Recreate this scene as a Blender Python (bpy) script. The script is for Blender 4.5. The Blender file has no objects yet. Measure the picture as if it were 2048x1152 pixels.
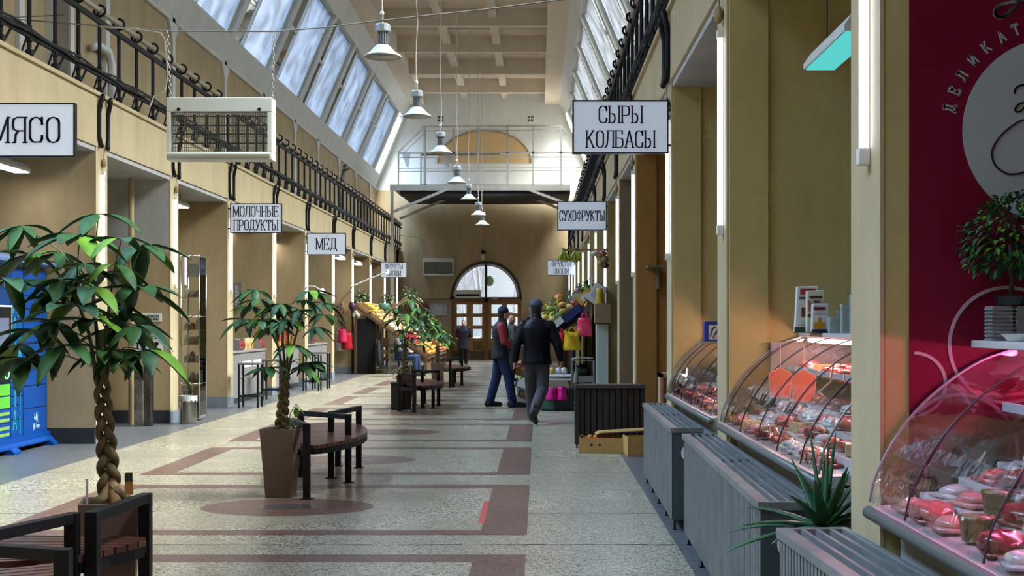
import bpy, bmesh, math, random
from mathutils import Vector, Matrix, Euler
R_ = random.Random(7)
PI = math.pi
sc = bpy.context.scene
# ------------------------------------------------------------------ camera, world, lights, exposure
F = 2600.0; EYE = 1.45; VX = 1077.0; VY = 645.0
cam_d = bpy.data.cameras.new('camera'); cam = bpy.data.objects.new('camera', cam_d)
sc.collection.objects.link(cam); sc.camera = cam
cam.location = (0, 0, EYE); cam.rotation_euler = (PI/2, 0, 0)
cam_d.sensor_width = 36; cam_d.lens = F/2048*36
cam_d.shift_x = (1024-VX)/2048; cam_d.shift_y = (VY-576)/2048
cam_d.clip_end = 400
sc.view_settings.view_transform = 'Standard'; sc.view_settings.look = 'None'
sc.view_settings.gamma = 1.0; sc.view_settings.use_curve_mapping = False
sc.view_settings.exposure = 1.15
sc.cycles.use_denoising = True
sc.cycles.max_bounces = 8; sc.cycles.diffuse_bounces = 4; sc.cycles.transparent_max_bounces = 16
sc.cycles.caustics_reflective = False; sc.cycles.caustics_refractive = False
sc.cycles.sample_clamp_indirect = 3.0
SKY_GAIN = 1.0
w = bpy.data.worlds.new('overcast_sky'); sc.world = w; w.use_nodes = True
nt = w.node_tree; nt.nodes.clear()
def wn(t, **k):
    n = nt.nodes.new(t)
    for a, b in k.items(): setattr(n, a, b)
    return n
tc = wn('ShaderNodeTexCoord'); sp = wn('ShaderNodeSeparateXYZ'); nt.links.new(tc.outputs['Generated'], sp.inputs[0])
mr = wn('ShaderNodeMapRange'); mr.inputs[1].default_value = -0.12; mr.inputs[2].default_value = 0.02
nt.links.new(sp.outputs[0], mr.inputs[0])
mx = wn('ShaderNodeMix', data_type='RGBA'); mx.inputs[6].default_value = (.30, .42, .62, 1); mx.inputs[7].default_value = (1.28, 1.36, 1.42, 1)
nt.links.new(mr.outputs[0], mx.inputs[0])
up = wn('ShaderNodeMath', operation='MAXIMUM'); up.inputs[1].default_value = 0; nt.links.new(sp.outputs[2], up.inputs[0])
pw = wn('ShaderNodeMath', operation='POWER'); pw.inputs[1].default_value = 4.0; nt.links.new(up.outputs[0], pw.inputs[0])
ml = wn('ShaderNodeMath', operation='MULTIPLY_ADD'); ml.inputs[1].default_value = 90.0; ml.inputs[2].default_value = 0.40
nt.links.new(pw.outputs[0], ml.inputs[0])
nz = wn('ShaderNodeTexNoise'); nz.inputs['Scale'].default_value = 3.0; nz.inputs['Detail'].default_value = 4
nt.links.new(tc.outputs['Generated'], nz.inputs['Vector'])
nr = wn('ShaderNodeMapRange'); nr.inputs[3].default_value = .8; nr.inputs[4].default_value = 1.2; nt.links.new(nz.outputs[0], nr.inputs[0])
m2 = wn('ShaderNodeMath', operation='MULTIPLY'); nt.links.new(ml.outputs[0], m2.inputs[0]); nt.links.new(nr.outputs[0], m2.inputs[1])
bg = wn('ShaderNodeBackground'); nt.links.new(mx.outputs[2], bg.inputs[0]); nt.links.new(m2.outputs[0], bg.inputs[1])
wo = wn('ShaderNodeOutputWorld'); nt.links.new(bg.outputs[0], wo.inputs[0])
def portal(name, loc, rot, sx, sy):
    d = bpy.data.lights.new(name, 'AREA'); d.shape = 'RECTANGLE'; d.size = sx; d.size_y = sy
    d.cycles.is_portal = True
    o = bpy.data.objects.new(name, d); sc.collection.objects.link(o); o.location = loc; o.rotation_euler = rot
# ------------------------------------------------------------------ geometry helpers
C = sc.collection
def P(px, py, Y): return Vector(((px-VX)*Y/F, Y, EYE-(py-VY)*Y/F))
def FL(px, py):
    Y = F*EYE/(py-VY); return Vector(((px-VX)*Y/F, Y, 0))
class MB:
    def __init__(s): s.v = []; s.f = []; s.m = []; s.mi = 0
    def add(s, vs, fs):
        b = len(s.v); s.v += [tuple(x) for x in vs]; s.f += [tuple(b+i for i in f) for f in fs]; s.m += [s.mi]*len(fs); return s
    def box(s, x0, x1, y0, y1, z0, z1):
        v = [(x, y, z) for z in (z0, z1) for y in (y0, y1) for x in (x0, x1)]
        return s.add(v, [(0,2,3,1),(4,5,7,6),(0,1,5,4),(2,6,7,3),(0,4,6,2),(1,3,7,5)])
    def bar(s, a, b, w, h=None, up=(0,0,1)):
        a = Vector(a); b = Vector(b); h = h or w; d = (b-a)
        if d.length < 1e-6: return s
        d.normalize(); u = Vector(up)
        if abs(d.dot(u)) > .98: u = Vector((0,1,0)) if abs(d.y) < .9 else Vector((1,0,0))
        x = d.cross(u).normalized()*w/2; y = x.cross(d).normalized()*h/2
        v = [a-x-y, a+x-y, a+x+y, a-x+y, b-x-y, b+x-y, b+x+y, b-x+y]
        return s.add(v, [(3,2,1,0),(4,5,6,7),(0,1,5,4),(1,2,6,5),(2,3,7,6),(3,0,4,7)])
    def tube(s, pts, r, n=8, caps=True):
        pts = [Vector(p) for p in pts]; k = len(pts)
        rs = r if isinstance(r, (list, tuple)) else [r]*k
        ref = Vector((0,0,1)); vs = []; prev = None
        for i, p in enumerate(pts):
            d = (pts[min(i+1, k-1)]-pts[max(i-1, 0)])
            if d.length < 1e-9: d = Vector((0,0,1))
            d.normalize()
            if prev is None:
                x = d.cross(ref if abs(d.z) < .95 else Vector((1,0,0))).normalized()
            else:
                x = (prev-d*prev.dot(d))
                x = x.normalized() if x.length > 1e-6 else d.cross(Vector((1,0,0))).normalized()
            prev = x; y = d.cross(x)
            rr = rs[i]; rx, ry = (rr if isinstance(rr, (tuple, list)) else (rr, rr))
            vs += [p+x*math.cos(2*PI*j/n)*rx+y*math.sin(2*PI*j/n)*ry for j in range(n)]
        fs = [(i*n+j, i*n+(j+1) % n, (i+1)*n+(j+1) % n, (i+1)*n+j) for i in range(k-1) for j in range(n)]
        if caps: fs += [tuple(range(n-1, -1, -1)), tuple((k-1)*n+j for j in range(n))]
        return s.add(vs, fs)
    def lathe(s, prof, c=(0,0,0), n=20, axis='z', cap=True):
        vs = []; c = Vector(c)
        for r, z in prof:
            for j in range(n):
                a = 2*PI*j/n; x, y = r*math.cos(a), r*math.sin(a)
                vs.append(c+(Vector((x, y, z)) if axis == 'z' else Vector((z, x, y)) if axis == 'x' else Vector((x, z, y))))
        k = len(prof)
        fs = [(i*n+j, i*n+(j+1) % n, (i+1)*n+(j+1) % n, (i+1)*n+j) for i in range(k-1) for j in range(n)]
        if cap: fs += [tuple(range(n-1, -1, -1)), tuple((k-1)*n+j for j in range(n))]
        return s.add(vs, fs)
    def ell(s, c, rx, ry, rz, n=10, m=7, rot=None, jit=0, rnd=None):
        c = Vector(c); vs = []; M = Euler(rot).to_matrix() if rot else None
        for i in range(m+1):
            t = PI*i/m
            for j in range(n):
                a = 2*PI*j/n; q = 1+(rnd.uniform(-jit, jit) if jit else 0)
                v = Vector((rx*math.sin(t)*math.cos(a)*q, ry*math.sin(t)*math.sin(a)*q, rz*math.cos(t)*q))
                vs.append(c+(M @ v if M else v))
        fs = [(i*n+j, (i+1)*n+j, (i+1)*n+(j+1) % n, i*n+(j+1) % n) for i in range(m) for j in range(n)]
        return s.add(vs, fs)
    def prism(s, poly, a0, a1, axis='z'):
        f = {'z': lambda p, t: (p[0], p[1], t), 'y': lambda p, t: (p[0], t, p[1]), 'x': lambda p, t: (t, p[0], p[1])}[axis]
        n = len(poly)
        vs = [f(p, a0) for p in poly]+[f(p, a1) for p in poly]
        return s.add(vs, [tuple(range(n-1, -1, -1)), tuple(range(n, 2*n))]+[(i, (i+1) % n, n+(i+1) % n, n+i) for i in range(n)])
    def quad(s, *v): return s.add(v, [tuple(range(len(v)))])
    def xf(s, M):
        s.v = [tuple(M @ Vector(x)) for x in s.v]; return s
def build(name, mb, mats, parent=None, smooth=False, label=None, loc=None, bevel=0, recalc=True, mods=None):
    me = bpy.data.meshes.new(name); me.from_pydata(mb.v, [], mb.f)
    if not isinstance(mats, (list, tuple)): mats = [mats]
    for m in mats: me.materials.append(m)
    if len(mats) > 1: me.polygons.foreach_set('material_index', mb.m)
    if recalc:
        bm = bmesh.new(); bm.from_mesh(me); bmesh.ops.recalc_face_normals(bm, faces=bm.faces); bm.to_mesh(me); bm.free()
    if smooth: me.polygons.foreach_set('use_smooth', [True]*len(me.polygons))
    o = bpy.data.objects.new(name, me); C.objects.link(o)
    if parent is not None: o.parent = parent
    if loc: o.location = loc
    if label: o['label'] = label
    if bevel:
        b = o.modifiers.new('bevel', 'BEVEL'); b.width = bevel; b.segments = 2; b.limit_method = 'ANGLE'; b.angle_limit = .6
    return o
def tag(o, label, cat, group=None, kind=None):
    o['label'] = label; o['category'] = cat
    if group: o['group'] = group
    if kind: o['kind'] = kind
    return o
def thing(name, label, cat, loc=(0,0,0), rz=0, group=None):
    o = bpy.data.objects.new(name, None); C.objects.link(o); o.location = loc; o.rotation_euler = (0,0,rz)
    o.empty_display_size = .1
    return tag(o, label, cat, group)
def struct(name, mb, mats, parent=None, smooth=False, bevel=0, recalc=True):
    o = build(name, mb, mats, parent, smooth, bevel=bevel, recalc=recalc)
    if parent is None: o['kind'] = 'structure'
    return o
def kids(o): return [c for c in C.objects if c.parent == o]
def dup(o, loc=None, rz=None, label=None, group=None, parent=None, kmap=None):
    r = o.copy(); C.objects.link(r)
    if parent is not None: r.parent = parent
    if loc is not None: r.location = loc
    if rz is not None: r.rotation_euler = (0,0,rz)
    if label: r['label'] = label
    if group: r['group'] = group
    for ch in (kmap[o] if kmap is not None else kids(o)): dup(ch, parent=r, kmap=None)
    return r
# ------------------------------------------------------------------ materials
MATS = {}
def rgb(r, g, b):
    f = lambda c: ((c/255+.055)/1.055)**2.4 if c/255 > .04045 else c/255/12.92
    return (f(r), f(g), f(b), 1)
def mat(name, col, rough=.6, metal=0, var=0, vs=4.0, bump=0, bs=30, emit=0, spec=.5, col2=None, coat=0, sheen=0, obj=False):
    if name in MATS: return MATS[name]
    m = bpy.data.materials.new(name); m.use_nodes = True; MATS[name] = m
    t = m.node_tree; b = t.nodes['Principled BSDF']; L = t.links.new
    c = rgb(*col); b.inputs['Base Color'].default_value = c
    b.inputs['Roughness'].default_value = rough; b.inputs['Metallic'].default_value = metal
    b.inputs['Specular IOR Level'].default_value = spec
    if coat: b.inputs['Coat Weight'].default_value = coat
    if var or col2:
        tx = t.nodes.new('ShaderNodeTexCoord'); n = t.nodes.new('ShaderNodeTexNoise'); n.inputs['Scale'].default_value = vs
        n.inputs['Detail'].default_value = 5; n.inputs['Roughness'].default_value = .6
        L(tx.outputs['Object'], n.inputs['Vector'])
        r = t.nodes.new('ShaderNodeMapRange'); r.inputs[1].default_value = .32; r.inputs[2].default_value = .68; L(n.outputs[0], r.inputs[0])
        x = t.nodes.new('ShaderNodeMix'); x.data_type = 'RGBA'
        x.inputs[6].default_value = c
        x.inputs[7].default_value = rgb(*col2) if col2 else tuple(v*(1-var) for v in c[:3])+(1,)
        L(r.outputs[0], x.inputs[0]); L(x.outputs[2], b.inputs['Base Color'])
    if bump:
        tx = t.nodes.new('ShaderNodeTexCoord'); n = t.nodes.new('ShaderNodeTexNoise'); n.inputs['Scale'].default_value = bs; n.inputs['Detail'].default_value = 4
        L(tx.outputs['Object'], n.inputs['Vector'])
        bp = t.nodes.new('ShaderNodeBump'); bp.inputs['Strength'].default_value = bump; bp.inputs['Distance'].default_value = .01
        L(n.outputs[0], bp.inputs['Height']); L(bp.outputs[0], b.inputs['Normal'])
    if emit:
        b.inputs['Emission Color'].default_value = c; b.inputs['Emission Strength'].default_value = emit
    return m
def wallmat(name, col, dirt=.22):
    m = mat(name, col, .75, spec=.25)
    t = m.node_tree; b = t.nodes['Principled BSDF']; L = t.links.new
    tx = t.nodes.new('ShaderNodeTexCoord')
    mp = t.nodes.new('ShaderNodeMapping'); mp.inputs['Scale'].default_value = (1.4, 1.4, .45); L(tx.outputs['Object'], mp.inputs[0])
    n = t.nodes.new('ShaderNodeTexNoise'); n.inputs['Scale'].default_value = 1.6; n.inputs['Detail'].default_value = 8; n.inputs['Roughness'].default_value = .65
    L(mp.outputs[0], n.inputs['Vector'])
    r = t.nodes.new('ShaderNodeMapRange'); r.inputs[1].default_value = .4; r.inputs[2].default_value = .75; L(n.outputs[0], r.inputs[0])
    c = rgb(*col)
    x = t.nodes.new('ShaderNodeMix'); x.data_type = 'RGBA'; x.inputs[6].default_value = c
    x.inputs[7].default_value = (c[0]*(1-dirt), c[1]*(1-dirt*1.1), c[2]*(1-dirt*1.25), 1)
    L(r.outputs[0], x.inputs[0]); L(x.outputs[2], b.inputs['Base Color'])
    n2 = t.nodes.new('ShaderNodeTexNoise'); n2.inputs['Scale'].default_value = 14; n2.inputs['Detail'].default_value = 6; L(tx.outputs['Object'], n2.inputs['Vector'])
    bp = t.nodes.new('ShaderNodeBump'); bp.inputs['Strength'].default_value = .35; bp.inputs['Distance'].default_value = .012
    L(n2.outputs[0], bp.inputs['Height']); L(bp.outputs[0], b.inputs['Normal'])
    return m
def emis(name, col, s):
    m = bpy.data.materials.new(name); m.use_nodes = True; t = m.node_tree; t.nodes.clear()
    e = t.nodes.new('ShaderNodeEmission'); e.inputs[0].default_value = rgb(*col); e.inputs[1].default_value = s
    o = t.nodes.new('ShaderNodeOutputMaterial'); t.links.new(e.outputs[0], o.inputs[0]); MATS[name] = m; return m
def glassmat(name, tint=(1,1,1), gloss=.12, diff=.0, dcol=(.8,.85,.9), rough=.02, wavy=0, stain=0):
    m = bpy.data.materials.new(name); m.use_nodes = True; t = m.node_tree; t.nodes.clear(); L = t.links.new
    tr = t.nodes.new('ShaderNodeBsdfTransparent'); tr.inputs[0].default_value = (*tint, 1)
    gl = t.nodes.new('ShaderNodeBsdfGlossy'); gl.inputs['Roughness'].default_value = rough
    fr = t.nodes.new('ShaderNodeFresnel'); fr.inputs[0].default_value = 1.5
    ml = t.nodes.new('ShaderNodeMath'); ml.operation = 'MULTIPLY_ADD'; ml.inputs[1].default_value = 1.0; ml.inputs[2].default_value = gloss; ml.use_clamp = True
    L(fr.outputs[0], ml.inputs[0])
    if wavy:
        tx = t.nodes.new('ShaderNodeTexCoord'); n = t.nodes.new('ShaderNodeTexNoise'); n.inputs['Scale'].default_value = 5; n.inputs['Detail'].default_value = 2
        L(tx.outputs['Object'], n.inputs['Vector']); bp = t.nodes.new('ShaderNodeBump'); bp.inputs['Strength'].default_value = wavy; bp.inputs['Distance'].default_value = .02
        L(n.outputs[0], bp.inputs['Height']); L(bp.outputs[0], gl.inputs['Normal'])
    m1 = t.nodes.new('ShaderNodeMixShader'); L(ml.outputs[0], m1.inputs[0]); L(tr.outputs[0], m1.inputs[1]); L(gl.outputs[0], m1.inputs[2])
    out = m1
    if diff:
        tl = t.nodes.new('ShaderNodeBsdfTranslucent'); tl.inputs[0].default_value = (*dcol, 1)
        df = t.nodes.new('ShaderNodeBsdfDiffuse'); df.inputs[0].default_value = (*dcol, 1)
        md = t.nodes.new('ShaderNodeMixShader'); L(tl.outputs[0], md.inputs[1]); L(df.outputs[0], md.inputs[2])
        m3 = t.nodes.new('ShaderNodeMixShader'); m3.inputs[0].default_value = diff; L(m1.outputs[0], m3.inputs[1]); L(md.outputs[0], m3.inputs[2]); out = m3
        if stain:
            tx = t.nodes.new('ShaderNodeTexCoord'); n = t.nodes.new('ShaderNodeTexNoise'); n.inputs['Scale'].default_value = 2.2; n.inputs['Detail'].default_value = 6
            L(tx.outputs['Object'], n.inputs['Vector']); r = t.nodes.new('ShaderNodeMapRange')
            r.inputs[1].default_value = .35; r.inputs[2].default_value = .75; r.inputs[3].default_value = diff; r.inputs[4].default_value = min(1, diff+stain)
            L(n.outputs[0], r.inputs[0]); L(r.outputs[0], m3.inputs[0])
    o = t.nodes.new('ShaderNodeOutputMaterial'); L(out.outputs[0], o.inputs[0]); MATS[name] = m; return m

TAN = wallmat('tan_paint', (186,166,128)); TAN2 = wallmat('stall_tan_paint', (180,158,120)); CREAM = wallmat('cream_paint', (190,172,134), .2)
GREYW = wallmat('grey_white_paint', (178,176,170)); BROWND = wallmat('brown_dado_paint', (136,116,84)); WHITE = wallmat('white_plaster', (222,222,216), .12)
CEIL = wallmat('ceiling_plaster', (222,208,188), .10); OLIVE = wallmat('tan_paint_olive_light', (196,178,116)); BROWNW = wallmat('brown_orange_paint', (170,122,62))  # right partitions: olive tint of the lights is put into the tan
PLINTH = wallmat('plinth_grey', (130,138,146), .4); DPL = wallmat('plinth_dark', (52,54,58), .4)
BLACK = mat('black_iron', (11,10,11), .6, spec=.3, bump=.2, bs=60); BLK = mat('black_metal_paint', (16,20,24), .35)
WMET = mat('white_metal', (222,222,214), .4); GMET = mat('grey_metal', (150,154,156), .35, .6); STEEL = mat('brushed_steel', (180,180,178), .22, 1, var=.2, vs=8)
DARK = mat('dark_gap', (14,14,14), .8); WOODH = mat('handrail_wood', (172,160,140), .5, var=.3, vs=6)
WPLAS = mat('white_plastic', (232,232,228), .35)
def terrazzo(name, base, dark, light, rough):
    m = bpy.data.materials.new(name); m.use_nodes = True; t = m.node_tree; b = t.nodes['Principled BSDF']; L = t.links.new
    tx = t.nodes.new('ShaderNodeTexCoord')
    v = t.nodes.new('ShaderNodeTexVoronoi'); v.inputs['Scale'].default_value = 90; L(tx.outputs['Object'], v.inputs['Vector'])
    cr = t.nodes.new('ShaderNodeValToRGB'); e = cr.color_ramp; e.interpolation = 'CONSTANT'
    e.elements[0].position = 0; e.elements[0].color = rgb(*dark); e.elements[1].position = .28; e.elements[1].color = rgb(*base)
    q = e.elements.new(.72); q.color = rgb(*light)
    s = t.nodes.new('ShaderNodeSeparateColor'); L(v.outputs['Color'], s.inputs[0]); L(s.outputs[0], cr.inputs[0])
    n = t.nodes.new('ShaderNodeTexNoise'); n.inputs['Scale'].default_value = .8; n.inputs['Detail'].default_value = 8; L(tx.outputs['Object'], n.inputs['Vector'])
    r = t.nodes.new('ShaderNodeMapRange'); r.inputs[1].default_value = .35; r.inputs[2].default_value = .7; r.inputs[3].default_value = 1.08; r.inputs[4].default_value = .84; L(n.outputs[0], r.inputs[0])
    x = t.nodes.new('ShaderNodeMix'); x.data_type = 'RGBA'; x.blend_type = 'MULTIPLY'; x.inputs[0].default_value = 1
    L(cr.outputs[0], x.inputs[6]); L(r.outputs[0], x.inputs[7]); L(x.outputs[2], b.inputs['Base Color'])
    r2 = t.nodes.new('ShaderNodeMapRange'); r2.inputs[3].default_value = rough-.04; r2.inputs[4].default_value = rough+.06; L(n.outputs[0], r2.inputs[0]); L(r2.outputs[0], b.inputs['Roughness'])
    MATS[name] = m; return m
TERR = terrazzo('terrazzo_pale', (164,154,128), (96,90,74), (196,187,162), .27)
TBROWN = terrazzo('terrazzo_brown', (108,80,68), (82,62,54), (132,104,92), .32)
TGREY = terrazzo('terrazzo_grey', (92,94,94), (70,72,74), (112,114,114), .34)
TDK = terrazzo('terrazzo_dark', (84,78,76), (66,62,60), (100,94,90), .22)
REDT = mat('red_tape', (186,78,70), .6)
PANE = glassmat('skylight_glass', (.93,.95,.97), .02, diff=.02, dcol=(.75,.8,.86), rough=.15, stain=.05)
CLEAR = glassmat('clear_glass', (.97,.985,.98), .03); SHOWG = glassmat('display_glass', (.97,.98,.98), .05, wavy=.25)

# ------------------------------------------------------------------ hall shell
K = F/1900.0
XL, XR = -5.3, 1.17; XC = (XL+XR)/2
BAYS = [K*y for y in (-7.2, -4.5, -1.9, .8, 3.37, 6.0, 8.42, 11.5, 13.8, 16.3, 19.0, 21.65, 24.45, 27.0, 29.85, 32.6, 35.4)]
YF = 50.2; YB = -9.5; ZS = 3.5; ZF0, ZF1 = 3.56, 4.2
XGL, XGR = -6.3, 2.17; ZG = 6.67; XCL, XCR = -4.95, .82; ZC = 9.87; XOL, XOR = -8.6, 4.5
fm = MB()
def fq(x0, x1, y0, y1, z, mi): fm.mi = mi; fm.quad((x0,y0,z),(x1,y0,z),(x1,y1,z),(x0,y1,z))
fq(XOL-.3, XOR+.3, YB, YF+.6, 0, 0)
fq(XOL, -4.8, YB, YF, .0008, 2); fq(.9, XOR, YB, YF, .0008, 2)
P0, PIT = 6.48*K, 2.55*K
FRS = [(P0+i*PIT-PIT*0, P0+i*PIT+2.0*K) for i in range(-4, 12)]
for a, b in FRS:
    if b > YF-1: continue
    fq(-3.8, -.08, a, b, .0012, 1); fq(-3.5, -.40, a+.2, b-.26, .0018, 0)
    c = (a+b)/2-.03; n = 48
    for rx, ry, z, mi in ((.675, .48, .0024, 1), (.24, .16, .003, 3)):
        fm.mi = mi; fm.quad(*[(-1.97+rx*math.cos(2*PI*j/n), c+ry*math.sin(2*PI*j/n), z) for j in range(n)])
fm.mi = 3
y = 3.0
while y < YF:
    for (x0, x1) in ((-.08, .9), (-4.8, -3.8)):
        fm.quad((x0,y,.0013),(x1,y,.0013),(x1,y+.008,.0013),(x0,y+.008,.0013))
    y += 1.37
# hairline crack across the near floor
yy = F*EYE/(1090-VY); x = -3.6
while x < 1.1:
    d = R_.uniform(.05, .22); z0 = yy+R_.uniform(-.012, .012)
    if R_.random() < .8: fm.quad((x, z0, .0026), (x+d, z0+R_.uniform(-.01,.01), .0026), (x+d, z0+.012, .0026), (x, z0+.009, .0026))
    x += d
fm.mi = 4; a = FL(956, 1047); b = FL(975, 1003)
fm.quad((a.x, a.y, .0026), (a.x+.045, a.y, .0026), (b.x+.01, b.y, .0026), (b.x-.03, b.y, .0026))
struct('floor', fm, [TERR, TBROWN, TGREY, TDK, REDT], recalc=False)

# side walls of the stalls, outer shells
for side, xo, xh in (('left', XOL, XL), ('right', XOR, XR)):
    s = 1 if side == 'left' else -1
    struct('wall_%s_rear' % side, MB().box(min(xo, xo-.25*s), max(xo, xo-.25*s), YB, YF+.3, 0, ZF1), TAN2)
    m = MB()   # gallery slab and fascia
    xa, xb = sorted((xo, xh)); m.box(xa, xb, YB, YF, ZS, ZF1-.02)
    struct('ceiling_%s_stalls' % side, m, GREYW)
    m = MB(); e = .02*s
    xs = sorted((xh, xh+e)); m.box(xs[0], xs[1], YB, YF, ZF0, ZF1)
    xs = sorted((xh, xh+.05*s)); m.box(xs[0], xs[1], YB, YF, ZF1-.035, ZF1+.01)
    struct('trim_%s_fascia' % side, m, CREAM)
    # gallery back wall with framed panels
    xg = XGL if side == 'left' else XGR
    m = MB(); xs = sorted((xg, xg-.2*s)); m.box(xs[0], xs[1], YB, YF, ZF1-.02, ZG)
    struct('wall_%s_gallery' % side, m, TAN)
    m = MB(); xs = sorted((xg, xg+.05*s))
    for i, yb in enumerate(BAYS):
        m.box(xs[0], xs[1], yb-.08, yb+.08, ZF1, ZG)
        if i+1 < len(BAYS):
            y1 = BAYS[i+1]
            for (ya, yc, q) in ((yb+.08, yb+.32, 1), (y1-.08, y1-.32, -1)):   # chamfered corners of each panel
                m.prism([(ya, ZG-.06), (yc, ZG-.06), (ya, ZG-.38)], xs[0], xs[1], 'x')
    m.box(xs[0], xs[1], YB, YF, ZG-.07, ZG); m.box(xs[0], xs[1], YB, YF, ZF1, ZF1+.12)
    struct('trim_%s_gallery' % side, m, WHITE)
    # sloping roof skirt and skylight framing
    A = Vector((xg, 0, ZG)); B = Vector((XCL if side == 'left' else XCR, 0, ZC)); D = (B-A)
    N = Vector((-D.z, 0, D.x)).normalized()
    if N.x*s > 0: N = -N          # outward
    def sl(t, y, o=0): q = A+D*t+N*o; return Vector((q.x, y, q.z))
    def slab(m, t0, t1, y0, y1, o0, o1):
        v = [sl(t, y, o) for o in (o0, o1) for y in (y0, y1) for t in (t0, t1)]
        m.add(v, [(0,2,3,1),(4,5,7,6),(0,1,5,4),(2,6,7,3),(0,4,6,2),(1,3,7,5)])
    T0, T1 = .15, .83
    m = MB(); slab(m, 0, T0, YB, YF, 0, .2); slab(m, T1, 1.02, YB, YF, 0, .2)
    struct('ceiling_%s_skirt' % side, m, WHITE)
    m = MB()
    for i, yb in enumerate(BAYS):
        slab(m, T0, T1, yb-.11, yb+.11, .0, .2)
    slab(m, T0, T1, YF-.5, YF, -.02, .26); slab(m, T0, T1, YB, BAYS[0]-1.2, -.02, .26)
    struct('trim_%s_rafters' % side, m, WHITE)
    for i in range(len(BAYS)-1):
        y0, y1 = BAYS[i]+.11, BAYS[i+1]-.11; yd = y0+.30*(y1-y0)
        m = MB()
        for (ya, yc, w_) in ((y0, y1, .05), (yd-.05, yd+.05, .0), ):
            slab(m, T0, T0+.012, y0, y1, .12, .2); slab(m, T1-.012, T1, y0, y1, .12, .2)
        slab(m, T0, T1, y0, y0+.05, .12, .2); slab(m, T0, T1, y1-.05, y1, .12, .2); slab(m, T0, T1, yd-.05, yd+.05, .10, .2)
        slab(m, .49, .51, y0, yd, .10, .2)
        wdo = struct('window_%d' % (i+1+(20 if side == 'right' else 0)), m, WMET)
        m = MB(); slab(m, T0, T1, yd, y1, .13, .136); build('frosted_pane', m, PANE, wdo, recalc=False)
        m = MB(); slab(m, T0, T1, y0, yd, .13, .136); build('clear_pane', m, CLEAR, wdo, recalc=False)
    ymid = (YB+YF)/2; cpt = sl((T0+T1)/2, ymid, .5)
    ang = math.atan2(N.x, -N.z)
    # portal area light facing inward (-N)
    portal('skylight_portal_'+side, cpt, Vector((-N.x, 0, -N.z)).to_track_quat('-Z', 'Y').to_euler(), 1, 1)
    po = bpy.data.objects['skylight_portal_'+side]; po.data.size = YF-YB; po.data.size_y = D.length*(T1-T0)
    # orient: local X along world Y
    zax = N; xax = Vector((0,1,0)); yax = zax.cross(xax)
    po.rotation_euler = Matrix((xax, yax, zax)).transposed().to_euler()
# ceiling coffers
m = MB(); ZR = ZC+.50; c0, c1 = -4.38, .24
m.box(XCL-.25, XCR+.25, YB, YF+.3, ZR, ZR+.2)
m.box(XCL-.2, c0, YB, YF, ZC, ZR); m.box(c1, XCR+.2, YB, YF, ZC, ZR)
wc = (c1-c0)
for k in (1, 2):
    xx = c0+wc*k/3; m.box(xx-.12, xx+.12, YB, YF, ZC+.24, ZR)
yb0 = 11.5*K-8*2.66*K
rows = []
y = F/ (591/8.42); pit = 5.2/3800*2600
y0 = y
while y0 > YB: y0 -= pit
BY0, BPIT = y0, pit
while y0 < YF:
    m.box(c0, c1, max(YB, y0-.14), y0+.10, ZC+.0, ZR); m.box(c0, c1, y0+pit/2-.08, y0+pit/2, ZC+.30, ZR); y0 += pit
struct('ceiling', m, CEIL)
# end walls
def archpts(cx, cz, rx, rz, n=24): return [(cx+rx*math.cos(PI*j/n), cz+rz*math.sin(PI*j/n)) for j in range(n+1)]
AX, AZ, AR, AH = -2.02, 2.36, 1.38, 1.47
m = MB(); T = .5
DX0, DX1 = -3.36, -.66
m.box(XOL, DX0, YF, YF+T, 0, AZ); m.box(DX1, XOR, YF, YF+T, 0, AZ)
ap = archpts(AX, AZ, AR, AH)
ztop = 6.55
n = len(ap)
for j in range(n-1):
    (xa, za), (xb, zb) = ap[j], ap[j+1]
    m.prism([(xa, za), (xb, zb), (xb, ztop), (xa, ztop)], YF, YF+T, 'y')
m.box(XOL, AX-AR, YF, YF+T, AZ, ztop); m.box(AX+AR, XOR, YF, YF+T, AZ, ztop)
m.mi = 1; m.box(XOL, XOR, YF, YF+T, ztop, ZR+.2)
struct('wall_back', m, [TAN, WHITE])
m = MB(); m.prism(archpts(-2.08, 7.60, 1.78, 1.24), YF-.02, YF+.05, 'y'); struct('trim_lunette', m, mat('lunette_tan', (196,164,118), .8))
m = MB()
ap2 = archpts(-2.08, 7.6, 1.8, 1.26)
for j in range(len(ap2)-1): m.bar((ap2[j][0], YF-.03, ap2[j][1]), (ap2[j+1][0], YF-.03, ap2[j+1][1]), .05, .04)
struct('trim_lunette_moulding', m, mat('moulding_brown', (140,112,80), .7))
struct('wall_front', MB().box(XOL, XOR, YB-.3, YB, 0, ZR+.2), TAN)

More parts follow.
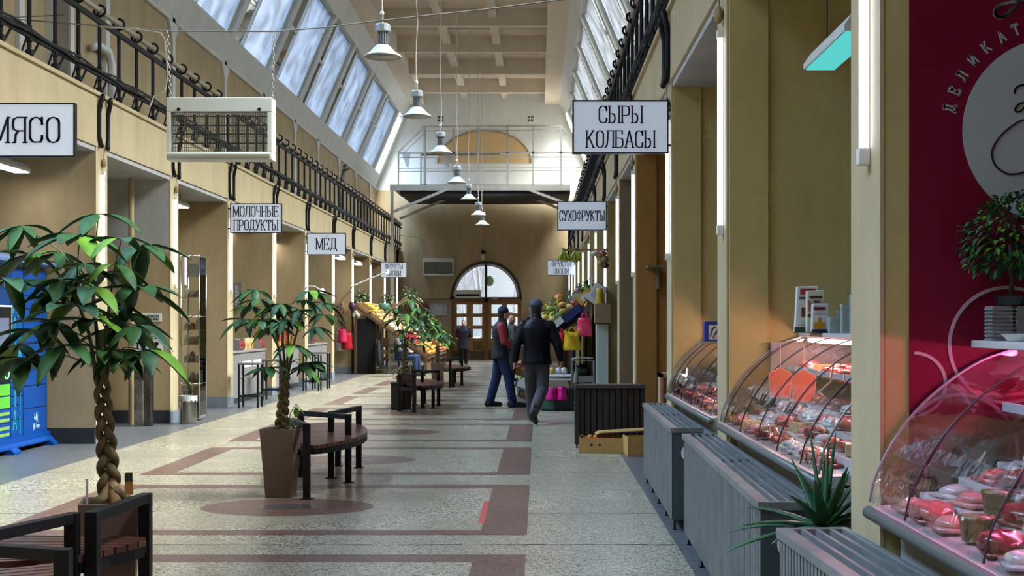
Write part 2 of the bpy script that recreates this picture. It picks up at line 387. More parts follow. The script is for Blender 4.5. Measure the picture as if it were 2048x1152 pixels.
# pilasters / stall partitions
for side, xh, xo in (('left', XL, XOL), ('right', XR, XOR)):
    s = 1 if side == 'left' else -1
    for i, yb in enumerate(BAYS):
        m = MB(); h = .2
        x0, x1 = sorted((xh, xo)); 
        m.mi = 0; m.box(x0, x1, yb-h, yb+h, .0, ZS)
        m.mi = 1; xs = sorted((xh-.001*s, xh+.012*s)); m.box(xs[0], xs[1], yb-h-.004, yb+h+.004, 0, ZF0)
        mt = TAN2
        if side == 'right': mt = {7: BROWNW, 8: BROWND}.get(i, OLIVE)
        m.mi = 2; xs = sorted((xh-.0*s, xh+.02*s)); m.box(xs[0], xs[1], yb-h-.02, yb+h+.02, 0, .17)
        m.mi = 3; xs = sorted((xo, xh)); m.box(xs[0], xs[1], yb-h-.02, yb+h+.02, 0, .19 if i < 8 or side == 'left' else .1)
        if side == 'right' and i != 4: m.mi = 0; m.box(xh+.004, xh+.24, yb-h-.03, yb+h+.03, .19, ZS)
        up = (side == 'left' and i == 8) or (side == 'right' and i == 8)
        if up: m.mi = 4; m.box(x0+.01, x1-.01, yb-h-.004, yb-h, 2.46, ZS)
        struct('wall_%s_partition' % side, m, [mt, CREAM, PLINTH, DPL if (side == 'left' and i in (7, 8)) else PLINTH, GREYW])
# ------------------------------------------------------------------ doors, arch window, far wall
WOOD = mat('door_oak', (192,138,78), .5, var=.35, vs=7); WOODD = mat('door_oak_dark', (136,94,52), .55, var=.3, vs=6)
def dx(px): return (px-VX)*YF/F
def dz(py): return EYE-(py-VY)*YF/F
m = MB()
m.box(DX0, DX0+.10, YF-.06, YF+.2, 0, AZ); m.box(DX1-.10, DX1, YF-.06, YF+.2, 0, AZ); m.box(DX0, DX1, YF-.08, YF+.2, AZ-.14, AZ)
m.box(dx(968.5), dx(976.5), YF-.08, YF+.2, 0, AZ)
dfr = struct('door_1', m, WOODD, bevel=.008)
rowsz = [(627, 609), (651, 634), (676, 658)]
leaves = [(906, 936, 914, 933), (938, 968, 946, 964), (977, 1007, 983, 1003), (1009, 1039, 1014, 1035)]
for li, (a, b, c, d) in enumerate(leaves):
    m = MB(); y0, y1 = YF+.02, YF+.08
    m.box(dx(a-1.2), dx(c), y0, y1, 0, AZ-.13); m.box(dx(d), dx(b+1.2), y0, y1, 0, AZ-.13)
    zs = [(0, dz(676))] + [(dz(rowsz[2][1]), dz(rowsz[1][0])), (dz(rowsz[1][1]), dz(rowsz[0][0])), (dz(rowsz[0][1]), AZ-.13)]
    for z0, z1 in zs: m.box(dx(c), dx(d), y0, y1, z0, z1)
    lf = build('door_leaf', m, WOOD, dfr, bevel=.006)
    m = MB()
    for (p, q) in rowsz: m.box(dx(c), dx(d), YF+.045, YF+.05, dz(p), dz(q))
    build('glass_panes', m, CLEAR, lf, recalc=False)
    m = MB(); m.box(dx(c), dx(d), y0-.02, y0, dz(700), dz(683)); build('raised_panel', m, WOODD, lf, bevel=.008)
    m = MB(); m.box(dx(a), dx(b), y0-.012, y0, .02, .36); build('kick_plate', m, mat('kick_plate_brown', (92,72,48), .5), lf)
    m = MB(); hx = dx(b-2 if li % 2 == 0 else a+2); m.box(hx-.015, hx+.015, y0-.05, y0-.02, .95, 1.15); build('door_handle', m, mat('brass', (150,120,60), .35, 1), lf)
# arched window
m = MB(); ap = archpts(AX, AZ, AR, AH, 28); ai = archpts(AX, AZ, AR-.1, AH-.1, 28)
for j in range(28): m.prism([ap[j], ap[j+1], ai[j+1], ai[j]], YF-.05, YF+.14, 'y')
m.box(AX-AR, AX+AR, YF-.05, YF+.14, AZ-.06, AZ+.07); m.box(dx(972)-.05, dx(972)+.05, YF-.04, YF+.12, AZ, AZ+AH)
awn = struct('window_0', m, mat('window_frame_dark', (46,36,34), .5))
m = MB(); ai2 = archpts(AX, AZ, AR-.19, AH-.19, 28)
for j in range(28): m.prism([ai[j], ai[j+1], ai2[j+1], ai2[j]], YF+.02, YF+.10, 'y')
build('inner_frame', m, WMET, awn)
m = MB(); m.prism(ai, YF+.08, YF+.085, 'y'); build('arched_pane', m, CLEAR, awn, recalc=False)
m = MB(); cx, cz = dx(979), dz(562); m.prism([(cx+.16*math.cos(2*PI*j/24), cz+.2*math.sin(2*PI*j/24)) for j in range(24)], YF+.06, YF+.07, 'y')
tag(build('round_sticker', m, mat('pale_green_sticker', (190,226,180), .6)), 'pale green oval sticker on the arched window beside its dark middle bar', 'sticker')
portal('door_portal', ((DX0+DX1)/2, YF+.3, 1.9), (-PI/2, 0, 0), 2.7, 3.9)
# outside seen through the arch and doors: snow ground, pale building, bare trees
SNOW = mat('pavement_pale', (188,190,192), .9); struct('ground_outside', MB().box(-60, 60, YF+.6, 130, -.25, -.02), SNOW)
def baretree(x, y, h, seed, lab):
    r = random.Random(seed); m = MB()
    def br(p, d, L, rad, dep):
        q = p+d*L; mid = (p+q)/2+Vector((r.uniform(-.1,.1), 0, r.uniform(-.05,.05)))*L*.4
        m.tube([p, mid, q], [rad, rad*.85, rad*.7], 5, caps=False)
        if dep == 0: return
        for _ in range(3 if dep > 1 else 2):
            nd = (d+Vector((r.uniform(-.8,.8), r.uniform(-.5,.5), r.uniform(-.15,.6)))).normalized()
            br(q, nd, L*r.uniform(.55,.8), rad*.6, dep-1)
    br(Vector((0,0,-.1)), Vector((r.uniform(-.1,.1),0,1)).normalized(), h*.3, .16, 5)
    return tag(build('bare_tree', m, mat('bare_bark', (34,30,32), .9), loc=(x, y, 0)), lab, 'tree', 'bare trees outside the arched window')
baretree(-3.3, 58, 8.5, 3, 'leafless tree outside, seen through the left half of the arched window')
baretree(-1.2, 60, 9, 5, 'leafless tree outside, seen through the right half of the arched window')
baretree(-2.4, 57, 8, 21, 'thin leafless tree outside near the middle bar of the arched window')
baretree(-.7, 58, 8, 33, 'leafless tree outside by the right edge of the arched window')
baretree(-5, 66, 10, 8, 'farther leafless tree outside, behind the left panes of the doors')
def flatbox(name, lab, cat, px0, px1, py0, py1, Y, m_, dep=.04, group=None, bevel=0):
    a = P(px0, py1, Y); b = P(px1, py0, Y)
    o = build(name, MB().box(a.x, b.x, Y-dep, Y, a.z, b.z), m_, bevel=bevel); return tag(o, lab, cat, group)
# far-wall fittings
flatbox('fire_cabinet', 'dark red fire hose cabinet on the far tan wall beside the framed map', 'cabinet', 826, 855, 607, 668, YF-.02, mat('fire_red', (120,34,36), .5), .18)
def framed(lab, px0, px1, py0, py1, Y, paper, frame, name='notice_board', cat='notice board', lines=True):
    a = P(px0, py1, Y); b = P(px1, py0, Y)
    t = thing(name, lab, cat, ((a.x+b.x)/2, Y, a.z)); w_ = b.x-a.x; h = b.z-a.z
    m = MB(); f = .035
    m.box(-w_/2, w_/2, -.04, 0, 0, f); m.box(-w_/2, w_/2, -.04, 0, h-f, h); m.box(-w_/2, -w_/2+f, -.04, 0, f, h-f); m.box(w_/2-f, w_/2, -.04, 0, f, h-f)
    build('frame', m, frame, t)
    build('sheet', MB().box(-w_/2+f, w_/2-f, -.02, -.005, f, h-f), paper, t)
    if lines:
        m = MB(); r = random.Random(int(px0)); k = int(h/.07)
        for i in range(1, k):
            z = h-f-i*.065
            for c in (-1, 0, 1):
                if r.random() < .75: xx = c*w_*.3; m.box(xx-w_*.11, xx+w_*.11*r.random(), -.024, -.02, z, z+.018)
        if m.v: build('printing', m, mat('print_grey', (120,128,140), .7), t)
    return t
PAPER = mat('paper_white', (206,208,206), .7); FRG = mat('frame_grey', (140,132,120), .5)
framed('framed pale plan with grey printing between the red cabinet and the doors', 859, 896, 605, 632, YF, PAPER, FRG)
framed('small white notice on the far wall right of the wooden doors', 1056, 1080, 604, 628, YF, PAPER, FRG, cat='notice')
framed('lower white sheet on the far wall behind the walking man', 1049, 1068, 628, 650, YF, PAPER, FRG, cat='notice', lines=False)
flatbox('wall_duct', 'thin brown cable trunking running along the far wall left of the arch', 'trunking', 826, 900, 597.5, 599.5, YF, mat('trunk_brown', (120,104,76), .6), .04)
flatbox('bench_shelf', 'dark wooden ledge against the far wall left of the doors', 'ledge', 884, 903, 692, 700, YF, WOODD, .35)
# exit sign
t = thing('exit_sign', 'small green exit box with white stripe hanging above the right door leaves', 'exit sign', tuple(P(990, 598, YF-.3)))
build('housing', MB().box(-.17, .17, -.03, .03, -.05, .06), mat('exit_green_dark', (40,62,52), .5), t)
build('pictogram', MB().box(-.12, .12, -.034, -.031, -.015, .02), mat('exit_pale', (170,200,180), .5), t)
# camera above arch
t = thing('security_camera', 'white wall camera on a dark bracket above the arched window', 'security camera', tuple(P(966, 506, YF)))
build('bracket', MB().box(-.06, .06, -.12, 0, -.12, .1).bar((0,-.1,-.05), (.12,-.22,.02), .04), BLACK, t)
build('camera_body', MB().tube([(0,-.1,-.06), (0,-.16,-.28)], .06, 12), WPLAS, t)
# wall vents
VENT = mat('vent_dark', (84,80,78), .7)
for px, lab in ((881, 'left square vent grille high on the white end wall'), (1061, 'right square vent grille high on the white end wall')):
    c = P(px, 237.5, YF); t = thing('wall_vent', lab, 'vent', tuple(c))
    build('recess', MB().box(-.11, .11, -.012, 0, -.11, .11), VENT, t)
    build('grille_cross', MB().box(-.015, .015, -.02, -.012, -.11, .11).box(-.11, .11, -.02, -.012, -.015, .015), WMET, t)
# air-curtain heaters
HEAT = mat('heater_cream', (206,206,190), .45); WIREM = mat('wire_grey', (96,96,88), .4, .5)
def heater(lab, px0, px1, py0, py1, Y, dep, chains=None, see=False):
    a = P(px0, py1, Y); b = P(px1, py0, Y); w_ = b.x-a.x; h = b.z-a.z
    t = thing('air_heater', lab, 'air heater', ((a.x+b.x)/2, Y, a.z)); X = w_/2; f = .06
    m = MB(); m.box(-X, X, -dep/2, dep/2, h-.16, h); m.box(-X, X, -dep/2, dep/2, 0, .09)
    m.box(-X, -X+f*.8, -dep/2, dep/2, .09, h-.16); m.box(X-f*.9, X, -dep/2, dep/2, .09, h-.16)
    if not see: m.box(-X, X, dep/2-.03, dep/2, 0, h)
    build('casing', m, HEAT, t, bevel=.008)
    if see:
        m = MB(); m.tube([(-X+.02, -dep/2-.01, .06), (X-.02, -dep/2-.01, .06)], .03, 10); build('bottom_roll', m, HEAT, t)
    m = MB(); k = int(w_/.028) if see else int(w_/.05)
    for i in range(k):
        x = -X+f+(w_-2.2*f)*(i+.5)/k; m.box(x-.0022, x+.0022, -dep/2+.01, -dep/2+.015, .09, h-.16)
        if see: m.box(x-.0022, x+.0022, dep/2-.015, dep/2-.01, .13, h-.16)
    for i in range(12 if see else 14):
        z = .10+(h-.27)*i/(11 if see else 13); q = .002 if see else .006
        m.box(-X+f, X-f, -dep/2+.008, -dep/2+.013, z-q, z+q)
    build('wire_grille', m, WIREM, t)
    if see:
        m = MB()
        for z in (.2, .3, .4, .5): m.tube([(-X+.05, 0, z), (X-.05, 0, z)], .008, 6)
        build('heating_elements', m, mat('element_dark', (60,56,52), .5, .6), t)
        m = MB()
        for xx in (-X+.14, X-.14): m.lathe([(0,0),(.02,0),(.02,.012),(0,.016)], (xx, -dep/2-.016, h-.135), 8, 'y')
        build('bolt', m, mat('bolt_dark', (60,60,60), .4, .8), t)
    else:
        build('inner_shade', MB().box(-X+f, X-f, -dep/2+.05, -dep/2+.06, .13, h-.16), mat('heater_inner', (176,176,160), .6), t)
    return t, w_, h
ht, hw, hh = heater('large cream wire-fronted heater box hanging on chains by the left balcony', 338, 548, 198, 322, 14.6, .22, see=True)
heater('cream louvred heater mounted flat on the far wall left of the arch', 847, 908, 516, 552, YF-.13, .2)
heater('grey louvred air curtain across the foot of the arched window', 910, 962, 580, 597, YF-.15, .22)
# suspended cable and chains
CABM = mat('cable_grey', (120,116,104), .6)
y = 14.6
pts = [P(-60, 30, y), P(0, 36, y), P(150, 48, y), P(335, 62, y), P(549, 63, y), P(650, 55, y), P(760, 41, y), P(960, 20, y), P(1100, 2, y), P(1245, -14, y), P(1292, -20, y)]
pts[0].x = XL-.02; 
tag(build('support_cable', MB().tube(pts, .008, 6), CABM), 'thin steel cable stretched across the hall carrying the cream heater', 'cable')
def chain(lab, top, bot):
    m = MB(); n = int((top-bot).length/.045); d = (bot-top)/n
    for i in range(n):
        c = top+d*(i+.5); r = .014; L_ = d.length*.72
        pp = []
        for k in range(9):
            a = 2*PI*k/8; u = math.cos(a)*r; v_ = math.sin(a)*L_
            pp.append(c+(Vector((u, 0, v_)) if i % 2 else Vector((0, u, v_))))
        m.tube(pp, .0035, 4, caps=False)
    tag(build('chain', m, mat('chain_steel', (150,148,138), .35, .9)), lab, 'chain', 'chains of the cream heater')
chain('link chain holding the left end of the cream heater', P(335, 62, y), P(341, 200, y))
chain('link chain holding the right end of the cream heater', P(548, 64, y), P(545, 200, y))
tag(build('power_cord', MB().tube([P(299, 215, y+.05), P(308, 192, y+.05), P(330, 182, y+.02), P(336, 150, y), P(330, 80, y), P(322, 66, y), P(280, 58, y), P(200, 54, y)], .009, 6), mat('cord_cream', (196,188,166), .5)), 'cream power cord looping down to the left end of the hanging heater', 'cord')
tag(build('power_cord', MB().tube([P(670, 458, 40), P(750, 468, 47), P(800, 470, 49.5), P(838, 476, 50.1), P(844, 500, 50.1), P(840, 517, 50.1), P(848, 521, 50.1)], .016, 6), MATS['cord_cream']), 'cream cord running from the balcony to the heater on the far wall', 'cord')
# ------------------------------------------------------------------ fascia straps and balcony railings
def strap_thing(side, yb):
    s = 1 if side == 'left' else -1; xh = (XL if side == 'left' else XR)
    m = MB()
    for k in (-1, 1):
        yy = yb+k*.16
        pts = []
        x0 = xh+.035*s
        top, bot = ZF1-.03, ZF0+.0
        pts = [(x0+.03*s, yy-k*.05, top-.05), (x0+.04*s, yy-k*.02, top), (x0+.03*s, yy, top-.06), (x0, yy, top-.2), (x0, yy, bot+.12), (x0+.01*s, yy-k*.03, bot+.04), (x0+.02*s, yy-k*.06, bot)]
        m.tube(pts, (.028), 8)
    return m
RAILM = BLACK
prev = {'left': None, 'right': None}
for side in ('left', 'right'):
    for i, yb in enumerate(BAYS):
        if yb < 4 or yb > YF: continue
        o = tag(build('fascia_bracket', strap_thing(side, yb), RAILM, smooth=True),
            'pair of black iron strap brackets on the %s balcony fascia %s' % (side, 'over partition'), 'bracket', 'iron brackets on the %s balcony fascia' % side)
        if 'idx' not in globals(): pass
        ords = ['first','second','third','fourth','fifth','sixth','seventh','eighth','ninth','tenth','eleventh','twelfth','thirteenth']
        o['label'] = 'pair of iron straps on the %s fascia, %s from the entrance doors' % (side, ords[max(0, min(12, len(BAYS)-1-i))])
def railing(side):
    s = 1 if side == 'left' else -1; xr = (XL+.02 if side == 'left' else XR-.02)
    t = thing('balcony_railing', 'black iron balustrade with ring scrolls along the %s balcony' % side, 'railing', (xr, 0, ZF1))
    y0, y1 = (10.5 if side == 'left' else 6.5), YF-.3
    build('top_rail', MB().box(-.02, .02, y0, y1, .84, .90), RAILM, t)
    build('bottom_rail', MB().box(-.02, .02, y0, y1, .20, .25), RAILM, t)
    build('handrail', MB().tube([(0, y0, 1.0), (0, y1, 1.0)], .032, 8), WOODH, t)
    m = MB()   # cable bundle tied along the bottom rail
    for q in range(3):
        pts = []; yy = y0; r = random.Random(q)
        while yy < y1: pts.append((.03*s+r.uniform(-.01,.02), yy, .24+q*.02+r.uniform(-.02,.015))); yy += .35
        m.tube(pts, .014, 5)
    build('cable_bundle', m, mat('cable_black', (20,20,22), .6), t)
    def one():
        m = MB(); m.tube([(0,0,.1), (0,0,.9)], .023, 6)
        m.lathe([(0,.02),(.05,.03),(.05,.06),(.02,.09),(.02,.14),(.035,.17),(.02,.2)], (0,0,0), 8)
        m.lathe([(.016,.26),(.03,.29),(.03,.32),(.016,.35)], (0,0,0), 8)
        m.lathe([(.016,.78),(.026,.81),(.016,.84)], (0,0,0), 8)
        b = build('baluster', m, RAILM, t, smooth=False)
        m = MB(); pp = [(.068*math.cos(a), 0, 1.0+.068*math.sin(a)) for a in [2.2+2*PI*k/12*.92 for k in range(13)]]
        m.tube([(0, 0, .88)]+pp, .016, 6); build('ring_scroll', m, RAILM, b)
        m = MB(); m.bar((.0, .06, .02), (.0, .28, .22), .018, .02); m.bar((0, -.06, .2), (0, -.2, .02), .016, .016); build('foot_scroll', m, RAILM, b)
        return b
    b = one(); b.location = (0, y0+.1, 0); ch = kids(b)
    yy = y0+.1+.72
    while yy < y1:
        c = b.copy(); C.objects.link(c); c.location = (0, yy, 0)
        for q in ch: r = q.copy(); C.objects.link(r); r.parent = c
        yy += .72
railing('left'); railing('right')
# ------------------------------------------------------------------ light tubes on the partitions
TUBE = emis('led_tube_white', (222,226,255), 6.0)
def tube_light(lab, side, yb, z0=2.03, z1=3.26, big=1.0):
    s = 1 if side == 'left' else -1; xh = (XL if side == 'left' else XR)
    t = thing('led_tube', lab, 'tube light', (xh+.012*s, yb, z0), group='upright tube lights on the %s partitions' % side)
    L_ = z1-z0
    build('diffuser', MB().tube([(.02*s, 0, .03), (.02*s, 0, L_-.03)], .016*big, 12), TUBE, t, smooth=True)
    for za, zb in ((-.03,.03),(L_-.03,L_+.02)): build('end_cap', MB().box(min(0, .042*s), max(0, .042*s), -.022, .022, za, zb), WPLAS, t, bevel=.005)
    build('backing', MB().box(min(0, .006*s), max(0, .006*s), -.014, .014, 0, L_), WMET, t)
    build('wire_knot', MB().ell((.03*s, 0, L_+.12), .03, .04, .06, 8, 5).tube([(.02*s,0,L_+.1),(.03*s,0,L_+.28)], .006, 5), mat('tape_brown', (150,124,84), .6), t)
    return t
names = ['entrance', 'second', 'third', 'fourth', 'fifth', 'sixth', 'seventh', 'eighth', 'ninth', 'tenth', 'eleventh']
LL = {7: 'white tube light on the pilaster beside the blue parcel locker', 8: 'white tube light on the pilaster beside the glass showcase', 9: 'white tube light under the left end of the milk products sign',
      10: 'white tube light behind the crown of the second potted tree', 11: 'white tube light under the left edge of the honey sign', 12: 'white tube light under the right half of the honey sign',
      13: 'white tube light at the near end of the left fruit stand', 14: 'white tube light over the bananas of the left fruit stand', 15: 'left tube light under the left fruit sign', 16: 'right tube light under the left fruit sign'}
RL = {4: 'nearest and tallest tube light, left of the raspberry wall', 5: 'tube light on the second yellow pillar, above the middle display case', 6: 'tube light at the right edge of the cheese and sausage sign', 7: 'tube light on the orange-brown pillar, left of the large sign pillar',
      8: 'short-looking tube light on the grey-topped partition', 9: 'tube light at the right edge of the dried fruit sign', 10: 'tube light behind the hanging squash', 11: 'tube light crossing the wooden banana rail',
      12: 'tube light right of the hanging bananas', 13: 'tube light below the right banana bunch', 14: 'tube light at the right edge of the far fruit sign', 15: 'thin far tube light behind the right fruit stand', 16: 'farthest tube light on the right, nearest the entrance wall'}
for i, l in LL.items(): tube_light(l, 'left', BAYS[i], z0=1.98 if i not in (13, 14, 15) else 1.9)
for i, l in RL.items(): tube_light(l, 'right', BAYS[i]-.06)
tube_light('unseen-end tube light on the pilaster before the locker', 'left', BAYS[6]); 
# ------------------------------------------------------------------ hanging light fittings in the stalls
LEDW = emis('led_panel_white', (255,250,240), 7.0); LEDC = emis('led_panel_cyan', (96,216,212), .42)
def fitting(lab, x, y0, y1, z, em, w_=.17, cords=True):
    t = thing('linear_light', lab, 'ceiling light', (x, (y0+y1)/2, z), group='linear lights hanging in the stalls'); L_ = (y1-y0)/2
    build('housing', MB().prism([(-w_/2-.012, .0), (-w_/2-.012, .03), (-w_/2+.03, .09), (w_/2-.03, .09), (w_/2+.012, .03), (w_/2+.012, .0)], -L_, L_, 'y'), WMET, t)
    build('diffuser', MB().box(-w_/2, w_/2, -L_+.02, L_-.02, -.008, 0), em, t)
    build('suspension_cords', MB().tube([(0, -L_*.6, .08), (0, -L_*.6, ZS-z)], .004, 5).tube([(0, L_*.6, .08), (0, L_*.6, ZS-z)], .004, 5), BLK, t)
fitting('cyan-lit linear light hanging behind the nearest right pillar', (1666+1610)/2*0+1.61, 6.45, 7.45, 2.90, LEDC, .16)
for (px, py, dz_, lab) in ((45, 345, 1.75, 'white linear light under the meat sign'), (384-16, 416, 1.85, 'white linear light in the stall behind the glass showcase'), (474, 470, 1.8, 'white linear light under the milk products sign'),
        (555, 489, 1.8, 'white linear light between the milk products and honey signs'), (713, 519, 1.75, 'white linear light right of the honey sign'), (747, 530, 1.75, 'white linear light left of the left fruit sign')):
    s_ = (VY-py)/dz_; Y = F/s_; x = (px-VX)/s_
    k = max(i for i, b in enumerate(BAYS) if b < Y-.3); y1 = min(Y, BAYS[k+1]-.25) if k+1 < len(BAYS) else Y
    fitting(lab, min(x, -5.45), y1-1.15, y1, EYE+dz_, LEDW)
# ------------------------------------------------------------------ pendant high-bay lamps
ALU = mat('lamp_aluminium', (176,180,182), .35, .7); SHADE = mat('lamp_shade', (190,186,172), .45, .3); LAMPIN = mat('lamp_inner', (120,120,116), .5)
def pendant(x, y, z, lab, sc_=1.0):
    t = thing('high_bay_lamp', lab, 'pendant lamp', (x, y, z), group='bell-shaped pendant lamps over the aisle')
    build('shade', MB().lathe([(.245,.0),(.25,.012),(.235,.02),(.17,.065),(.115,.125),(.085,.155),(.08,.15),(.11,.115),(.165,.055),(.235,.008)], n=28, cap=False), SHADE, t, smooth=True)
    m = MB()
    for k in range(20):
        a = 2*PI*k/20; c, s_ = math.cos(a), math.sin(a); m.bar((.055*c,.055*s_,.155), (.055*c,.055*s_,.335), .006, .034, up=(c,s_,0))
    m.lathe([(.04,.15),(.04,.34)], n=12); build('heat_sink', m, ALU, t)
    build('driver_cap', MB().lathe([(.0,.33),(.098,.33),(.105,.34),(.105,.415),(.09,.435),(.05,.45),(.0,.45)], n=20, cap=False), ALU, t, smooth=False)
    build('diffuser', MB().lathe([(.0,.05),(.18,.05),(.18,.056),(0,.056)], n=24, cap=False), LAMPIN, t)
    m = MB(); r = random.Random(int(y*10)); H_ = (ZC if min((y-BY0) % BPIT, BPIT-(y-BY0) % BPIT) < .25 else ZR)-z
    m.tube([(0,0,.45),(0,0,.53)], .008, 6); pts = [(0,0,.53)]; zz = .62; 
    while zz < H_:
        pts.append((r.uniform(-.022,.022)*(1 if zz < H_*.7 else .3), 0, zz)); zz += .33
    pts.append((0,0,H_)); m.tube(pts, .0095, 6)
    build('cable', m, mat('cable_white', (206,196,180), .5), t)
    build('junction_knot', MB().ell((-.01,0,.58), .03, .03, .035, 8, 6), mat('knot_white', (214,206,190), .5), t)
for (px, py, lab) in ((765.5, 114, 'nearest and largest bell-shaped pendant lamp over the aisle'), (834, 233, 'second bell-shaped pendant lamp from the front'), (881.5, 306, 'third bell-shaped pendant lamp, before the platform rails'),
        (914, 366, 'fourth pendant lamp, level with the platform floor'), (937.5, 399, 'fifth pendant lamp, just under the platform beam'), (956.5, 431, 'sixth pendant lamp, partly behind the last one'), (964.5, 450, 'last and smallest pendant lamp before the far wall')):
    s_ = {366: 78, 431: 60.5, 450: 57.8}.get(py, (VX-px)/2.07); pendant((px-VX)/s_, F/s_, EYE+(VY-py)/s_, lab)
# ------------------------------------------------------------------ end platform with scaffold railing
PM = mat('platform_white_steel', (206,202,190), .5, var=.25, vs=3); UNDERD = mat('platform_underside_dark', (30,28,28), .8)  # platform underside is near black, unlike the white steel
YP = 45.9
def px_(a, b): return P(a, b, YP)
t = thing('service_platform', 'white steel service platform spanning the hall in front of the far wall', 'platform', (0, YP, 0))
def tp(a, b, dy=0): v = P(a, b, YP); return (v.x, dy, v.z)
build('deck', MB().box(XL+.05, XR-.05, 0, 4.1, tp(0, 369)[2]-.06, tp(0, 369)[2]), mat('deck_boards', (150,140,124), .8), t)
build('edge_beam', MB().box(XL+.05, XR-.05, -.03, .05, tp(0, 381)[2], tp(0, 371)[2]), PM, t)
build('underside', MB().box(XL+.4, XR-.05, .05, 4.05, tp(0, 383)[2]-.08, tp(0, 372)[2]), UNDERD, t)
for px in (784,): build('post', MB().bar(tp(px, 380), tp(px, 640), .1), PM, t)
for a, b in ((tp(893, 379), tp(785, 424)), (tp(1057, 379), tp(1135, 408)), (tp(1060, 381, 2.5), tp(1135, 410, 2.5)), (tp(890, 381, 2.5), tp(785, 426, 2.5))): build('strut', MB().bar(a, b, .09), PM, t)
for px in (850, 907, 956, 1015, 1066, 1122): build('railing_post', MB().bar(tp(px, 369), tp(px, 254), .09 if px in (850, 956) else .07), PM, t)
for px in (797, 842): build('railing_post', MB().bar(tp(px, 369), tp(px, 306), .05), PM, t)
for a, b, w_ in ((tp(843, 253), tp(1124, 252), .05), (tp(850, 262), tp(1122, 260), .03), (tp(797, 306), tp(1160, 305), .07), (tp(797, 315), tp(1160, 314), .04), (tp(797, 337), tp(1160, 335), .03), (tp(797, 343), tp(1160, 341), .03),
        (tp(849, 254), tp(797, 304), .05), (tp(851, 264), tp(808, 306), .03), (tp(1122, 254), tp(1158, 290), .05)): build('rail', MB().bar(a, b, w_), PM, t)
build('plank', MB().bar(tp(842, 309, .1), tp(1000, 307, .1), .2, .05), mat('plank_grey', (150,140,124), .8), t)
for k, (a, lab) in enumerate(((812, 'pale plastic sheet scrap hanging from the left of the platform rail'), (893, 'pale plastic sheet scrap hanging in front of the tan half-round panel'))):
    m = MB(); p0 = P(a-8, 307, YP-.045); p1 = P(a+9, 307, YP-.045); p2 = P(a+5, 335 if k == 0 else 338, YP-.08); p3 = P(a-4 if k else a+1, 330 if k else 334, YP-.08)
    m.quad(p0, p1, p2, p3); o = build('plastic_sheet', m, glassmat('sheet_plastic', (.9,.92,.92), .05, diff=.45)); tag(o, lab, 'plastic sheet', 'scraps of sheeting on the platform rail')
    sd = o.modifiers.new('thick', 'SOLIDIFY'); sd.thickness = .01
# ------------------------------------------------------------------ stroke lettering
def rr(w_, r=None, n=5, a0=0, a1=360, h=1.0, z0=0):
    r = r or w_/2; pts = []
    for cx, cz, s0 in ((w_-r, z0+h-r, 0), (r, z0+h-r, 90), (r, z0+r, 180), (w_-r, z0+r, 270)):
        for k in range(n+1):
            a = math.radians(s0+90*k/n); pts.append((cx+r*math.cos(a), cz+r*math.sin(a)))
    return pts+[pts[0]]
W = .46; a_ = .09
def sf(x, z, l=a_, r=a_): return [(x-l, z), (x+r, z)]
Oo = rr(W)
Cc = [p for p in rr(W)][0:0]+[(W, .72), (W, .8)]+[p for p in rr(W) if True][1:6*3-1]+[(.40, .02), (W, .16), (W, .26)]
Rb = lambda z0, h, w_: [(0, z0+h), (w_*.55, z0+h), (w_*.9, z0+h*.93), (w_, z0+h*.7), (w_, z0+h*.3), (w_*.9, z0+h*.07), (w_*.55, z0), (0, z0)]
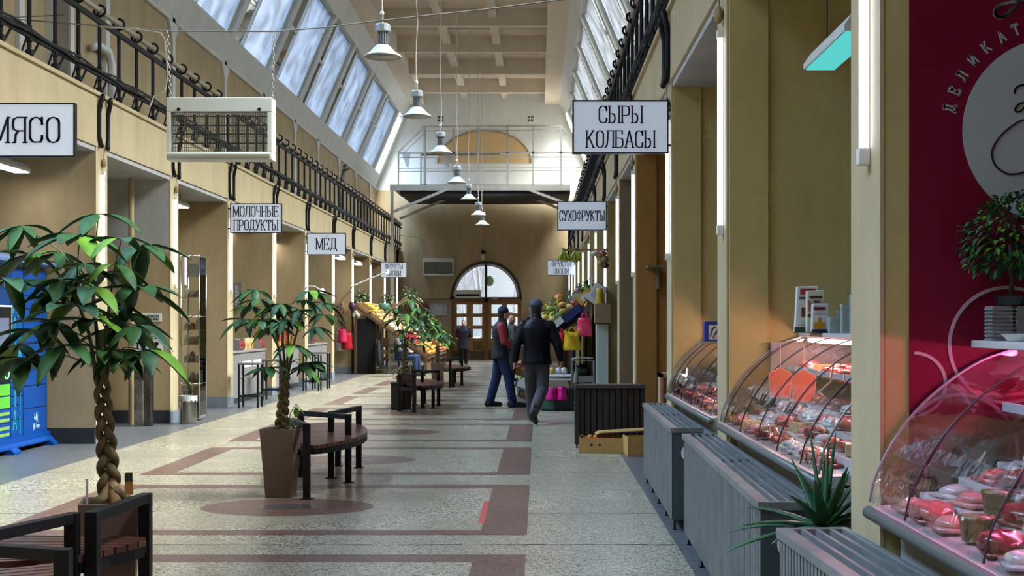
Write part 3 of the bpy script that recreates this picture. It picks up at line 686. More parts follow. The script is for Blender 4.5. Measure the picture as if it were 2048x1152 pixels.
GL = {
 'М': (.60, [[(0,0),(0,1),(.30,.10),(.60,1),(.60,0)], sf(0,0), sf(.6,0), sf(0,1,a_,0), sf(.6,1,0,a_)]),
 'Я': (.46, [[(.46,0),(.46,1)], [(.46,1),(.15,1),(.03,.93),(0,.8),(0,.65),(.03,.53),(.15,.46),(.46,.46)], [(.2,.46),(.1,.3),(.08,0)], sf(.46,0), sf(.46,1,0), sf(.06,0,.08,.05)]),
 'С': (.46, [Cc, [(W,.72),(W,1)], [(W,.12),(W,.28)]]), 'О': (.46, [Oo]),
 'Л': (.48, [[(-.04,.02),(.05,.14),(.1,.45),(.12,1),(.48,1),(.48,0)], sf(.48,0), [(-.1,.0),(0,.03)], [(.02,1),(.56,1)]]),
 'Ч': (.46, [[(0,1),(0,.62),(.06,.5),(.2,.46),(.46,.46)], [(.46,0),(.46,1)], sf(0,1), sf(.46,1), sf(.46,0)]),
 'Н': (.46, [[(0,0),(0,1)], [(.46,0),(.46,1)], [(0,.5),(.46,.5)], sf(0,0), sf(0,1), sf(.46,0), sf(.46,1)]),
 'Ы': (.62, [[(0,0),(0,1)], [(0,.54),(.2,.54),(.3,.48),(.34,.36),(.34,.18),(.3,.06),(.2,0),(0,0)], [(.62,0),(.62,1)], sf(0,0,a_,0), sf(0,1), sf(.62,0), sf(.62,1)]),
 'Е': (.44, [[(0,0),(0,1)], [(-a_,1),(.44,1),(.44,.82)], [(-a_,0),(.44,0),(.44,.18)], [(0,.5),(.3,.5)], [(.3,.58),(.3,.42)]]),
 'П': (.46, [[(0,0),(0,1)], [(.46,0),(.46,1)], [(-a_,1),(.46+a_,1)], sf(0,0), sf(.46,0)]),
 'Р': (.44, [[(0,0),(0,1)], Rb(.44,.56,.44), sf(0,0), sf(0,1,a_,0)]),
 'Д': (.52, [[(.06,.05),(.12,.4),(.12,1),(.44,1),(.44,.05)], [(.04,1),(.52,1)], [(-.04,-.14),(-.04,.04),(.58,.04),(.58,-.14)]]),
 'У': (.48, [[(0,1),(.24,.38)], [(.48,1),(.2,.12),(.14,.02),(.04,0),(.02,.08)], sf(0,1), sf(.48,1)]),
 'К': (.48, [[(0,0),(0,1)], [(.44,1),(.05,.48)], [(.16,.6),(.46,0)], sf(0,0), sf(0,1), sf(.44,1), sf(.46,0)]),
 'Т': (.52, [[(.26,0),(.26,1)], [(0,.8),(0,1),(.52,1),(.52,.8)], sf(.26,0)]),
 'Х': (.48, [[(0,0),(.48,1)], [(.48,0),(0,1)], sf(0,0), sf(.48,0), sf(0,1), sf(.48,1)]),
 'Ф': (.60, [[(.3,-.02),(.3,1.02)], [(.14,.82),(.04,.76),(0,.65),(0,.35),(.04,.24),(.14,.18),(.46,.18),(.56,.24),(.6,.35),(.6,.65),(.56,.76),(.46,.82),(.14,.82)], sf(.3,0), sf(.3,1)]),
 'В': (.46, [[(0,0),(0,1)], Rb(.5,.5,.4), Rb(0,.5,.46), sf(0,0,a_,0), sf(0,1,a_,0)]),
 'Щ': (.64, [[(0,1),(0,0),(.64,0),(.64,1)], [(.32,0),(.32,1)], [(.64,0),(.74,0),(.74,-.16)], sf(0,1), sf(.32,1), sf(.64,1)]),
 'И': (.48, [[(0,1),(0,0)], [(0,.02),(.48,.98)], [(.48,1),(.48,0)], sf(0,0,a_,.04), sf(0,1), sf(.48,0), sf(.48,1,.04,a_)]),
 'Б': (.46, [[(0,0),(0,1)], [(-a_,1),(.42,1),(.42,.82)], Rb(0,.56,.46), sf(0,0,a_,0)]),
 'А': (.50, [[(0,0),(.25,1),(.5,0)], [(.09,.34),(.41,.34)], sf(0,0), sf(.5,0)]),
 'Й': (.48, [[(0,1),(0,0)], [(0,.02),(.48,.98)], [(.48,1),(.48,0)], [(.12,1.2),(.24,1.12),(.36,1.2)]]),
 'Ь': (.46, [[(0,0),(0,1)], Rb(0,.56,.46), sf(0,1)]),
 'Ш': (.64, [[(0,1),(0,0),(.64,0),(.64,1)], [(.32,0),(.32,1)]]),
 '1': (.2, [[(0,.8),(.1,.9),(.14,1),(.14,0)], sf(.14,0)]), ' ': (.3, []), '-': (.3, [[(0,.5),(.3,.5)]]),
 'N': (.46, [[(0,0),(0,1),(.46,0),(.46,1)]]), 'Q': (.46, [Oo, [(.3,.2),(.5,-.05)]]), 'I': (.1, [[(.05,0),(.05,1)]]),
}
GL['Ё'] = (GL['Е'][0], GL['Е'][1]+[[(.1,1.2),(.16,1.2)], [(.28,1.2),(.34,1.2)]])
GL['O'] = GL['О']; GL['A'] = GL['А']
def textmb(txt, h, w_total=None, sw=.07, thick=.004, serif=True, gap=.2, mb=None, org=(0,0), ang=0, plain=False):
    """letters in the x,z plane, centred on org, facing -y"""
    m = mb or MB()
    ws = [GL[c][0] for c in txt]; tot = sum(ws)+gap*(len(txt)-1)
    kx = (w_total/h/tot) if w_total else 1
    x = -tot*kx/2; ca, sa = math.cos(ang), math.sin(ang)
    for c, wd in zip(txt, ws):
        for st in GL[c][1]:
            if plain and len(st) == 2 and abs(st[0][1]-st[1][1]) < 1e-6 and abs(st[0][0]-st[1][0]) <= 2*a_+.001 and st[0][1] in (0, 1): continue
            pp = []
            for (u, v) in st:
                X, Z = (x+u*kx)*h, (v-.5)*h
                pp.append((org[0]+X*ca-Z*sa, org[1]+X*sa+Z*ca))
            for (p, q) in zip(pp, pp[1:]):
                d = Vector((q[0]-p[0], q[1]-p[1])); L_ = d.length
                if L_ < 1e-7: continue
                d /= L_; nrm = Vector((-d.y, d.x)); hv = abs(d.x) > .85 and not plain
                hw = sw*h/2*(.62 if hv else 1); e = hw*.5
                P0_ = Vector(p)-d*e; P1_ = Vector(q)+d*e
                m.prism([tuple(P0_-nrm*hw), tuple(P1_-nrm*hw), tuple(P1_+nrm*hw), tuple(P0_+nrm*hw)], -thick, 0, 'y')
        x += (wd+gap)*kx
    return m
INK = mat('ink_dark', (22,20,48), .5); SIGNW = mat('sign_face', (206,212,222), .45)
SIGNW.node_tree.nodes['Principled BSDF'].inputs['Emission Color'].default_value = (.6,.7,.85,1); SIGNW.node_tree.nodes['Principled BSDF'].inputs['Emission Strength'].default_value = .16  # faint glow added to the faces, in place of light from the tubes
SIGNL = mat('sign_face_glow', (206,216,230), .45, emit=.16)
def sign(px0, px1, py0, py1, Y, lines, lab, side, twidths, th, lit=False, font_gap=.2):
    a = P(px0, py1, Y); b = P(px1, py0, Y); w_ = b.x-a.x; h = b.z-a.z
    t = thing('hanging_sign', lab, 'sign', ((a.x+b.x)/2, Y, a.z), group='market signs standing out from the pilasters')
    f = .014; X = w_/2
    build('frame', MB().box(-X, X, -.03, .03, 0, f).box(-X, X, -.03, .03, h-f, h).box(-X, -X+f, -.03, .03, f, h-f).box(X-f, X, -.03, .03, f, h-f), BLK, t)
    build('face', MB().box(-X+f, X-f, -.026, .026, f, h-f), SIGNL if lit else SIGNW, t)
    n = len(lines)
    for i, (ln, tw, cz) in enumerate(zip(lines, twidths, (([.5] if n == 1 else [.73, .27])))):
        m = textmb(ln, th*h, tw*w_, sw=.095, gap=font_gap); m.xf(Matrix.Translation((0, -.027, cz*h))); build('lettering', m, INK, t)
    s = -1 if side == 'left' else 1; xh = XL if side == 'left' else XR
    xx = -X if side == 'left' else X; wx = xh-(a.x+b.x)/2
    build('wall_bracket', MB().box(min(xx, wx), max(xx, wx), -.012, .012, h*.8, h*.84).box(min(xx, wx), max(xx, wx), -.012, .012, h*.14, h*.18), BLK, t)
    return t
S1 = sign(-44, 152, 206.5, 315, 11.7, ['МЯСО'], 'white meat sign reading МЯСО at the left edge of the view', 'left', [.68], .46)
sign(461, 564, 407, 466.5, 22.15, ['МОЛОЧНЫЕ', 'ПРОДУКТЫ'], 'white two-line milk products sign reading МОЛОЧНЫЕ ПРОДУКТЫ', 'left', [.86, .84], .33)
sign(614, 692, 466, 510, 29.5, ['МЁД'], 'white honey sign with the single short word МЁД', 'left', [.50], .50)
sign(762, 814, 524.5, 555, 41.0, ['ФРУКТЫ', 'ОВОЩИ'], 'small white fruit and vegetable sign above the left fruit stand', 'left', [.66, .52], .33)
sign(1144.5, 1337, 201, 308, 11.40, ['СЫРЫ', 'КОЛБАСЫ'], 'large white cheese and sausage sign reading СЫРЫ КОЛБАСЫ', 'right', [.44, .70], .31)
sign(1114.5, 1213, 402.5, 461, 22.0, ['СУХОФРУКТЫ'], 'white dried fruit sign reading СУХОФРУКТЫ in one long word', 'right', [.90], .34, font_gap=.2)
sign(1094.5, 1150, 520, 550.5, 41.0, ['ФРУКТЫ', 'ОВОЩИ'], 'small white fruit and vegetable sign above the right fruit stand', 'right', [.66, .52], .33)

# ------------------------------------------------------------------ gallery details
g = XGL
m = MB(); m.box(g, g+.06, 16.75, 17.25, ZF1, 6.45); dd = struct('door_2', m, mat('gallery_door_brown', (112,96,84), .6))
m = MB(); m.box(g, g+.09, 16.62, 16.75, ZF1, 6.55); m.box(g, g+.09, 17.25, 17.40, ZF1, 6.55); build('door_frame', m, WHITE, dd)
tag(build('gallery_pipe', MB().tube([(g+.1, 18.9, 4.2), (g+.1, 18.9, 5.2), (g+.1, 18.75, 5.36), (g+.1, 18.3, 5.36), (g+.1, 18.1, 5.28)], .05, 10), WPLAS, smooth=True), 'white bent pipe on the upper gallery wall behind the near railing', 'pipe')
m = MB(); r = random.Random(4)
m.tube([P(689,338,37.2), P(686,352,37.2), P(680,380,37.2), P(682,405,37.2), P(686,428,37.2)], [(.06,.05),(.12,.06),(.22,.07),(.24,.08),(.10,.05)], 12)
m.tube([P(686,335,37.1), P(694,328,37.1)], [.05,.02], 6); m.tube([P(690,340,37.1), P(702,336,37.1)], [.05,.02], 6)
tag(build('hanging_rag', m, mat('rag_grey', (120,126,126), .8, var=.3, vs=8), smooth=True), 'grey cloth bundle tied to the left balcony railing above the honey sign', 'cloth')
for k, (px, py) in enumerate(((104,200),(196,392*.0+232),(588,417))):
    pass
# ------------------------------------------------------------------ potted money trees
LEAF = mat('leaf_green', (46,86,36), .55, spec=.22, vs=9, col2=(30,58,30)); LEAFB = mat('leaf_fresh', (104,144,44), .55, spec=.22, col2=(70,116,36), vs=8)
LEAFD = mat('leaf_deep', (28,58,36), .52, spec=.22, col2=(60,96,66), vs=7); BARK = mat('money_tree_bark', (122,106,74), .85, col2=(78,76,48), vs=14, bump=.6, bs=40)
BARKR = mat('bark_tan_root', (160,124,88), .8, var=.3, vs=12, bump=.5, bs=40)
POT = mat('planter_taupe', (104,86,76), .55); SOIL = mat('soil', (48,38,28), .95, bump=.8, bs=40)
for mm in (LEAF, LEAFB, LEAFD):
    b = mm.node_tree.nodes['Principled BSDF']; b.inputs['Subsurface Weight'].default_value = 0; b.inputs['Transmission Weight'].default_value = 0
def leaflet(m, p, d, up, L_, w_, r, droop=.5):
    d = d.normalized(); side = d.cross(up).normalized(); n_ = side.cross(d).normalized(); vs = []
    prof = [(0,.05),(.15,.45),(.35,.9),(.55,1),(.75,.8),(.9,.4),(1,.03)]
    for t, q in prof:
        c = p+d*L_*t-Vector((0,0,1))*droop*L_*t*t
        hw = w_/2*q; vs += [c-side*hw+n_*hw*.35, c, c+side*hw+n_*hw*.35]
    fs = []
    for i in range(len(prof)-1):
        a = i*3; fs += [(a,a+3,a+4,a+1),(a+1,a+4,a+5,a+2)]
    m.add(vs, fs)
def palmate(m, hub, out, r, L0, n=None, w0=.36):
    n = n or r.randint(5, 7); out = out.normalized()
    ref = Vector((0,0,1)) if abs(out.z) < .9 else Vector((1,0,0))
    a = out.cross(ref).normalized(); b = a.cross(out)
    hv = (out*.35+Vector((0,0,.55))).normalized()
    for k in range(n):
        th = -2.3+4.6*k/(n-1)+r.uniform(-.12,.12)
        fl = Vector((out.x, out.y, 0)); fl = fl.normalized() if fl.length > .05 else Vector((1,0,0))
        sd = Vector((-fl.y, fl.x, 0)); d = fl*math.cos(th)+sd*math.sin(th)+Vector((0,0,r.uniform(-.45,.12)))
        L_ = L0*(.72+.34*math.cos(th/2))*r.uniform(.85,1.12)
        m.mi = r.choice((0,0,0,1,2,2)); leaflet(m, hub, d, Vector((0,0,1)), L_, L_*w0, r, droop=r.uniform(.1,.6))
def potted_tree(lab, x, y, rz, ztop, hubs, leafL, seed, lean=(0,0), braid=True, pot=True, thick=1.0, pale=False, sigma=.0, hh=.57):
    r = random.Random(seed)
    t = thing('potted_money_tree', lab, 'potted tree', (x, y, 0), rz)
    a, b, h = .105, .145, hh
    m = MB(); n = 4
    ring = lambda q, z: [(-q,-q,z),(q,-q,z),(q,q,z),(-q,q,z)]
    vs = ring(a,0)+ring(b,h)+ring(b-.014,h)+ring(b-.03,h-.05)
    fs = [(3,2,1,0)]
    for k in range(3): fs += [(4*k+i, 4*k+(i+1)%4, 4*k+4+(i+1)%4, 4*k+4+i) for i in range(4)]
    m.add(vs, fs); build('planter', m, POT, t, bevel=.004)
    m = MB(); q = b-.031; m.box(-q, q, -q, q, h-.09, h-.045); build('soil', m, SOIL, t)
    inv = Matrix.Rotation(-rz, 4, 'Z') @ Matrix.Translation((-x, -y, 0))
    hubs = [inv @ v for v in hubs]; m = MB()
    lx, ly = (inv.to_3x3() @ Vector((lean[0], lean[1], 0))).xy
    zt = ztop; k3 = 3; ns = 64
    for k in range(k3):
        pts = []; rs = []
        for i in range(ns+1):
            q = i/ns; z = h-.05+(zt-h+.05)*q; aa = 2*PI*k/k3+q*PI*(4.2 if thick > 1 else 3.2)
            rad = (.030*thick if q > .16 else .030*thick+.035*(1-q/.16)*thick)*(1-.35*q)
            ph = q*2*PI*(2.5 if thick > 1 else 2.6)+2*PI*k/3; pts.append((lx*q+rad*1.3*math.sin(ph), ly*q+rad*.9*math.sin(2*ph), z)); rs.append((.025*thick if q > .1 else (.025+.014*(1-q/.1))*thick)*(1-.45*q))
        m.tube(pts, rs, 8)
    build('braided_trunk', m, BARK, t, smooth=True)
    if thick > 1:
        m = MB()
        for k in range(4):
            a = 2*PI*k/4+.5; m.tube([(.055*math.cos(a),.055*math.sin(a),h-.06),(.035*math.cos(a),.035*math.sin(a),h+.01),(.012*math.cos(a),.012*math.sin(a),h+.11)], [.034,.030,.018], 8)
        build('root_flare', m, BARKR, t, smooth=True)
    top = Vector((lx, ly, zt)); st = MB()
    nst = 4; tips = []
    cen = sum(hubs, Vector())/len(hubs)
    for k in range(nst):
        aa = 2*PI*k/nst+.4; e = Vector((top.x+.11*thick*math.cos(aa)*1.1, top.y+.11*thick*math.sin(aa), zt+(cen.z-zt)*(.85+.25*r.random())))
        st.tube([top+Vector((.02*math.cos(aa), .02*math.sin(aa), -.05)), (top+e)/2+Vector((r.uniform(-.02,.02),0,0)), e], [.013*thick, .010*thick, .008*thick], 6); tips.append((top, e))
    lv = MB()
    for hb in hubs:
        best = min(tips, key=lambda te: (te[1]-hb).length)
        q = max(.05, min(1, (hb.z-.05-best[0].z)/max(.05, best[1].z-best[0].z))); s0 = best[0].lerp(best[1], q)
        mid = (s0+hb)/2+Vector((0,0,.04)); st.tube([s0, mid, hb], [.0045*thick, .003*thick, .0028*thick], 5)
        out = hb-Vector((top.x, top.y, hb.z)); out = out if out.length > .03 else Vector((r.uniform(-1,1), r.uniform(-1,1), .2))
        palmate(lv, hb, out, r, leafL*r.uniform(.8, 1.1))
    build('green_stems', st, mat('stem_green', (72,84,44), .6), t, smooth=True)
    f = build('leaves', lv, [LEAFB, LEAFB, LEAF] if pale else [LEAF, LEAFB, LEAFD], t, smooth=True, recalc=False); f['kind'] = 'stuff'
    sd = f.modifiers.new('thick', 'SOLIDIFY'); sd.thickness = .0012
    return t
rr_ = random.Random(5)
def hubs_px(lst, Y, dep): return [P(a, b, Y+rr_.uniform(-dep, dep)) for a, b in lst]
T1Y = 6.35
H1 = [(197,428),(46,452),(55,510),(118,505),(168,528),(208,548),(243,478),(232,528),(285,490),(272,575),(218,600),(150,612),(100,590),(48,716),(26,690),(108,642),(128,690),(185,640),(206,700),(250,628),(240,700),(272,650),(292,700),(70,660),(150,560),(180,575),(10,560),(225,655),(160,470),(120,560)]
potted_tree('largest potted tree with a thick braided trunk, behind the front slatted bench', -2.12, 6.45, .25, 1.20, hubs_px(H1, T1Y, .22), .235, 11, lean=(-.05, 0), thick=1.02)
H2 = [(512,580),(500,612),(522,640),(548,612),(562,608),(577,612),(622,582),(645,606),(652,630),(590,626),(545,655),(520,600),(632,655),(575,640),(600,620),(538,735),(608,735),(618,725),(585,690),(492,640),(560,640),(608,600)]
potted_tree('second potted tree in a brown square planter, beside the curved bench in mid aisle', -2.145, 10.83, -.06, 1.08, hubs_px(H2, 10.83, .2), .20, 12, lean=(.04, 0))
H3 = [(795,640),(812,628),(826,650),(806,662),(840,640),(852,665),(870,650),(820,600),(835,615),(790,618),(845,690),(800,690),(865,672),(826,676),(882,668)]
potted_tree('third potted tree, its crown in front of the left fruit stand', -2.25, 21.9, .1, 1.05, hubs_px(H3, 21.8, .25), .24, 13, thick=1.0)
H4 = [(868,655),(880,660),(892,668),(860,668),(876,676),(898,680),(850,676),(884,684)]
potted_tree('farthest and palest potted tree, left of the woman in the navy coat', -2.2, 28.3, .1, 1.0, hubs_px(H4, 28.3, .25), .20, 14, pale=True)
# bits in the pots
t = thing('paper_tag_stake', 'tan paper tag on a wooden stick standing in the front planter', 'plant tag', (P(249, 985, 6.35).x, 6.42, .44))
build('stick', MB().tube([(0,0,0),(0,0,.262)], .004, 6), mat('stick_wood', (190,160,120), .7), t)
build('tag', MB().prism([(-.022,.16),(.022,.16),(.018,.27),(-.015,.27)], -.006, 0, 'y'), mat('kraft_paper', (190,142,76), .8), t)
build('tag_label', MB().box(-.019,-.002,-.009,-.006,.225,.265).box(.002,.019,-.009,-.006,.225,.265), mat('label_dark', (40,56,50), .6), t)
tag(build('glass_tube', MB().tube([(-2.225,6.40,.50),(-2.222,6.40,.68)], .006, 8), mat('clear_plastic', (200,200,196), .2)), 'thin clear watering tube stuck in the front planter', 'tube')
m = MB(); r = random.Random(3)
for k in range(9):
    p = Vector((-2.08+r.uniform(-.02,.03), 10.76, .56+k*.012)); d = Vector((r.uniform(-.2,1), -.5, r.uniform(-.2,.9))); m.mi = k % 2; leaflet(m, p, d, Vector((0,0,1)), .07, .035, r, .4)
m.mi = 1
m.tube([(-2.09,10.78,.54),(-2.05,10.74,.70),(-2.0,10.72,.78),(-1.93,10.7,.70)], .004, 5); leaflet(m, Vector((-2.0,10.72,.76)), Vector((.1,-.3,-1)), Vector((0,1,0)), .09, .05, r, .1)
tag(build('variegated_vine', m, [mat('leaf_cream', (200,206,170), .5, col2=(110,150,90), vs=30), LEAFB], recalc=False), 'small cream and green vine trailing from the second planter', 'plant')
# ------------------------------------------------------------------ curved slatted benches
SLAT = mat('bench_slat', (92,52,40), .30, col2=(58,34,28), vs=10); BFR = mat('bench_frame_black', (10,11,14), .45, spec=.3)
def clip(poly, f, keep):   # keep side of half plane y>=f or y<=f
    out = []
    for i in range(len(poly)):
        a, b = poly[i], poly[(i+1) % len(poly)]; ia = (a[1]-f)*keep >= 0; ib = (b[1]-f)*keep >= 0
        if ia: out.append(a)
        if ia != ib: t = (f-a[1])/(b[1]-a[1]); out.append((a[0]+(b[0]-a[0])*t, f))
    return out
def smoothpoly(pts, n=4):
    out = []; k = len(pts)
    for i in range(k):
        p0, p1, p2, p3 = [Vector(pts[(i+j-1) % k]) for j in range(4)]
        for s in range(n):
            t = s/n; out.append(tuple(.5*((2*p1)+(-p0+p2)*t+(2*p0-5*p1+4*p2-p3)*t*t+(-p0+3*p1-3*p2+p3)*t**3)))
    return out
def bench(lab, polys, frames, legs, off=(0,0)):
    ox, oy = off; t = thing('curved_bench', lab, 'bench', (polys[0][0][0]+ox, polys[0][0][1]+oy, 0))
    bx, by = polys[0][0]
    for (poly, ang) in [(p, a) for p, a in zip(polys, (0, .5, 0))]:
        pl = [(a-bx, b-by) for a, b in poly]; pl = smoothpoly(pl)
        c, s = math.cos(ang), math.sin(ang); R = [(a*c+b*s, -a*s+b*c) for a, b in pl]
        ys_ = [p[1] for p in R]; m = MB(); y = min(ys_)+.004
        while y < max(ys_):
            q = clip(clip(R, y, 1), y+.06, -1)
            if len(q) >= 3: m.prism([(a*c-b*s, a*s+b*c) for a, b in q], .405, .435)
            y += .074
        build('slatted_seat', m, SLAT, t, bevel=.003)
        m = MB(); cx = sum(p[0] for p in pl)/len(pl); cy = sum(p[1] for p in pl)/len(pl)
        for i in range(len(pl)):
            a, b = pl[i], pl[(i+1) % len(pl)]
            a = (cx+(a[0]-cx)*.96, cy+(a[1]-cy)*.96); b = (cx+(b[0]-cx)*.96, cy+(b[1]-cy)*.96); m.bar((*a, .38), (*b, .38), .03, .05)
        build('seat_rim', m, BFR, t)
    for (a, b) in frames:
        a = (a[0]-bx, a[1]-by); b = (b[0]-bx, b[1]-by); z = .60
        m = MB(); m.bar((*a, z), (*b, z), .055, .045); m.bar((*a, .0), (*a, z+.022), .055, .055); m.bar((*b, .0), (*b, z+.022), .055, .055); m.bar((*a, .37), (*b, .37), .04, .05)
        for p in (a, b): m.box(p[0]-.05, p[0]+.05, p[1]-.05, p[1]+.05, 0, .008)
        build('arm_frame', m, BFR, t, bevel=.003)
    for a in legs:
        a = (a[0]-bx, a[1]-by); build('leg', MB().bar((*a, 0), (*a, .38), .055).box(a[0]-.05, a[0]+.05, a[1]-.05, a[1]+.05, 0, .008), BFR, t)
    return t
B2P = [(-1.87,10.75),(-1.68,11.15),(-1.59,11.7),(-1.62,12.3),(-1.78,12.95),(-2.02,13.25),(-2.3,13.1),(-2.36,12.4),(-2.24,11.6),(-2.06,11.15)]
B2F = [((-1.90,10.66),(-2.14,11.25)), ((-1.72,11.75),(-2.23,12.2)), ((-1.79,12.95),(-1.93,12.1))]
B2L = [(-2.02,13.1)]
bench('curved bench with black arm frames behind the second potted tree', [B2P], B2F, B2L)
bench('third black-framed bench, beside the black bin and the third potted tree', [B2P], [((-1.98,10.75),(-2.24,11.05)), ((-1.72,12.45),(-2.16,12.75)), ((-1.74,12.75),(-1.96,12.0))], B2L+[(-1.75,11.7)], (-.02, 10.15))
bench('farthest bench with a dark round seat, near the woman in the navy coat', [B2P], [((-1.98,10.75),(-2.3,11.3)), ((-1.79,12.0),(-2.25,12.1))], B2L+[(-1.79,11.9), (-1.93,10.9)], (.02, 18.1))
bench('front slatted bench cut by the bottom left corner, with black arm frames', [[(-1.86,6.15),(-1.93,5.82),(-2.05,5.62),(-2.45,5.5),(-2.8,5.7),(-2.75,6.2),(-2.35,6.2)], [(-2.0,5.5),(-1.85,5.15),(-1.79,4.88),(-2.1,4.85),(-2.6,4.95),(-2.9,5.3),(-2.6,5.42),(-2.2,5.38)]],
      [((-1.905,6.30),(-1.955,5.70)), ((-2.03,5.66),(-2.25,4.98)), ((-1.74,4.76),(-2.25,4.93))], [(-2.7,6.1)])
# black bin beside the third bench
t = thing('black_bin', 'small black lidded bin standing left of the third bench', 'bin', (-2.36, 21.6, 0))
build('bin_body', MB().box(-.08,.12,-.12,.12,0,.42), BLK, t, bevel=.01); build('lid', MB().box(-.09,.13,-.13,.13,.42,.46), BLK, t, bevel=.01)
# ------------------------------------------------------------------ parcel locker
BLUE = mat('locker_blue', (4,68,142), .45, spec=.3); BLUED = mat('locker_seam', (8,56,118), .5); LBL = mat('locker_lightblue', (60,170,214), .4); LGR = mat('locker_green', (96,190,60), .4); LGR2 = mat('locker_lime_bar', (132,176,80), .5)
X0 = -5.86
t = thing('parcel_locker', 'bright blue parcel locker with black screen on skid feet in the first left stall', 'parcel locker', (X0, 15.48, 0))
def ly(Y): return Y-15.4
build('body', MB().box(-.6, 0, -3.2, 0, .14, 2.06), BLUE, t, bevel=.01)
cols = [(0,-.73),(-.73,-1.08),(-1.08,-1.9),(-1.9,-2.5),(-2.5,-3.2)]
zr = {0: [.14,.46,.72,.9,1.0,1.1,1.22,1.34,1.46,1.6,1.75,2.06], 1: [.14,.36,.52,.62,.72,.84,1.0,1.2,1.5,1.75,2.06], 2: [.14,.34,.5,.64,.78], 3: [.14,.4,.7,.95,1.2,1.45,1.75,2.06], 4: [.14,.5,.8,1.1,1.45,1.75,2.06]}
for ci, (a, b) in enumerate(cols):
    zz = zr[ci]
    for z0, z1 in zip(zz, zz[1:]):
        o = build('door', MB().box(.002, .014, b+.008, a-.008, z0+.008, z1-.008), LGR if (ci == 2 and z0 > .45) else BLUE, t, bevel=.003)
        if ci == 2 and z0 > .45: o['label'] = 'green locker door'
m = MB()
for z in (.2,.27,.36,.43): m.box(.015,.018,-1.8,-1.12,z,z+.035)
build('lime_bars', m, LGR2, t)
build('seams', MB().box(-.002,.004,-3.2,0,.14,2.06), BLUED, t)
m = MB(); r = random.Random(2)
for (y0, zz) in ((-.83,(.2,1.9)), (-.97,(.25,2.0))):
    z = zz[0]
    while z < zz[1]-.2:
        q = r.choice((0,1)); 
        if q: m.bar((.0165,y0-.05,z),(.0165,y0-.01,z+.22),.012,.003,up=(1,0,0)); m.bar((.0165,y0+.04,z),(.0165,y0,z+.22),.012,.003,up=(1,0,0)); m.bar((.0165,y0-.035,z+.07),(.0165,y0+.03,z+.07),.01,.003,up=(1,0,0))
        else: m.bar((.0165,y0,z),(.0165,y0,z+.2),.012,.003,up=(1,0,0))
        z += .26
build('pattern', m, mat('locker_pattern', (60,196,170), .5), t)
sc_ = build('screen_unit', MB().box(.0,.03,-1.86,-1.10,.80,1.62), BLK, t, bevel=.004)
build('screen_frame', MB().box(.02,.034,-1.88,-1.08,1.62,1.64).box(.02,.034,-1.10,-1.085,.8,1.62), WPLAS, t)
build('display', MB().box(.031,.034,-1.8,-1.17,1.12,1.5), mat('screen_grey', (110,118,140), .15), sc_)
m = MB(); m.tube([(.035,-1.24+.07*math.cos(a),.93+.1*math.sin(a)) for a in [PI+PI*k/10 for k in range(11)]], .008, 6); m.bar((.035,-1.17,.93),(.035,-1.17,.98),.014); m.bar((.035,-1.31,.93),(.035,-1.31,.98),.014)
build('hook_symbol', m, mat('symbol_green', (120,220,140), .5, emit=.4), sc_)
# characters on the lower right door, facing +x
m = MB()
for (txt, y_, z_) in (('ОЙ', -.37, .345), ('N ОО', -.35, .245)):
    g = textmb(txt, .075, None, sw=.2, plain=True, org=(0,0)); g.xf(Matrix.Translation((.0155, y_, z_)) @ Matrix.Rotation(PI/2, 4, 'Z')); m.add(g.v, g.f)
g = textmb('ОN', .07, None, sw=.2, plain=True); g.xf(Matrix.Translation((.0155, -1.22, 1.87)) @ Matrix.Rotation(PI/2, 4, 'Z')); m.add(g.v, g.f)
build('lettering', m, mat('locker_letters', (170,214,240), .5), t)
m = MB(); m.box(-.6,.05,-3.2,.0,.1,.16)
m.prism([(.0,.14),(.14,.03),(.14,.0),(.02,.0)], -.14, 0, 'y'); m.prism([(.0,.14),(.14,.03),(.14,.0),(.02,.0)], -1.3, -1.1, 'y'); m.prism([(.0,.14),(.14,.03),(.14,.0),(.02,.0)], -2.4, -2.2, 'y'); m.prism([(0,.15),(.09,.08),(.09,.06),(0,.1)], -3.2, 0, 'y')
build('skid_base', m, BLUE, t)
build('canopy', MB().prism([(-.1,2.06),(.12,2.12),(.12,2.15),(-.6,2.30),(-.6,2.06)], -3.2, .02, 'y'), mat('canopy_greyblue', (96,124,164), .4), t)
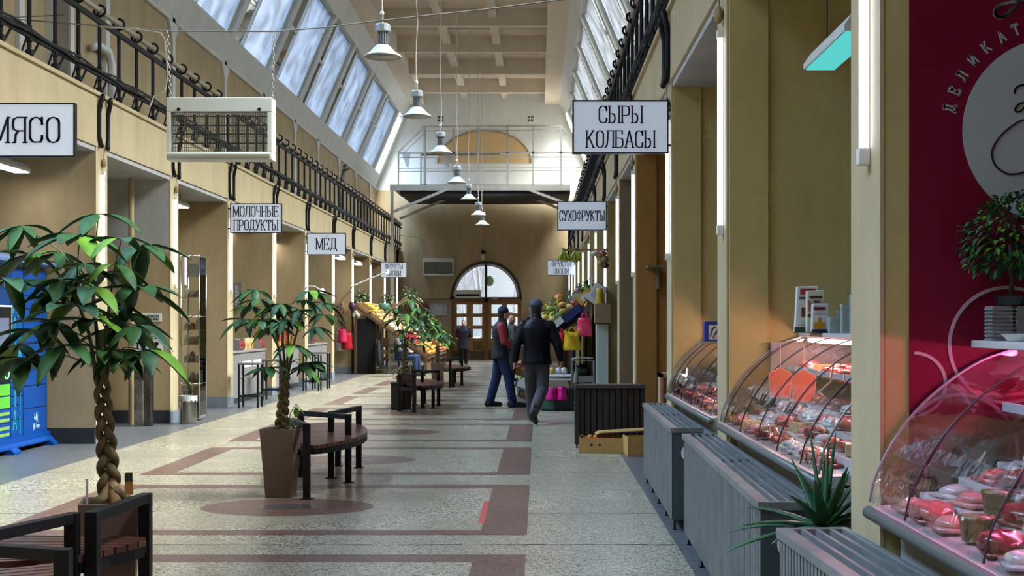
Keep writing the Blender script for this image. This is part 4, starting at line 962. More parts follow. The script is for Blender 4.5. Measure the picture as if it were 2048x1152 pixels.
# ------------------------------------------------------------------ left stalls: pipe, post, notices
tag(build('water_pipe', MB().tube([(-5.78,18.45,.0),(-5.78,18.45,3.49)], .04, 12), TAN2), 'beige vertical water pipe in the stall left of the two white notices', 'pipe')
t = thing('drinking_post', 'stained steel drinking-water post below the two white notices', 'drinking fountain', (-5.53, 18.2, 0))
build('post', MB().box(-.11,.02,-.09,.09,0,.80), mat('stained_steel', (150,146,140), .4, .5, col2=(70,62,56), vs=7), t, bevel=.008); build('side_cover', MB().box(.02,.12,-.05,.09,0,.82), mat('side_steel', (160,160,158), .25, 1, col2=(90,88,86), vs=6), t, bevel=.008)
build('basin', MB().lathe([(0,.80),(.07,.81),(.085,.83),(.07,.825),(0,.815)], (-.04,0,0), 16, cap=False), STEEL, t)
YN = BAYS[8]-.205
for (px0, px1, py0, py1, lab, kind) in ((266,324,626.5,643.5,'small white notice with two bold lines above the pictogram notice',0), (263.5,326,660,702,'larger white notice with a hand and water pictogram above the steel post',1)):
    a = P(px0, py1, YN); b = P(px1, py0, YN); w_ = b.x-a.x; h = b.z-a.z
    t = thing('wall_notice', lab, 'notice', ((a.x+b.x)/2, YN, a.z))
    build('plate', MB().box(-w_/2, w_/2, -.008, 0, 0, h), WPLAS, t)
    m = MB()
    if kind == 0:
        textmb('ПИТЬЕВОЙ', .030, w_*.76, sw=.2, plain=True, mb=m, org=(0, h*.66)); textmb('ФОНТАНЧИК', .030, w_*.8, sw=.2, plain=True, mb=m, org=(0, h*.30))
    else:
        r = random.Random(4)
        for zc, n_ in ((.82,3),(.70,4),(.60,4)):
            x = -w_*.42
            while x < w_*.38: L_ = r.uniform(.02,.05); m.box(x, x+L_, -.004, 0, zc*h-.006, zc*h+.006); x += L_+.012
        m.box(-w_*.3-.012,-w_*.3+.012,-.004,0,.02,.11); m.prism([(-w_*.3-.03,.13),(-w_*.3-.01,.09),(-w_*.3+.012,.09),(-w_*.3+.035,.13),(-w_*.3,.12)],-.004,0,'y')
        m.bar((-w_*.12,-.002,.06),(w_*.06,-.002,.10),.012,.004,up=(0,1,0)); m.prism([(w_*.08,.13),(w_*.14,.10),(w_*.24,.05),(w_*.3,.045),(w_*.38,.11),(w_*.3,.14),(w_*.24,.12)],-.004,0,'y')
    m.xf(Matrix.Translation((0,-.009,0))); build('printing', m, mat('print_black', (14,14,16), .6), t)
# trash bin
bn = FL(372, 849); t = thing('steel_bin', 'round brushed steel litter bin with a plastic liner beside the glass showcase', 'litter bin', (bn.x, bn.y+.13, 0))
build('drum', MB().lathe([(0,0),(.115,0),(.118,.02),(.118,.40),(.112,.40),(.110,.03),(0,.03)], n=28, cap=False), STEEL, t, smooth=False)
m = MB(); r = random.Random(9); n = 26
for k in range(n):
    a0, a1 = 2*PI*k/n, 2*PI*(k+1)/n; d0, d1 = .05+.04*abs(math.sin(k*1.3)), .05+.04*abs(math.sin((k+1)*1.3))
    m.quad((.124*math.cos(a0),.124*math.sin(a0),.405),(.124*math.cos(a1),.124*math.sin(a1),.405),(.127*math.cos(a1),.127*math.sin(a1),.405-d1),(.127*math.cos(a0),.127*math.sin(a0),.405-d0))
    m.quad((.124*math.cos(a0),.124*math.sin(a0),.405),(.124*math.cos(a1),.124*math.sin(a1),.405),(.106*math.cos(a1),.106*math.sin(a1),.36),(.106*math.cos(a0),.106*math.sin(a0),.36))
o = build('plastic_liner', m, mat('liner', (206,206,200), .4), t)
# glass showcase
gx0, gx1, gy0, gy1 = -5.27, -5.0, 19.15, 19.55
t = thing('glass_showcase', 'tall narrow glass showcase with chrome joints beside the fourth left pilaster', 'showcase', ((gx0+gx1)/2, (gy0+gy1)/2, 0))
hx, hy = (gx1-gx0)/2, (gy1-gy0)/2; CH = mat('chrome', (210,210,206), .12, 1)
m = MB()
for sx in (-1,1):
    for sy in (-1,1): m.tube([(sx*hx, sy*hy, .04), (sx*hx, sy*hy, 2.44)], .009, 8)
for z in (.55,1.54,2.43):
    m.tube([(-hx,-hy,z),(hx,-hy,z),(hx,hy,z),(-hx,hy,z),(-hx,-hy,z)], .008, 6)
    for sx in (-1,0,1): m.ell((sx*hx,-hy,z), .022,.022,.022, 8, 6)
build('chrome_frame', m, CH, t, smooth=True)
m = MB(); 
for z in (.55,.86,1.12,1.34,1.54,1.82,2.44): m.box(-hx,hx,-hy,hy,z-.004,z+.004)
build('glass_shelves', m, CLEAR, t, recalc=False)
m = MB(); m.box(-hx,hx,-hy-.003,-hy,.08,2.43); m.box(hx,hx+.003,-hy,hy,.08,2.43); build('glass_walls', m, CLEAR, t, recalc=False)
build('base_cabinet', MB().box(-hx,hx,-hy+.01,hy,.04,.12), GMET, t)
m = MB(); m.box(-hx,.02,-hy+.03,-hy+.04,.13,.52); build('dark_poster', m, mat('poster_black', (30,30,32), .5), t); build('portrait_poster', MB().box(.04,hx-.02,-hy+.03,-hy+.04,.13,.52), mat('poster_skin', (196,160,140), .6, col2=(70,50,44), vs=12), t)
m = MB(); m.tube([(-.09+.025*math.cos(a),-hy+.025,.40+.05*math.sin(a)) for a in [2*PI*k/14 for k in range(15)]], .004, 5); m.box(-.12,-.04,-hy+.02,-hy+.028,.22,.24); build('emblem', m, WPLAS, t)
r = random.Random(21); k = 0
cols_ = [('white cloth bundle', (222,218,208)), ('beige wrapped parcel', (176,160,130)), ('grey jar', (140,140,134)), ('brown paper bag', (150,118,80))]
ordn = ['bottom', 'second', 'third', 'fourth', 'top']
for si, z in enumerate((.555,.865,1.125,1.345,1.825)):
    for xi, xx in enumerate((-.085, .0, .085)):
        nm, cc = cols_[(si*2+xi) % 4]; h = r.uniform(.10,.17); m = MB(); m.ell((0,0,h/2), .042, .06, h/2, 10, 7, jit=.1, rnd=r); m.box(-.03,.03,-.05,.05,0,h*.3)
        o = build('packed_good', m, mat('good_%d' % ((si*2+xi) % 4), cc, .7), loc=(t.location.x+xx, t.location.y-.05, z)); tag(o, '%s on the %s glass shelf of the showcase, %s' % (nm, ordn[si], ('at the pilaster side', 'in the middle', 'at the aisle side')[xi]), 'packed good', 'goods in the glass showcase')
tag(build('sign_reflection', MB().box(-.12,.12,-.01,0,0,.20), mat('sign_reflection_grey', (170,168,150), .5, col2=(120,116,100), vs=20), loc=(t.location.x,t.location.y+.1,2.13)), 'pale painted reflection of a reversed sign in the top of the glass showcase', 'sign')  # plate painted as a sign's reflection in the showcase glass
framed('framed price lists hanging on the partition on the partition behind the milk counter', 468, 485, 565, 616, BAYS[10]-.21, PAPER, FRG, cat='notice')
# ------------------------------------------------------------------ left stall counters
CORR = mat('counter_grey', (158,154,150), .5, col2=(128,124,120), vs=12); REDL = mat('case_red', (150,34,44), .3); TOPW = mat('counter_top', (150,140,134), .4)
def counter(lab, k, X, papers=()):
    y0, y1 = BAYS[k]+.23, BAYS[k+1]-.23
    t = thing('stall_counter', lab, 'counter', (X, (y0+y1)/2, 0)); h = (y1-y0)/2
    build('cabinet', MB().box(-.6,-.01,-h,h,.08,.90), CORR, t); m = MB(); y = -h
    while y < h-.03: m.box(-.01,.004,y,y+.035,.1,.9); y += .05
    build('ribbed_front', m, CORR, t); build('countertop', MB().box(-.62,.03,-h,h,.90,.94), TOPW, t, bevel=.006); build('plinth', MB().box(-.6,0,-h,h,0,.1), DPL, t)
    m = MB()
    for (ya, yb) in papers: m.box(.008,.012,ya,yb,.62,.74)
    if m.v: build('price_sheets', m, PAPER, t)
    return t
counter('grey ribbed stall counter with two price sheets under the milk products sign', 9, -5.42, ((-.4,.35),(.5,1.2)))
counter('grey ribbed stall counter behind the trunk of the second potted tree', 10, -5.42)
counter('pale stall counter half hidden behind the far bar stools', 11, -5.42)
def redcase(lab, x, y):
    t = thing('counter_display', lab, 'counter display case', (x, y, .94), group='red-fronted display boxes on the left counters')
    pr = [(-.2,0),(.05,0),(.09,.06),(.09,.13),(.04,.19),(-.05,.21),(-.2,.21)]
    for ya in (-.20, .185): build('side_panel', MB().prism(pr, ya, ya+.015, 'y'), GMET, t)
    build('roll_front', MB().prism([(.05,.01),(.085,.06),(.085,.125),(.04,.175),(-.02,.18),(-.02,.01)], -.185, .185, 'y'), REDL, t, bevel=.004)
    build('silver_lid', MB().prism([(-.2,.19),(-.02,.19),(.03,.185),(-.03,.215),(-.2,.215)], -.185, .185, 'y'), GMET, t)
for lab, px, k in (('red-fronted display box at the near end of the milk counter', 487, 9), ('red-fronted display box at the far end of the milk counter', 531, 9), ('red-fronted display box on the pale counter behind the stools', 630, 11)):
    Y = F*5.40/(VX-px); redcase(lab, -5.5, max(BAYS[k]+.5, min(BAYS[k+1]-.5, Y)))
r = random.Random(31); n = 0
for k, px0, px1, nm in ((9, 495, 517, 'cream'), (10, 552, 596, 'amber')):
    for i in range(9 if k == 9 else 14):
        Y = F*5.5/(VX-(px0+(px1-px0)*((i % 5)+.5)/5)); z = .94+(i//5)*.11; cc = r.choice([(222,196,130),(230,214,170),(190,126,60),(206,150,80)] if k == 9 else [(176,104,48),(206,160,70),(150,76,40),(196,70,60)])
        o = build('food_tub', MB().lathe([(0,0),(.045,0),(.052,.09),(.055,.09),(.055,.105),(0,.105)], n=12, cap=False), mat('tub_%d%d%d' % cc, cc, .4), loc=(-5.58, Y, z))
        tag(o, '%s food tub, %s layer, %s of the %s counter' % (nm, ('lower','middle','upper')[i//5], ('near end','second place','middle','fourth place','far end')[i % 5], 'milk' if k == 9 else 'second'), 'tub', 'tubs on the left counters')
# bar stools
def stool(lab, px, py, zt=.76, rz=0):
    p = FL(px, py); t = thing('bar_stool', lab, 'bar stool', (p.x, p.y+.15, 0), rz, 'black bar stools by the left counters'); q = .16
    build('seat', MB().box(-q-.02,q+.02,-q-.02,q+.02,zt-.03,zt), mat('stool_seat', (96,90,84), .5), t, bevel=.006)
    for sx in (-1,1):
        for sy in (-1,1): build('leg', MB().bar((sx*q,sy*q,0),(sx*q,sy*q,zt-.03),.03), BLK, t)
    build('footrest', MB().bar((-q,-q,.2),(q,-q,.2),.025).bar((-q,q,.2),(q,q,.2),.025).bar((-q,-q,.2),(-q,q,.2),.025).bar((q,-q,.2),(q,q,.2),.025), BLK, t)
stool('nearest black bar stool, in front of the milk counter price sheets', 497, 816)
stool('black bar stool half hidden by the second potted tree trunk', 543, 801, .76)
stool('black bar stool with a pale seat before the third counter', 622, 782, .78)
stool('black bar stool farthest along the left counters', 640, 778, .80)
# gooseneck lamps
for (lab, pts, Y) in (('small white gooseneck lamp in the stall right of the honey sign tube', [(617,572),(630,573),(640,579),(644,581)], 27.5), ('long white arm lamp reaching out below the left fruit sign', [(704,573),(738,558),(775,543)], 36)):
    t = thing('arm_lamp', lab, 'lamp', tuple(P(*pts[0], Y))); o0 = P(*pts[0], Y)
    pp = [P(a, b, Y)-o0 for a, b in pts]; pp = [Vector((-5.33-o0.x,29.42-27.5,-.05)) if Y < 30 else Vector((-5.31-o0.x,.75,-.1))]+pp
    build('arm', MB().tube(pp, .022 if Y > 30 else .012, 8), WPLAS, t); build('lamp_head', MB().lathe([(0,.05),(.03,.05),(.07,-.02),(0,-.03)], tuple(pp[-1]), 14, cap=False), WPLAS, t)
    build('bulb', MB().ell(tuple(pp[-1]+Vector((0,0,-.03))), .05,.05,.035, 10, 6), emis('bulb_warm' if Y > 30 else 'bulb_warm2', (255,248,230), 6), t)
# ------------------------------------------------------------------ raspberry wall graphic on the first right partition
YM = BAYS[4]-.2-.006
RASP = mat('raspberry_vinyl', (118,4,40), .5, spec=.25); GW = mat('graphic_white', (172,174,172), .6, spec=.2)
def wp(px, py): v = P(px, py, YM); return (v.x, v.z)
x_l = wp(1818, 0)[0]
t = thing('wall_graphic', 'raspberry red wall graphic with a big white circle and curved white lettering', 'wall graphic', (x_l, YM, 0))
rel = lambda p: (p[0]-x_l, p[1])
build('vinyl_sheet', MB().box(0, 2.4, -.004, 0, .2, 3.48), RASP, t)
cx, cz = rel(wp(2110, 262)); r0 = 186*YM/F
def disc(m, cx, cz, r, y0, y1, n=64): m.prism([(cx+r*math.cos(2*PI*j/n), cz+r*math.sin(2*PI*j/n)) for j in range(n)], y0, y1, 'y')
m = MB(); disc(m, cx, cz, r0, -.008, -.004); build('white_disc', m, GW, t)
m = MB(); rt = 217*YM/F
for ch, ang in zip('ДЕЛИКАТЕСЫ', (168, 158.4, 149.5, 139.6, 129.8, 120, 111.5, 102.3, 93, 83.5)):
    a = math.radians(ang); m = textmb(ch, .037, None, sw=.16, plain=True, mb=MB(), org=(cx+rt*math.cos(a), cz+rt*math.sin(a)), ang=a-PI/2)
    m.xf(Matrix.Translation((0,-.004,0))); build('letter', m, GW, t)
def curve(m, pts, w_, y0, y1, n=8, cl=False):
    pts = [Vector(p) for p in pts]; k = len(pts); out = []
    for i in range(k-1 if not cl else k):
        p0, p1, p2, p3 = pts[(i-1) % k if cl else max(0,i-1)], pts[i], pts[(i+1) % k], pts[(i+2) % k if cl else min(k-1,i+2)]
        for s in range(n):
            q = s/n; out.append(.5*((2*p1)+(-p0+p2)*q+(2*p0-5*p1+4*p2-p3)*q*q+(-p0+3*p1-3*p2+p3)*q**3))
    out.append(pts[0] if cl else pts[-1])
    for a, b in zip(out, out[1:]):
        d = (b-a); 
        if d.length < 1e-7: continue
        d.normalize(); nn = Vector((-d.y, d.x))*w_/2; e = d*w_*.2
        m.prism([tuple(a-e-nn), tuple(b+e-nn), tuple(b+e+nn), tuple(a-e+nn)], y0, y1, 'y')
m = MB()
c3 = lambda L: [rel(wp(1480+a/2.88, b/2.88)) for a, b in L]
for L in ([(1575,540),(1580,515),(1600,498),(1636,495),(1690,530)], [(1690,560),(1636,590),(1600,602),(1578,632),(1592,648),(1620,635),(1640,600)], [(1720,700),(1636,693),(1580,715),(1500,780),(1446,870),(1462,950),(1520,998),(1580,1005),(1640,988),(1740,930)]):
    m = MB(); curve(m, c3(L), .0055, -.012, -.008); build('script_stroke', m, mat('script_wine', (70,14,34), .5), t)
m = MB(); curve(m, c3([(1760,-60),(1700,-30),(1600,5),(1500,30),(1464,72),(1480,100),(1512,100),(1560,60),(1600,10),(1640,-50)]), .010, -.009, -.004); build('script_flourish', m, GW, t)
m = MB()
for (pcx, pcy, pr) in ((2013,690,115),(1828,768,62),(1918,905,116),(1700,950,150)):
    c = rel(wp(pcx, pcy)); rr0 = pr*YM/F; n = 60
    pts = [(c[0]+rr0*math.cos(2*PI*j/n), c[1]+rr0*math.sin(2*PI*j/n)) for j in range(n+1)]
    for a, b in zip(pts, pts[1:]):
        if a[0] > .01 and b[0] > .01: d = (Vector(b)-Vector(a)).normalized(); nn = Vector((-d.y, d.x))*.0055; m.prism([tuple(Vector(a)-nn), tuple(Vector(b)-nn), tuple(Vector(b)+nn), tuple(Vector(a)+nn)], -.009, -.004, 'y')
build('thin_rings', m, mat('ring_pink', (190,160,166), .5), t)
# ------------------------------------------------------------------ radiator covers
RADG = mat('cover_grey_paint', (126,128,124), .45, col2=(98,100,98), vs=5); RADD = mat('cover_side_grey', (66,74,76), .5)
def radcover(lab, pa, pb, wd, zt=.72, zb=.08, num=True):
    """pa = near hall-side corner, pb = far hall-side corner"""
    pa = Vector(pa); pb = Vector(pb); L_ = (pb-pa).length; ang = math.atan2(pb.y-pa.y, pb.x-pa.x)-PI/2
    t = thing('radiator_cover', lab, 'radiator cover', (pa.x, pa.y, 0), ang)   # local: y along, x into the wall
    m = MB(); y = .012
    while y < L_-.03: m.box(0, .014, y, y+.030, zb, zt-.03); y += .044
    build('ribbed_front', m, RADG, t); build('front_backing', MB().box(.012,.02,.01,L_-.01,zb+.01,zt-.03), mat('cover_groove', (56,58,58), .6), t)
    build('end_panel', MB().box(0,wd,0,.012,zb,zt-.03), RADD, t); build('end_panel', MB().box(0,wd,L_-.012,L_,zb,zt-.03), RADD, t)
    m = MB(); m.box(-.012,.04,-.01,L_+.01,zt-.035,zt); m.box(wd-.02,wd+.005,-.01,L_+.01,zt-.035,zt); m.box(.04,wd-.02,-.01,.02,zt-.035,zt); m.box(.04,wd-.02,L_-.02,L_+.01,zt-.035,zt); m.box(.04,wd-.02,L_*.52-.008,L_*.52+.008,zt-.03,zt-.004)
    build('top_frame', m, RADG, t, bevel=.003)
    k = 3; m = MB()
    for i in range(k): x = .04+(wd-.06)*(i+.75)/(k+.5); m.box(x-.007,x+.007,.02,L_-.02,zt-.026,zt-.002)
    build('top_slats', m, RADG, t); build('dark_inside', MB().box(.03,wd-.02,.02,L_-.02,zt-.12,zt-.10), DARK, t)
    for i in range(5):
        y = .08+(L_-.16)*i/4
        build('leg', MB().box(.02,.035,y-.008,y+.008,0,zb).box(.012,.045,y-.012,y+.012,0,.006), BLK, t)
    if num:
        m = MB(); disc(m, wd*.62, .545, .068, -.006, 0); build('number_disc', m, WPLAS, t); m = textmb('1', .075, None, sw=.2, mb=MB(), org=(wd*.62-.038, .545)); m.xf(Matrix.Translation((0,-.006,0))); build('number', m, INK, t)
radcover('grey ribbed radiator cover farthest from the camera, in front of the far curved case', (.925, 9.02), (.955, 11.8), .215)
radcover('long grey ribbed radiator cover under the middle curved display case', (.905, 5.30), (.955, 8.55), .22)
radcover('nearest grey ribbed radiator cover at the bottom right corner', (.955, 2.2), (.857, 4.62), .24, num=False)
# ------------------------------------------------------------------ curved glass display cases
CASEW = mat('case_white', (196,194,190), .4); BUMP = mat('bumper_grey', (92,98,94), .4); SEAL = mat('glass_seal', (50,46,48), .4); SHELFG = glassmat('shelf_glass', (.9,.95,.93), .06, diff=.06)
PINKL = emis('pink_lamp', (255,110,175), 34.0); WARML = emis('warm_white_lamp', (255,196,188), 34.0)
PROF = [(1.115,.845),(1.135,.93),(1.19,1.04),(1.27,1.15),(1.38,1.25),(1.50,1.325),(1.62,1.365)]
def spl(pr, n=4):
    out = []; k = len(pr)
    for i in range(k-1):
        p0, p1, p2, p3 = Vector(pr[max(0,i-1)]), Vector(pr[i]), Vector(pr[i+1]), Vector(pr[min(k-1,i+2)])
        for s in range(n): q = s/n; out.append(.5*((2*p1)+(-p0+p2)*q+(2*p0-5*p1+4*p2-p3)*q*q+(-p0+3*p1-3*p2+p3)*q**3))
    return [tuple(p) for p in out]+[pr[-1]]
PRS = spl(PROF)
def showcase(lab, y0, y1, lamp, joints):
    L_ = y1-y0; t = thing('display_case', lab, 'display case', (0, y0, 0))
    build('cabinet', MB().box(1.22,2.02,.0,L_,.06,.80), CASEW, t); build('plinth', MB().box(1.26,1.98,.02,L_-.02,0,.06), DPL, t)
    build('deck', MB().prism([(1.12,.79),(1.98,.79),(1.98,.88),(1.16,.835),(1.12,.83)], 0, L_, 'y'), CASEW, t)
    build('front_bumper', MB().tube([(1.115,-.01,.81),(1.115,L_+.01,.81)], (.022), 12), BUMP, t, smooth=True)
    m = MB()
    for a, b in zip(PRS, PRS[1:]): m.quad((a[0],0,a[1]),(b[0],0,b[1]),(b[0],L_,b[1]),(a[0],L_,a[1]))
    build('curved_glass', m, SHOWG, t, smooth=True, recalc=False)
    for y in joints:
        pts = [(p[0]-.002, y, p[1]+.002) for p in PRS]; build('glass_joint', MB().tube(pts, .0035, 5), SEAL, t)
    for y in (0, L_-.006): build('end_glass', MB().prism(PRS+[(1.95,1.365),(1.95,.86),(1.13,.845)], y, y+.006, 'y'), SHOWG, t, recalc=False)
    for y in (.003, L_-.003): build('end_trim', MB().tube([(p[0], y, p[1]) for p in PRS], .005, 5), GMET, t)
    build('top_shelf', MB().box(1.46 if lamp is PINKL else 1.60,1.98,-.01,L_+.01,1.365,1.39), CASEW, t, bevel=.004)
    m = MB()
    for y in (.02, L_/2, L_-.02): m.box(1.93,1.96,y-.015,y+.015,.86,1.37)
    build('rear_posts', m, GMET, t)
    build('lamp', MB().tube([(1.64,.12,1.345),(1.64,L_-.12,1.345)], .014, 8), lamp, t, smooth=True)
    build('lamp_shield', MB().box(1.62,1.68,.08,L_-.08,1.356,1.366), CASEW, t)
    build('inner_shelf', MB().box(1.52,1.92,.03,L_-.03,1.15,1.158), SHELFG, t, recalc=False)
    m = MB()
    for q, (x, z) in enumerate(((1.275,.884),(1.405,.934),(1.535,.984))): m.box(x, 1.9, .03, L_-.03, .84, z)
    build('display_steps', m, mat('step_white', (216,206,206), .3), t)
    build('rear_panel', MB().box(1.905,1.915,.03,L_-.03,.98,1.27), mat('rear_panel_milky', (214,204,204), .25), t)  # pale reflective panel added to whiten and brighten the case interior
    m = MB(); y = .1
    while y < L_-.1: m.box(1.52,1.525,y,y+.26,1.16,1.19); y += .3
    build('price_rail', m, PAPER, t)
    return t
A0, A1, B0, B1, C0_, C1_ = 1.5, 4.38, 5.18, 7.98, 8.42, 11.26
showcase('nearest curved glass display case glowing pink, before the raspberry wall', A0, A1, PINKL, (1.75, 2.45))
showcase('middle curved glass display case with sausages, white tubs on its top', B0, B1, WARML, (.35,.9,1.45,2.0,2.6))
showcase('farthest curved glass display case, left of the second yellow pillar', C0_, C1_, WARML, (.5,1.1,1.7,2.3,2.6))
MEATS = [('dark red meat piece', (120,30,36), 'slab'), ('pale pink meat pack', (222,150,150), 'pack'), ('brown smoked sausage', (128,62,40), 'saus'), ('rose ham piece', (196,96,96), 'slab'), ('white wrapped pack', (218,214,210), 'pack'), ('peach coloured pack', (224,160,120), 'pack'), ('bright red pack', (196,46,50), 'pack'), ('ring of red sausage', (150,56,44), 'ring'), ('olive green tub', (110,116,60), 'tub'), ('cream cheese wedge', (228,206,150), 'wedge')]
def meat(kind, r):
    m = MB()
    if kind == 'slab': m.ell((0,0,.028), r.uniform(.05,.07), r.uniform(.06,.09), .032, 12, 8, jit=.13, rnd=r); m.box(-.055,.055,-.07,.07,0,.006)
    elif kind == 'pack': m.box(-.055,.055,-.07,.07,0,.012); m.ell((0,0,.02), .05,.062,.022, 10, 6, jit=.1, rnd=r)
    elif kind == 'saus':
        for q in (-.03,.01,.045): m.tube([(q,-.09,.02),(q+.006,-.05,.024),(q+.004,.05,.024),(q,.09,.02)], [.008,.019,.019,.008], 8)
    elif kind == 'ring': m.tube([(.048*math.cos(a),.055*math.sin(a),.02) for a in [.3+5.7*k/14 for k in range(15)]], [.009]+[.017]*13+[.009], 8)
    elif kind == 'tub': m.lathe([(0,0),(.04,0),(.048,.06),(.05,.06),(.05,.07),(0,.07)], n=14, cap=False)
    else: m.prism([(-.05,-.06),(.06,-.02),(-.05,.06)], 0, .05)
    return m
PROT = {}
r = random.Random(77)
ordw = ['first','second','third','fourth','fifth','sixth','seventh','eighth','ninth','tenth','eleventh','twelfth','thirteenth','fourteenth','fifteenth','sixteenth']
for ci, (y0, y1, nm, wts) in enumerate(((A0+.9, A1, 'nearest', (4,1,3,4,5,4,1,6,8,4,0)), (B0, B1, 'middle', (4,3,6,2,7,4,9,4,1,6,0)), (C0_, C1_, 'farthest', (0,0,3,6,0,2)))):
    rows_ = [(1.21,.842),(1.34,.886),(1.47,.936),(1.60,.986),(1.62,1.159),(1.78,1.159)]
    step = .19 if ci < 2 else .26; k = int((y1-y0-.2)/step)
    for ri, (x, z) in enumerate(rows_):
        if ci == 2 and ri in (2,5): continue
        for i in range(k):
            mi = wts[(i*2+ri*3+r.randint(0,2)) % len(wts)]; desc, cc, kind = MEATS[mi]; key = (mi, r.randint(0,1))
            y = y1-.12-step*(i+.5)
            rown = ['front','second','third','rear','shelf front','shelf rear'][ri]
            lab = '%s, %s row, %s from the far end of the %s case' % (desc, rown, ordw[min(i,15)], nm)
            cat = {'slab':'meat','pack':'meat pack','saus':'sausage','ring':'sausage','tub':'tub','wedge':'cheese'}[kind]
            nmk = {'slab':'meat_piece','pack':'wrapped_pack','saus':'smoked_sausage','ring':'sausage_ring','tub':'deli_tub','wedge':'cheese_wedge'}[kind]
            if key not in PROT:
                o = build(nmk, meat(kind, r), mat('food_%d' % mi, cc, .3, var=.35, vs=22, coat=.5 if kind in ('pack','slab') else .2), smooth=kind != 'wedge'); PROT[key] = o
            else: o = PROT[key].copy(); C.objects.link(o)
            o.location = (x+r.uniform(-.008,.008), y, z+.004); o.rotation_euler = (0,0,r.uniform(-.35,.35)); tag(o, lab, cat, 'food in the %s display case' % nm)
# heart/seal shaped red cards hung inside the middle case
CARD = mat('card_coral', (226,84,70), .5); CARDE = mat('card_edge', (240,190,170), .5)
for k, (px, py) in enumerate(((1561,766),(1608,772))):
    c = P(px, py, 7.15 if k == 0 else 6.75); 
    t = thing('price_card', ('left' if k == 0 else 'right')+' coral scalloped card hanging inside the middle display case', 'card', tuple(c))
    pl = [(-.055,-.075),(.05,-.08),(.06,.04),(.045,.062),(.03,.064),(.012,.078),(-.012,.080),(-.03,.066),(-.05,.06),(-.062,.035)]
    build('card_edge', MB().prism([(a*1.07,b*1.06) for a, b in pl], -.002, 0, 'y'), CARDE, t); build('card_face', MB().prism(pl, -.004, -.002, 'y'), CARD, t)
    build('string', MB().tube([(0,0,.075),(0,0,1.33-c.z if c.z < 1.2 else .1)], .0015, 4), CARDE, t)
m = MB(); m.tube([(1.50,6.0,1.315),(1.42,6.25,1.255),(1.44,6.4,1.16),(1.40,6.5,1.1),(1.5,6.7,1.05)], .005, 5)
tag(build('lamp_cord', m, CARDE), 'pale cord dangling inside the top of the middle display case', 'cord')
m = MB(); m.box(1.42,1.9,7.935,7.955,1.11,1.33); tag(build('plastic_bag', m, glassmat('bag_film', (.95,.93,.95), .1, diff=.5, dcol=(.9,.82,.86))), 'milky plastic sheet against the far end glass of the middle case', 'plastic bag')
# items on top of the middle case
TZ = 1.391
def packet(lab, px0, px1, py0, Y, face, marks, tilt=0, dep=.04, base=None):
    a = P(px0, 0, Y).x; b = P(px1, 0, Y).x; h = P(0, py0, Y).z-TZ; w_ = b-a
    t = thing('snack_packet', lab, 'packet', ((a+b)/2, Y, TZ)); 
    pr = [(-w_/2,0),(w_/2,0),(w_/2*.97+tilt,h),(-w_/2*.97+tilt,h*.985)]
    build('wrapper', MB().prism(pr, -dep/2, dep/2, 'y'), face, t, bevel=.006)
    if base: build('base_band', MB().box(-w_/2-.001,w_/2+.001,-dep/2-.003,-dep/2-.0005,0,h*.12), base, t)
    for (u0,u1,v0,v1,cc) in marks:
        build('print_patch', MB().box(-w_/2+u0*w_,-w_/2+u1*w_,-dep/2-.004,-dep/2-.001,v0*h,v1*h), mat('print_%d_%d_%d' % cc, cc, .5), t)
    return t
packet('tall white snack packet with a red logo and green foot, leftmost on the middle case', 1588, 1632, 572, 7.62, mat('packet_white', (226,228,222), .35), ((.25,.95,.82,.94,(180,40,60)),(.2,.9,.72,.76,(60,60,70)),(.3,.9,.34,.54,(110,70,40)),(.3,.8,.16,.26,(200,214,214))), .012, base=mat('packet_green', (60,84,66), .4))
t = packet('cream snack packet with brown handwriting, standing behind the small biscuit bag', 1612, 1648, 580, 7.5, mat('packet_cream', (222,216,188), .35), ((.15,.85,.80,.86,(70,44,36)),(.4,.75,.70,.75,(90,60,50)),(.05,.5,.36,.44,(110,76,30)),(.05,.2,.5,.75,(200,110,90))), .0)
t = packet('small silver-white biscuit bag with golden biscuits and a navy foot', 1622, 1656, 607, 7.40, mat('packet_silver', (206,214,214), .25), ((.1,.8,.78,.88,(90,30,50)),(.15,.8,.66,.70,(190,200,210)),(.1,.75,.14,.36,(206,150,40)),(.35,.55,.36,.5,(190,130,40))), .004, base=mat('packet_navy', (30,46,80), .4))
tag(build('packet_tray', MB().box(P(1600,0,7.45).x, P(1657,0,7.45).x, 7.33, 7.66, TZ-.0, TZ+.004), mat('tray_black', (30,30,34), .5)), 'thin dark tray under the snack packets', 'tray')
TUBM = glassmat('tub_plastic', (.82,.93,.92), .08, diff=.6, dcol=(.75,.86,.85))
for (lab, px0, px1, py0, Y) in (('shortest stack of white plastic tubs beside the biscuit bag', 1657, 1680, 634, 7.2), ('low round white tub stack behind the shortest stack', 1673, 1688, 620, 7.4), ('middle tall stack of translucent plastic tubs', 1682, 1701, 609, 7.05), ('tallest stack of translucent tubs against the pillar', 1700, 1718, 589, 6.85)):
    a = P(px0,0,Y).x; b = P(px1,0,Y).x; h = P(0,py0,Y).z-TZ; w_ = (b-a)/2; m = MB(); n = max(3, int(h/.014)); 
    for k in range(n):
        z = h*k/n; m.prism([(-w_*.92,-w_*.8),(w_*.92,-w_*.8),(w_*.92,w_*.8),(-w_*.92,w_*.8)], z, z+h/n*.7); m.prism([(-w_,-w_*.9),(w_,-w_*.9),(w_,w_*.9),(-w_,w_*.9)], z+h/n*.7, z+h/n)
    tag(build('tub_stack', m, TUBM, loc=((a+b)/2, Y, TZ+.001)), lab, 'tub stack', 'plastic tub stacks on the middle case')
